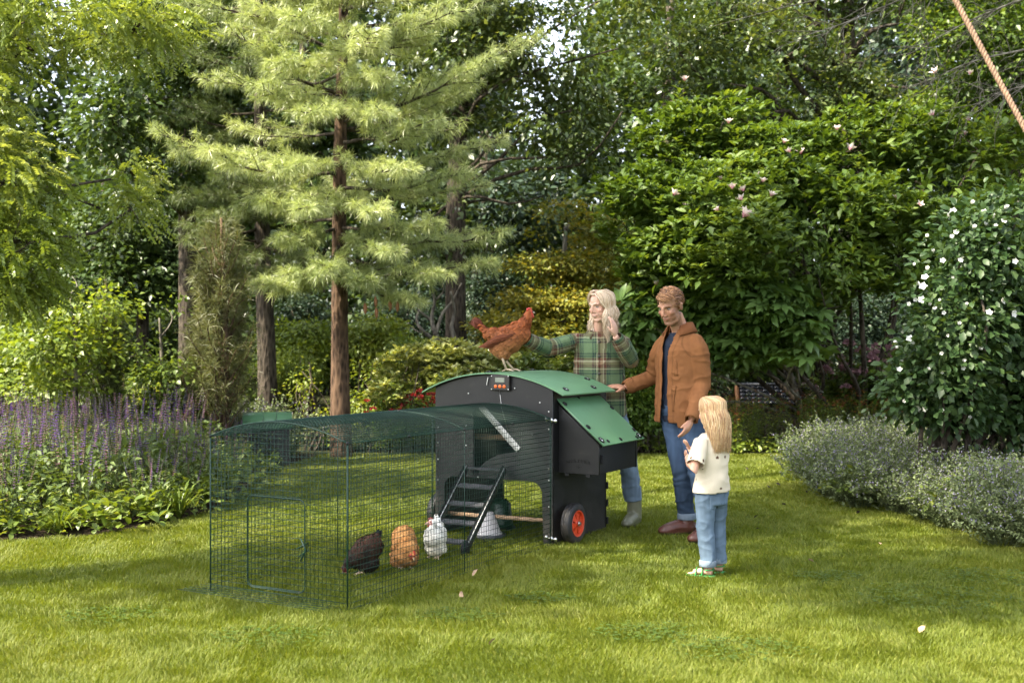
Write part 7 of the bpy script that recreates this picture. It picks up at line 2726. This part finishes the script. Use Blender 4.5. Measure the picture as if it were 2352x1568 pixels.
def hen(name, label, loc, rz, body, neck, headp, tail, cols, comb, beak, s=1.0, legs=True, lift=0.13, fluffy=0.0, wing=True, feather_n=900, tailcol=None, seed=1, comb_s=1.0, crouch=0):
    """hen in its own frame: +x forward, z up, standing height in metres"""
    g = np.random.default_rng(seed)
    r = root(name, loc, label, 'hen', rz=rz)
    mb = MB()
    for c, rad, ry in body:
        Rm = np.array(Matrix.Rotation(ry, 3, 'Y'))
        mb.ell(c, rad, Rm, 20, 14)
    mb.tube(neck[0], neck[1], 14)
    hp, hd = np.array(headp[0], float), unit(headp[1])
    HR = frame3(hd)
    mb.ell(hp, (0.026, 0.034, 0.028), HR, 14, 10)
    mb.tube(tail[0], tail[1], 12, flat=tail[2])
    V, N, Q, T = remesh(mb, 0.0075, 5)
    V = V + N * (0.006 * (1 + fluffy) * nz(V, 26, seed) + 0.004 * nz(V, 60, seed + 1))[:, None]

    def colour(P):
        t = np.clip(0.5 + 0.45 * nz(P, 22, seed + 2) + 0.25 * nz(P, 60, seed + 3), 0, 1)[:, None]
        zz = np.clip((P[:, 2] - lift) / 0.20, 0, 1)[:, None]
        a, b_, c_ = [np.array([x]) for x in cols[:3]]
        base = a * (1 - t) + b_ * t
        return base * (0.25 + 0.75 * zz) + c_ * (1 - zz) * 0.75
    C = colour(V)
    L = (V - hp) @ HR
    face = (np.linalg.norm(L * [1.0, 1, 1], axis=1) < 0.036) & (L[:, 1] > -0.002) & (np.abs(L[:, 2] + 0.002) < 0.020)
    C[face] = C[face] * 0.25 + np.array([comb]) * 0.75
    me = raw_mesh('body', V, Q, T)
    set_col(me, C)
    bo = link('body', me, m_feather, r)
    # overlapping feathers lying over the body
    pick = g.choice(len(V), feather_n, replace=False)
    pick = pick[np.linalg.norm(V[pick] - hp, axis=1) > 0.045]
    P, Nn = V[pick], N[pick]
    flow = np.array([-1.0, 0, -0.30]) + g.normal(size=(len(P), 3)) * 0.22
    nk = np.array(neck[0], float)
    nd = np.linalg.norm(P - nk[len(nk) // 2], axis=1) < 0.085
    flow[nd] = unit(nk[0] - nk[-1]) + g.normal(size=(nd.sum(), 3)) * 0.2
    flow = flow - Nn * (flow * Nn).sum(1, keepdims=True)
    fm = MB()
    ln = 0.034 * (0.7 + 0.6 * g.random(len(P)))
    leaves(fm, P - unit(flow) * 0.012, unit(flow) + Nn * (0.04 + 0.05 * fluffy), Nn, ln, 0.022, 0.5, OVAL)
    v, q, t, _, _ = fm.arrays()
    k = len(OVAL[0])
    cc = np.repeat(colour(P) * np.clip(1 + (0.12 if fluffy else 0.26) * g.normal(size=(len(P), 1)), 0.4, 1.6), k, 0)
    edge = np.tile(np.array([0.8, 0.9, 0.85, 0.9, 1.1, 1.05, 1.1, 1.25]), len(P))[:, None]
    me = raw_mesh('plumage', v, q, t)
    set_col(me, np.clip(cc * edge, 0, 0.9))
    link('plumage', me, m_feather, bo)
    # wings
    if wing:
        bc, br = np.array(body[0][0], float), np.array(body[0][1], float)
        for sg in (-1, 1):
            w = MB()
            for row, (n_, x0, z0, L_, tint) in enumerate(((6, 0.03, 0.030, 0.085, 0), (7, -0.01, 0.012, 0.11, 0), (7, -0.03, -0.008, 0.13, 1))):
                for i in range(n_):
                    px = bc[0] + x0 - 0.016 * i + 0.05
                    pz = bc[2] + z0 - 0.010 * i + 0.02
                    py = sg * (br[1] * 0.98 * math.sqrt(max(0.05, 1 - ((px - bc[0]) / br[0]) ** 2 * 0.8 - ((pz - bc[2]) / br[2]) ** 2 * 0.8)) + 0.004 - 0.002 * row)
                    leaves(w, np.array([[px, py, pz]]), np.array([[-1.0, -0.06 * sg, -0.10 + 0.05 * row]]), np.array([[0, sg * 1.0, 0.35]]), L_, 0.030, 0.5, OVAL)
            v, q, t, _, _ = w.arrays()
            nf = len(v) // k
            cc = np.repeat(np.array([cols[3]]) * (0.75 + 0.5 * g.random((nf, 1))), k, 0)
            me = raw_mesh('wing', v, q, t)
            set_col(me, cc * np.tile(np.array([0.7, 1.0, 0.8, 1.0, 1.05, 0.8, 1.05, 1.2]), nf)[:, None])
            o = link('wing', me, m_feather, r)
            sm = o.modifiers.new('s', 'SOLIDIFY')
            sm.thickness = 0.003
    # tail feathers
    tp = np.array(tail[0], float)
    td = unit(tp[-1] - tp[-2])
    w = MB()
    for i in range(14):
        u_ = (i / 13 - 0.5)
        sg = -1 if i % 2 else 1
        d = unit(td + np.array([0.3, 0, 0.6]) * (-u_) * 0.9 + np.array([0, sg * 0.16, 0]))
        leaves(w, np.array([tp[-1] - td * 0.05 + np.array([0, sg * 0.010, 0])]), d[None], np.array([[0.15, sg * 1.0, 0.2]]), 0.10 * tail[3] * (0.8 + 0.4 * g.random()), 0.034, 0.5, OVAL)
    v, q, t, _, _ = w.arrays()
    nf = len(v) // k
    cc = np.repeat(np.array([tailcol if tailcol is not None else cols[3]]) * (0.6 + 0.7 * g.random((nf, 1))), k, 0)
    me = raw_mesh('tail', v, q, t)
    set_col(me, cc)
    o = link('tail', me, m_feather, r)
    sm = o.modifiers.new('s', 'SOLIDIFY')
    sm.thickness = 0.003
    # comb, wattles, beak, eyes
    mc = plain('comb_red', comb, 0.45, var=0.15)
    c = MB()
    for i, (fo, h) in enumerate(((0.022, 0.010), (0.012, 0.017), (0.0, 0.020), (-0.012, 0.016))):
        p = hp + HR @ np.array([0, fo, 0.022])
        c.tube([p, p + HR @ np.array([0, -0.002, h * comb_s])], [0.0075, 0.003], 6)
    c.build('comb', mc, r)
    for sg in (-1, 1):
        p = hp + HR @ np.array([sg * 0.009, 0.022, -0.024])
        MB().ell(p, (0.005, 0.008, 0.014), HR, 10, 8).build('wattle', mc, r)
        p = hp + HR @ np.array([sg * 0.0235, 0.012, 0.006])
        MB().ell(p, (0.0045, 0.005, 0.005), HR, 8, 6).build('eye', m_button, r)
    bp = hp + HR @ np.array([0, 0.026, -0.002])
    MB().tube([bp, bp + HR @ np.array([0, 0.016, -0.002]), bp + HR @ np.array([0, 0.030, -0.009])], [0.011, 0.0075, 0.001], 8).build('beak', plain('horn_beak', beak, 0.4), r)
    if legs:
        ml = plain('leg_scales', (0.48, 0.36, 0.26), 0.6, var=0.2)
        bx = body[0][0][0]
        for sg in (-1, 1):
            lg = MB()
            hpnt = np.array([bx - 0.02, sg * 0.036, lift + 0.05])
            ank = np.array([bx + 0.012 + 0.02 * sg, sg * 0.036, 0.018])
            lg.tube([hpnt, np.array([bx - 0.035, sg * 0.036, lift - 0.01]), ank], [0.022, 0.0085, 0.0075], 8)
            for a_ in (-0.5, 0.0, 0.5):
                e = ank + np.array([cos(a_) * 0.055, sin(a_) * 0.055, -0.012])
                lg.tube([ank, (ank + e) / 2 + [0, 0, 0.004], e], [0.006, 0.005, 0.0025], 6)
            lg.tube([ank, ank + np.array([-0.03, 0, -0.012])], [0.005, 0.002], 6)
            lg.build('leg', ml, r)
    r.scale = (s, s, s)
    return r


# brown hen on the roof, facing right, head up
px = -0.455
pz = roof_z(px)
hl = CL(px, 0.17, pz + 0.002)
hen('hen', 'glossy russet brown hen standing on the green coop roof, neck stretched up', hl, -0.10,
    [((0.0, 0, 0.225), (0.125, 0.085, 0.098), -0.30), ((-0.055, 0, 0.185), (0.085, 0.078, 0.080), 0.2), ((0.075, 0, 0.265), (0.080, 0.070, 0.085), -0.5), ((-0.03, 0, 0.135), (0.055, 0.062, 0.05), 0), ((-0.10, 0, 0.255), (0.075, 0.055, 0.05), 0.15)],
    ([(0.07, 0, 0.275), (0.110, 0, 0.325), (0.130, 0, 0.365), (0.140, 0, 0.395)], [0.070, 0.052, 0.037, 0.028]), ((0.148, 0.0, 0.405), (0.65, 0.70, 0.22)),
    ([(-0.10, 0, 0.255), (-0.155, 0, 0.285), (-0.205, 0, 0.325)], [0.050, 0.038, 0.022], 0.65, 1.1),
    [np.array([0.150, 0.036, 0.010]), np.array([0.28, 0.078, 0.020]), np.array([0.36, 0.17, 0.075]), np.array([0.105, 0.029, 0.010])], (0.50, 0.045, 0.035), (0.45, 0.34, 0.22), s=1.03, lift=0.105, feather_n=1300, tailcol=np.array([0.085, 0.020, 0.009]), seed=3)

# black and brown laced hen, pecking, facing left
hen('hen', 'black hen with brown laced feathers pecking beside the near corner post', (GX(838, 7.05), 7.05, 0.008), pi + 0.22,
    [((0.0, 0, 0.165), (0.135, 0.095, 0.100), 0.62), ((-0.05, 0, 0.205), (0.085, 0.085, 0.090), 0.3), ((0.055, 0, 0.125), (0.080, 0.080, 0.080), 0.5), ((-0.02, 0, 0.085), (0.085, 0.085, 0.075), 0)],
    ([(0.05, 0, 0.150), (0.095, 0, 0.110), (0.120, 0, 0.075), (0.135, 0, 0.055)], [0.075, 0.055, 0.038, 0.028]), ((0.142, 0.0, 0.048), (0.55, -0.1, -0.75)),
    ([(-0.05, 0, 0.22), (-0.085, 0, 0.265), (-0.10, 0, 0.300)], [0.070, 0.045, 0.022], 0.8, 0.7),
    [np.array([0.010, 0.008, 0.007]), np.array([0.070, 0.026, 0.012]), np.array([0.012, 0.009, 0.008]), np.array([0.045, 0.020, 0.012])], (0.14, 0.020, 0.018), (0.10, 0.07, 0.05), wing=False, s=0.80, lift=0.05, fluffy=0.8, feather_n=1100, tailcol=np.array([0.008, 0.007, 0.007]), seed=5, comb_s=0.6)

# buff hen, fluffy, facing the camera with its head down
hen('hen', 'fluffy orange buff hen with head lowered, in the middle of the three run hens', (GX(930, 7.21), 7.21, 0.008), -pi / 2 + 0.28,
    [((0.0, 0, 0.170), (0.120, 0.100, 0.105), 0.45), ((-0.065, 0, 0.235), (0.085, 0.095, 0.085), 0.2), ((0.035, 0, 0.115), (0.085, 0.092, 0.085), 0.3), ((-0.02, 0.065, 0.085), (0.06, 0.045, 0.07), 0), ((-0.02, -0.065, 0.085), (0.06, 0.045, 0.07), 0), ((-0.03, 0, 0.07), (0.09, 0.09, 0.06), 0)],
    ([(0.04, 0, 0.190), (0.085, 0.01, 0.185), (0.115, 0.02, 0.165), (0.130, 0.03, 0.145)], [0.078, 0.062, 0.046, 0.032]), ((0.137, 0.035, 0.132), (0.5, 0.15, -0.75)),
    ([(-0.07, 0, 0.24), (-0.095, 0, 0.275), (-0.10, 0, 0.295)], [0.075, 0.055, 0.035], 1.0, 0.5),
    [np.array([0.40, 0.165, 0.042]), np.array([0.58, 0.310, 0.110]), np.array([0.46, 0.22, 0.085]), np.array([0.42, 0.15, 0.035])], (0.52, 0.06, 0.05), (0.38, 0.26, 0.14), wing=False, s=0.80, lift=0.045, fluffy=1.2, feather_n=1200, seed=7)

# white hen near the ladder
hen('hen', 'white hen with raised head and pink face nearest the coop ladder', (GX(1000, 7.56), 7.56, 0.008), -pi / 2 - 0.35,
    [((0.0, 0, 0.160), (0.105, 0.088, 0.095), -0.35), ((0.04, 0, 0.185), (0.070, 0.075, 0.085), -0.4), ((-0.06, 0, 0.185), (0.08, 0.07, 0.07), 0.2), ((-0.01, 0, 0.085), (0.085, 0.085, 0.07), 0)],
    ([(0.05, 0, 0.205), (0.062, 0, 0.235), (0.066, 0, 0.262), (0.068, 0, 0.285)], [0.062, 0.046, 0.034, 0.026]), ((0.075, -0.005, 0.300), (0.65, -0.72, -0.12)),
    ([(-0.06, 0, 0.205), (-0.105, -0.03, 0.260), (-0.125, -0.045, 0.300)], [0.060, 0.042, 0.020], 0.8, 0.75),
    [np.array([0.74, 0.71, 0.63]), np.array([0.82, 0.80, 0.74]), np.array([0.62, 0.55, 0.40]), np.array([0.72, 0.69, 0.60])], (0.50, 0.13, 0.10), (0.50, 0.32, 0.24), wing=False, s=0.80, lift=0.04, fluffy=1.0, feather_n=1100, tailcol=np.array([0.74, 0.72, 0.66]), seed=9, comb_s=0.8)
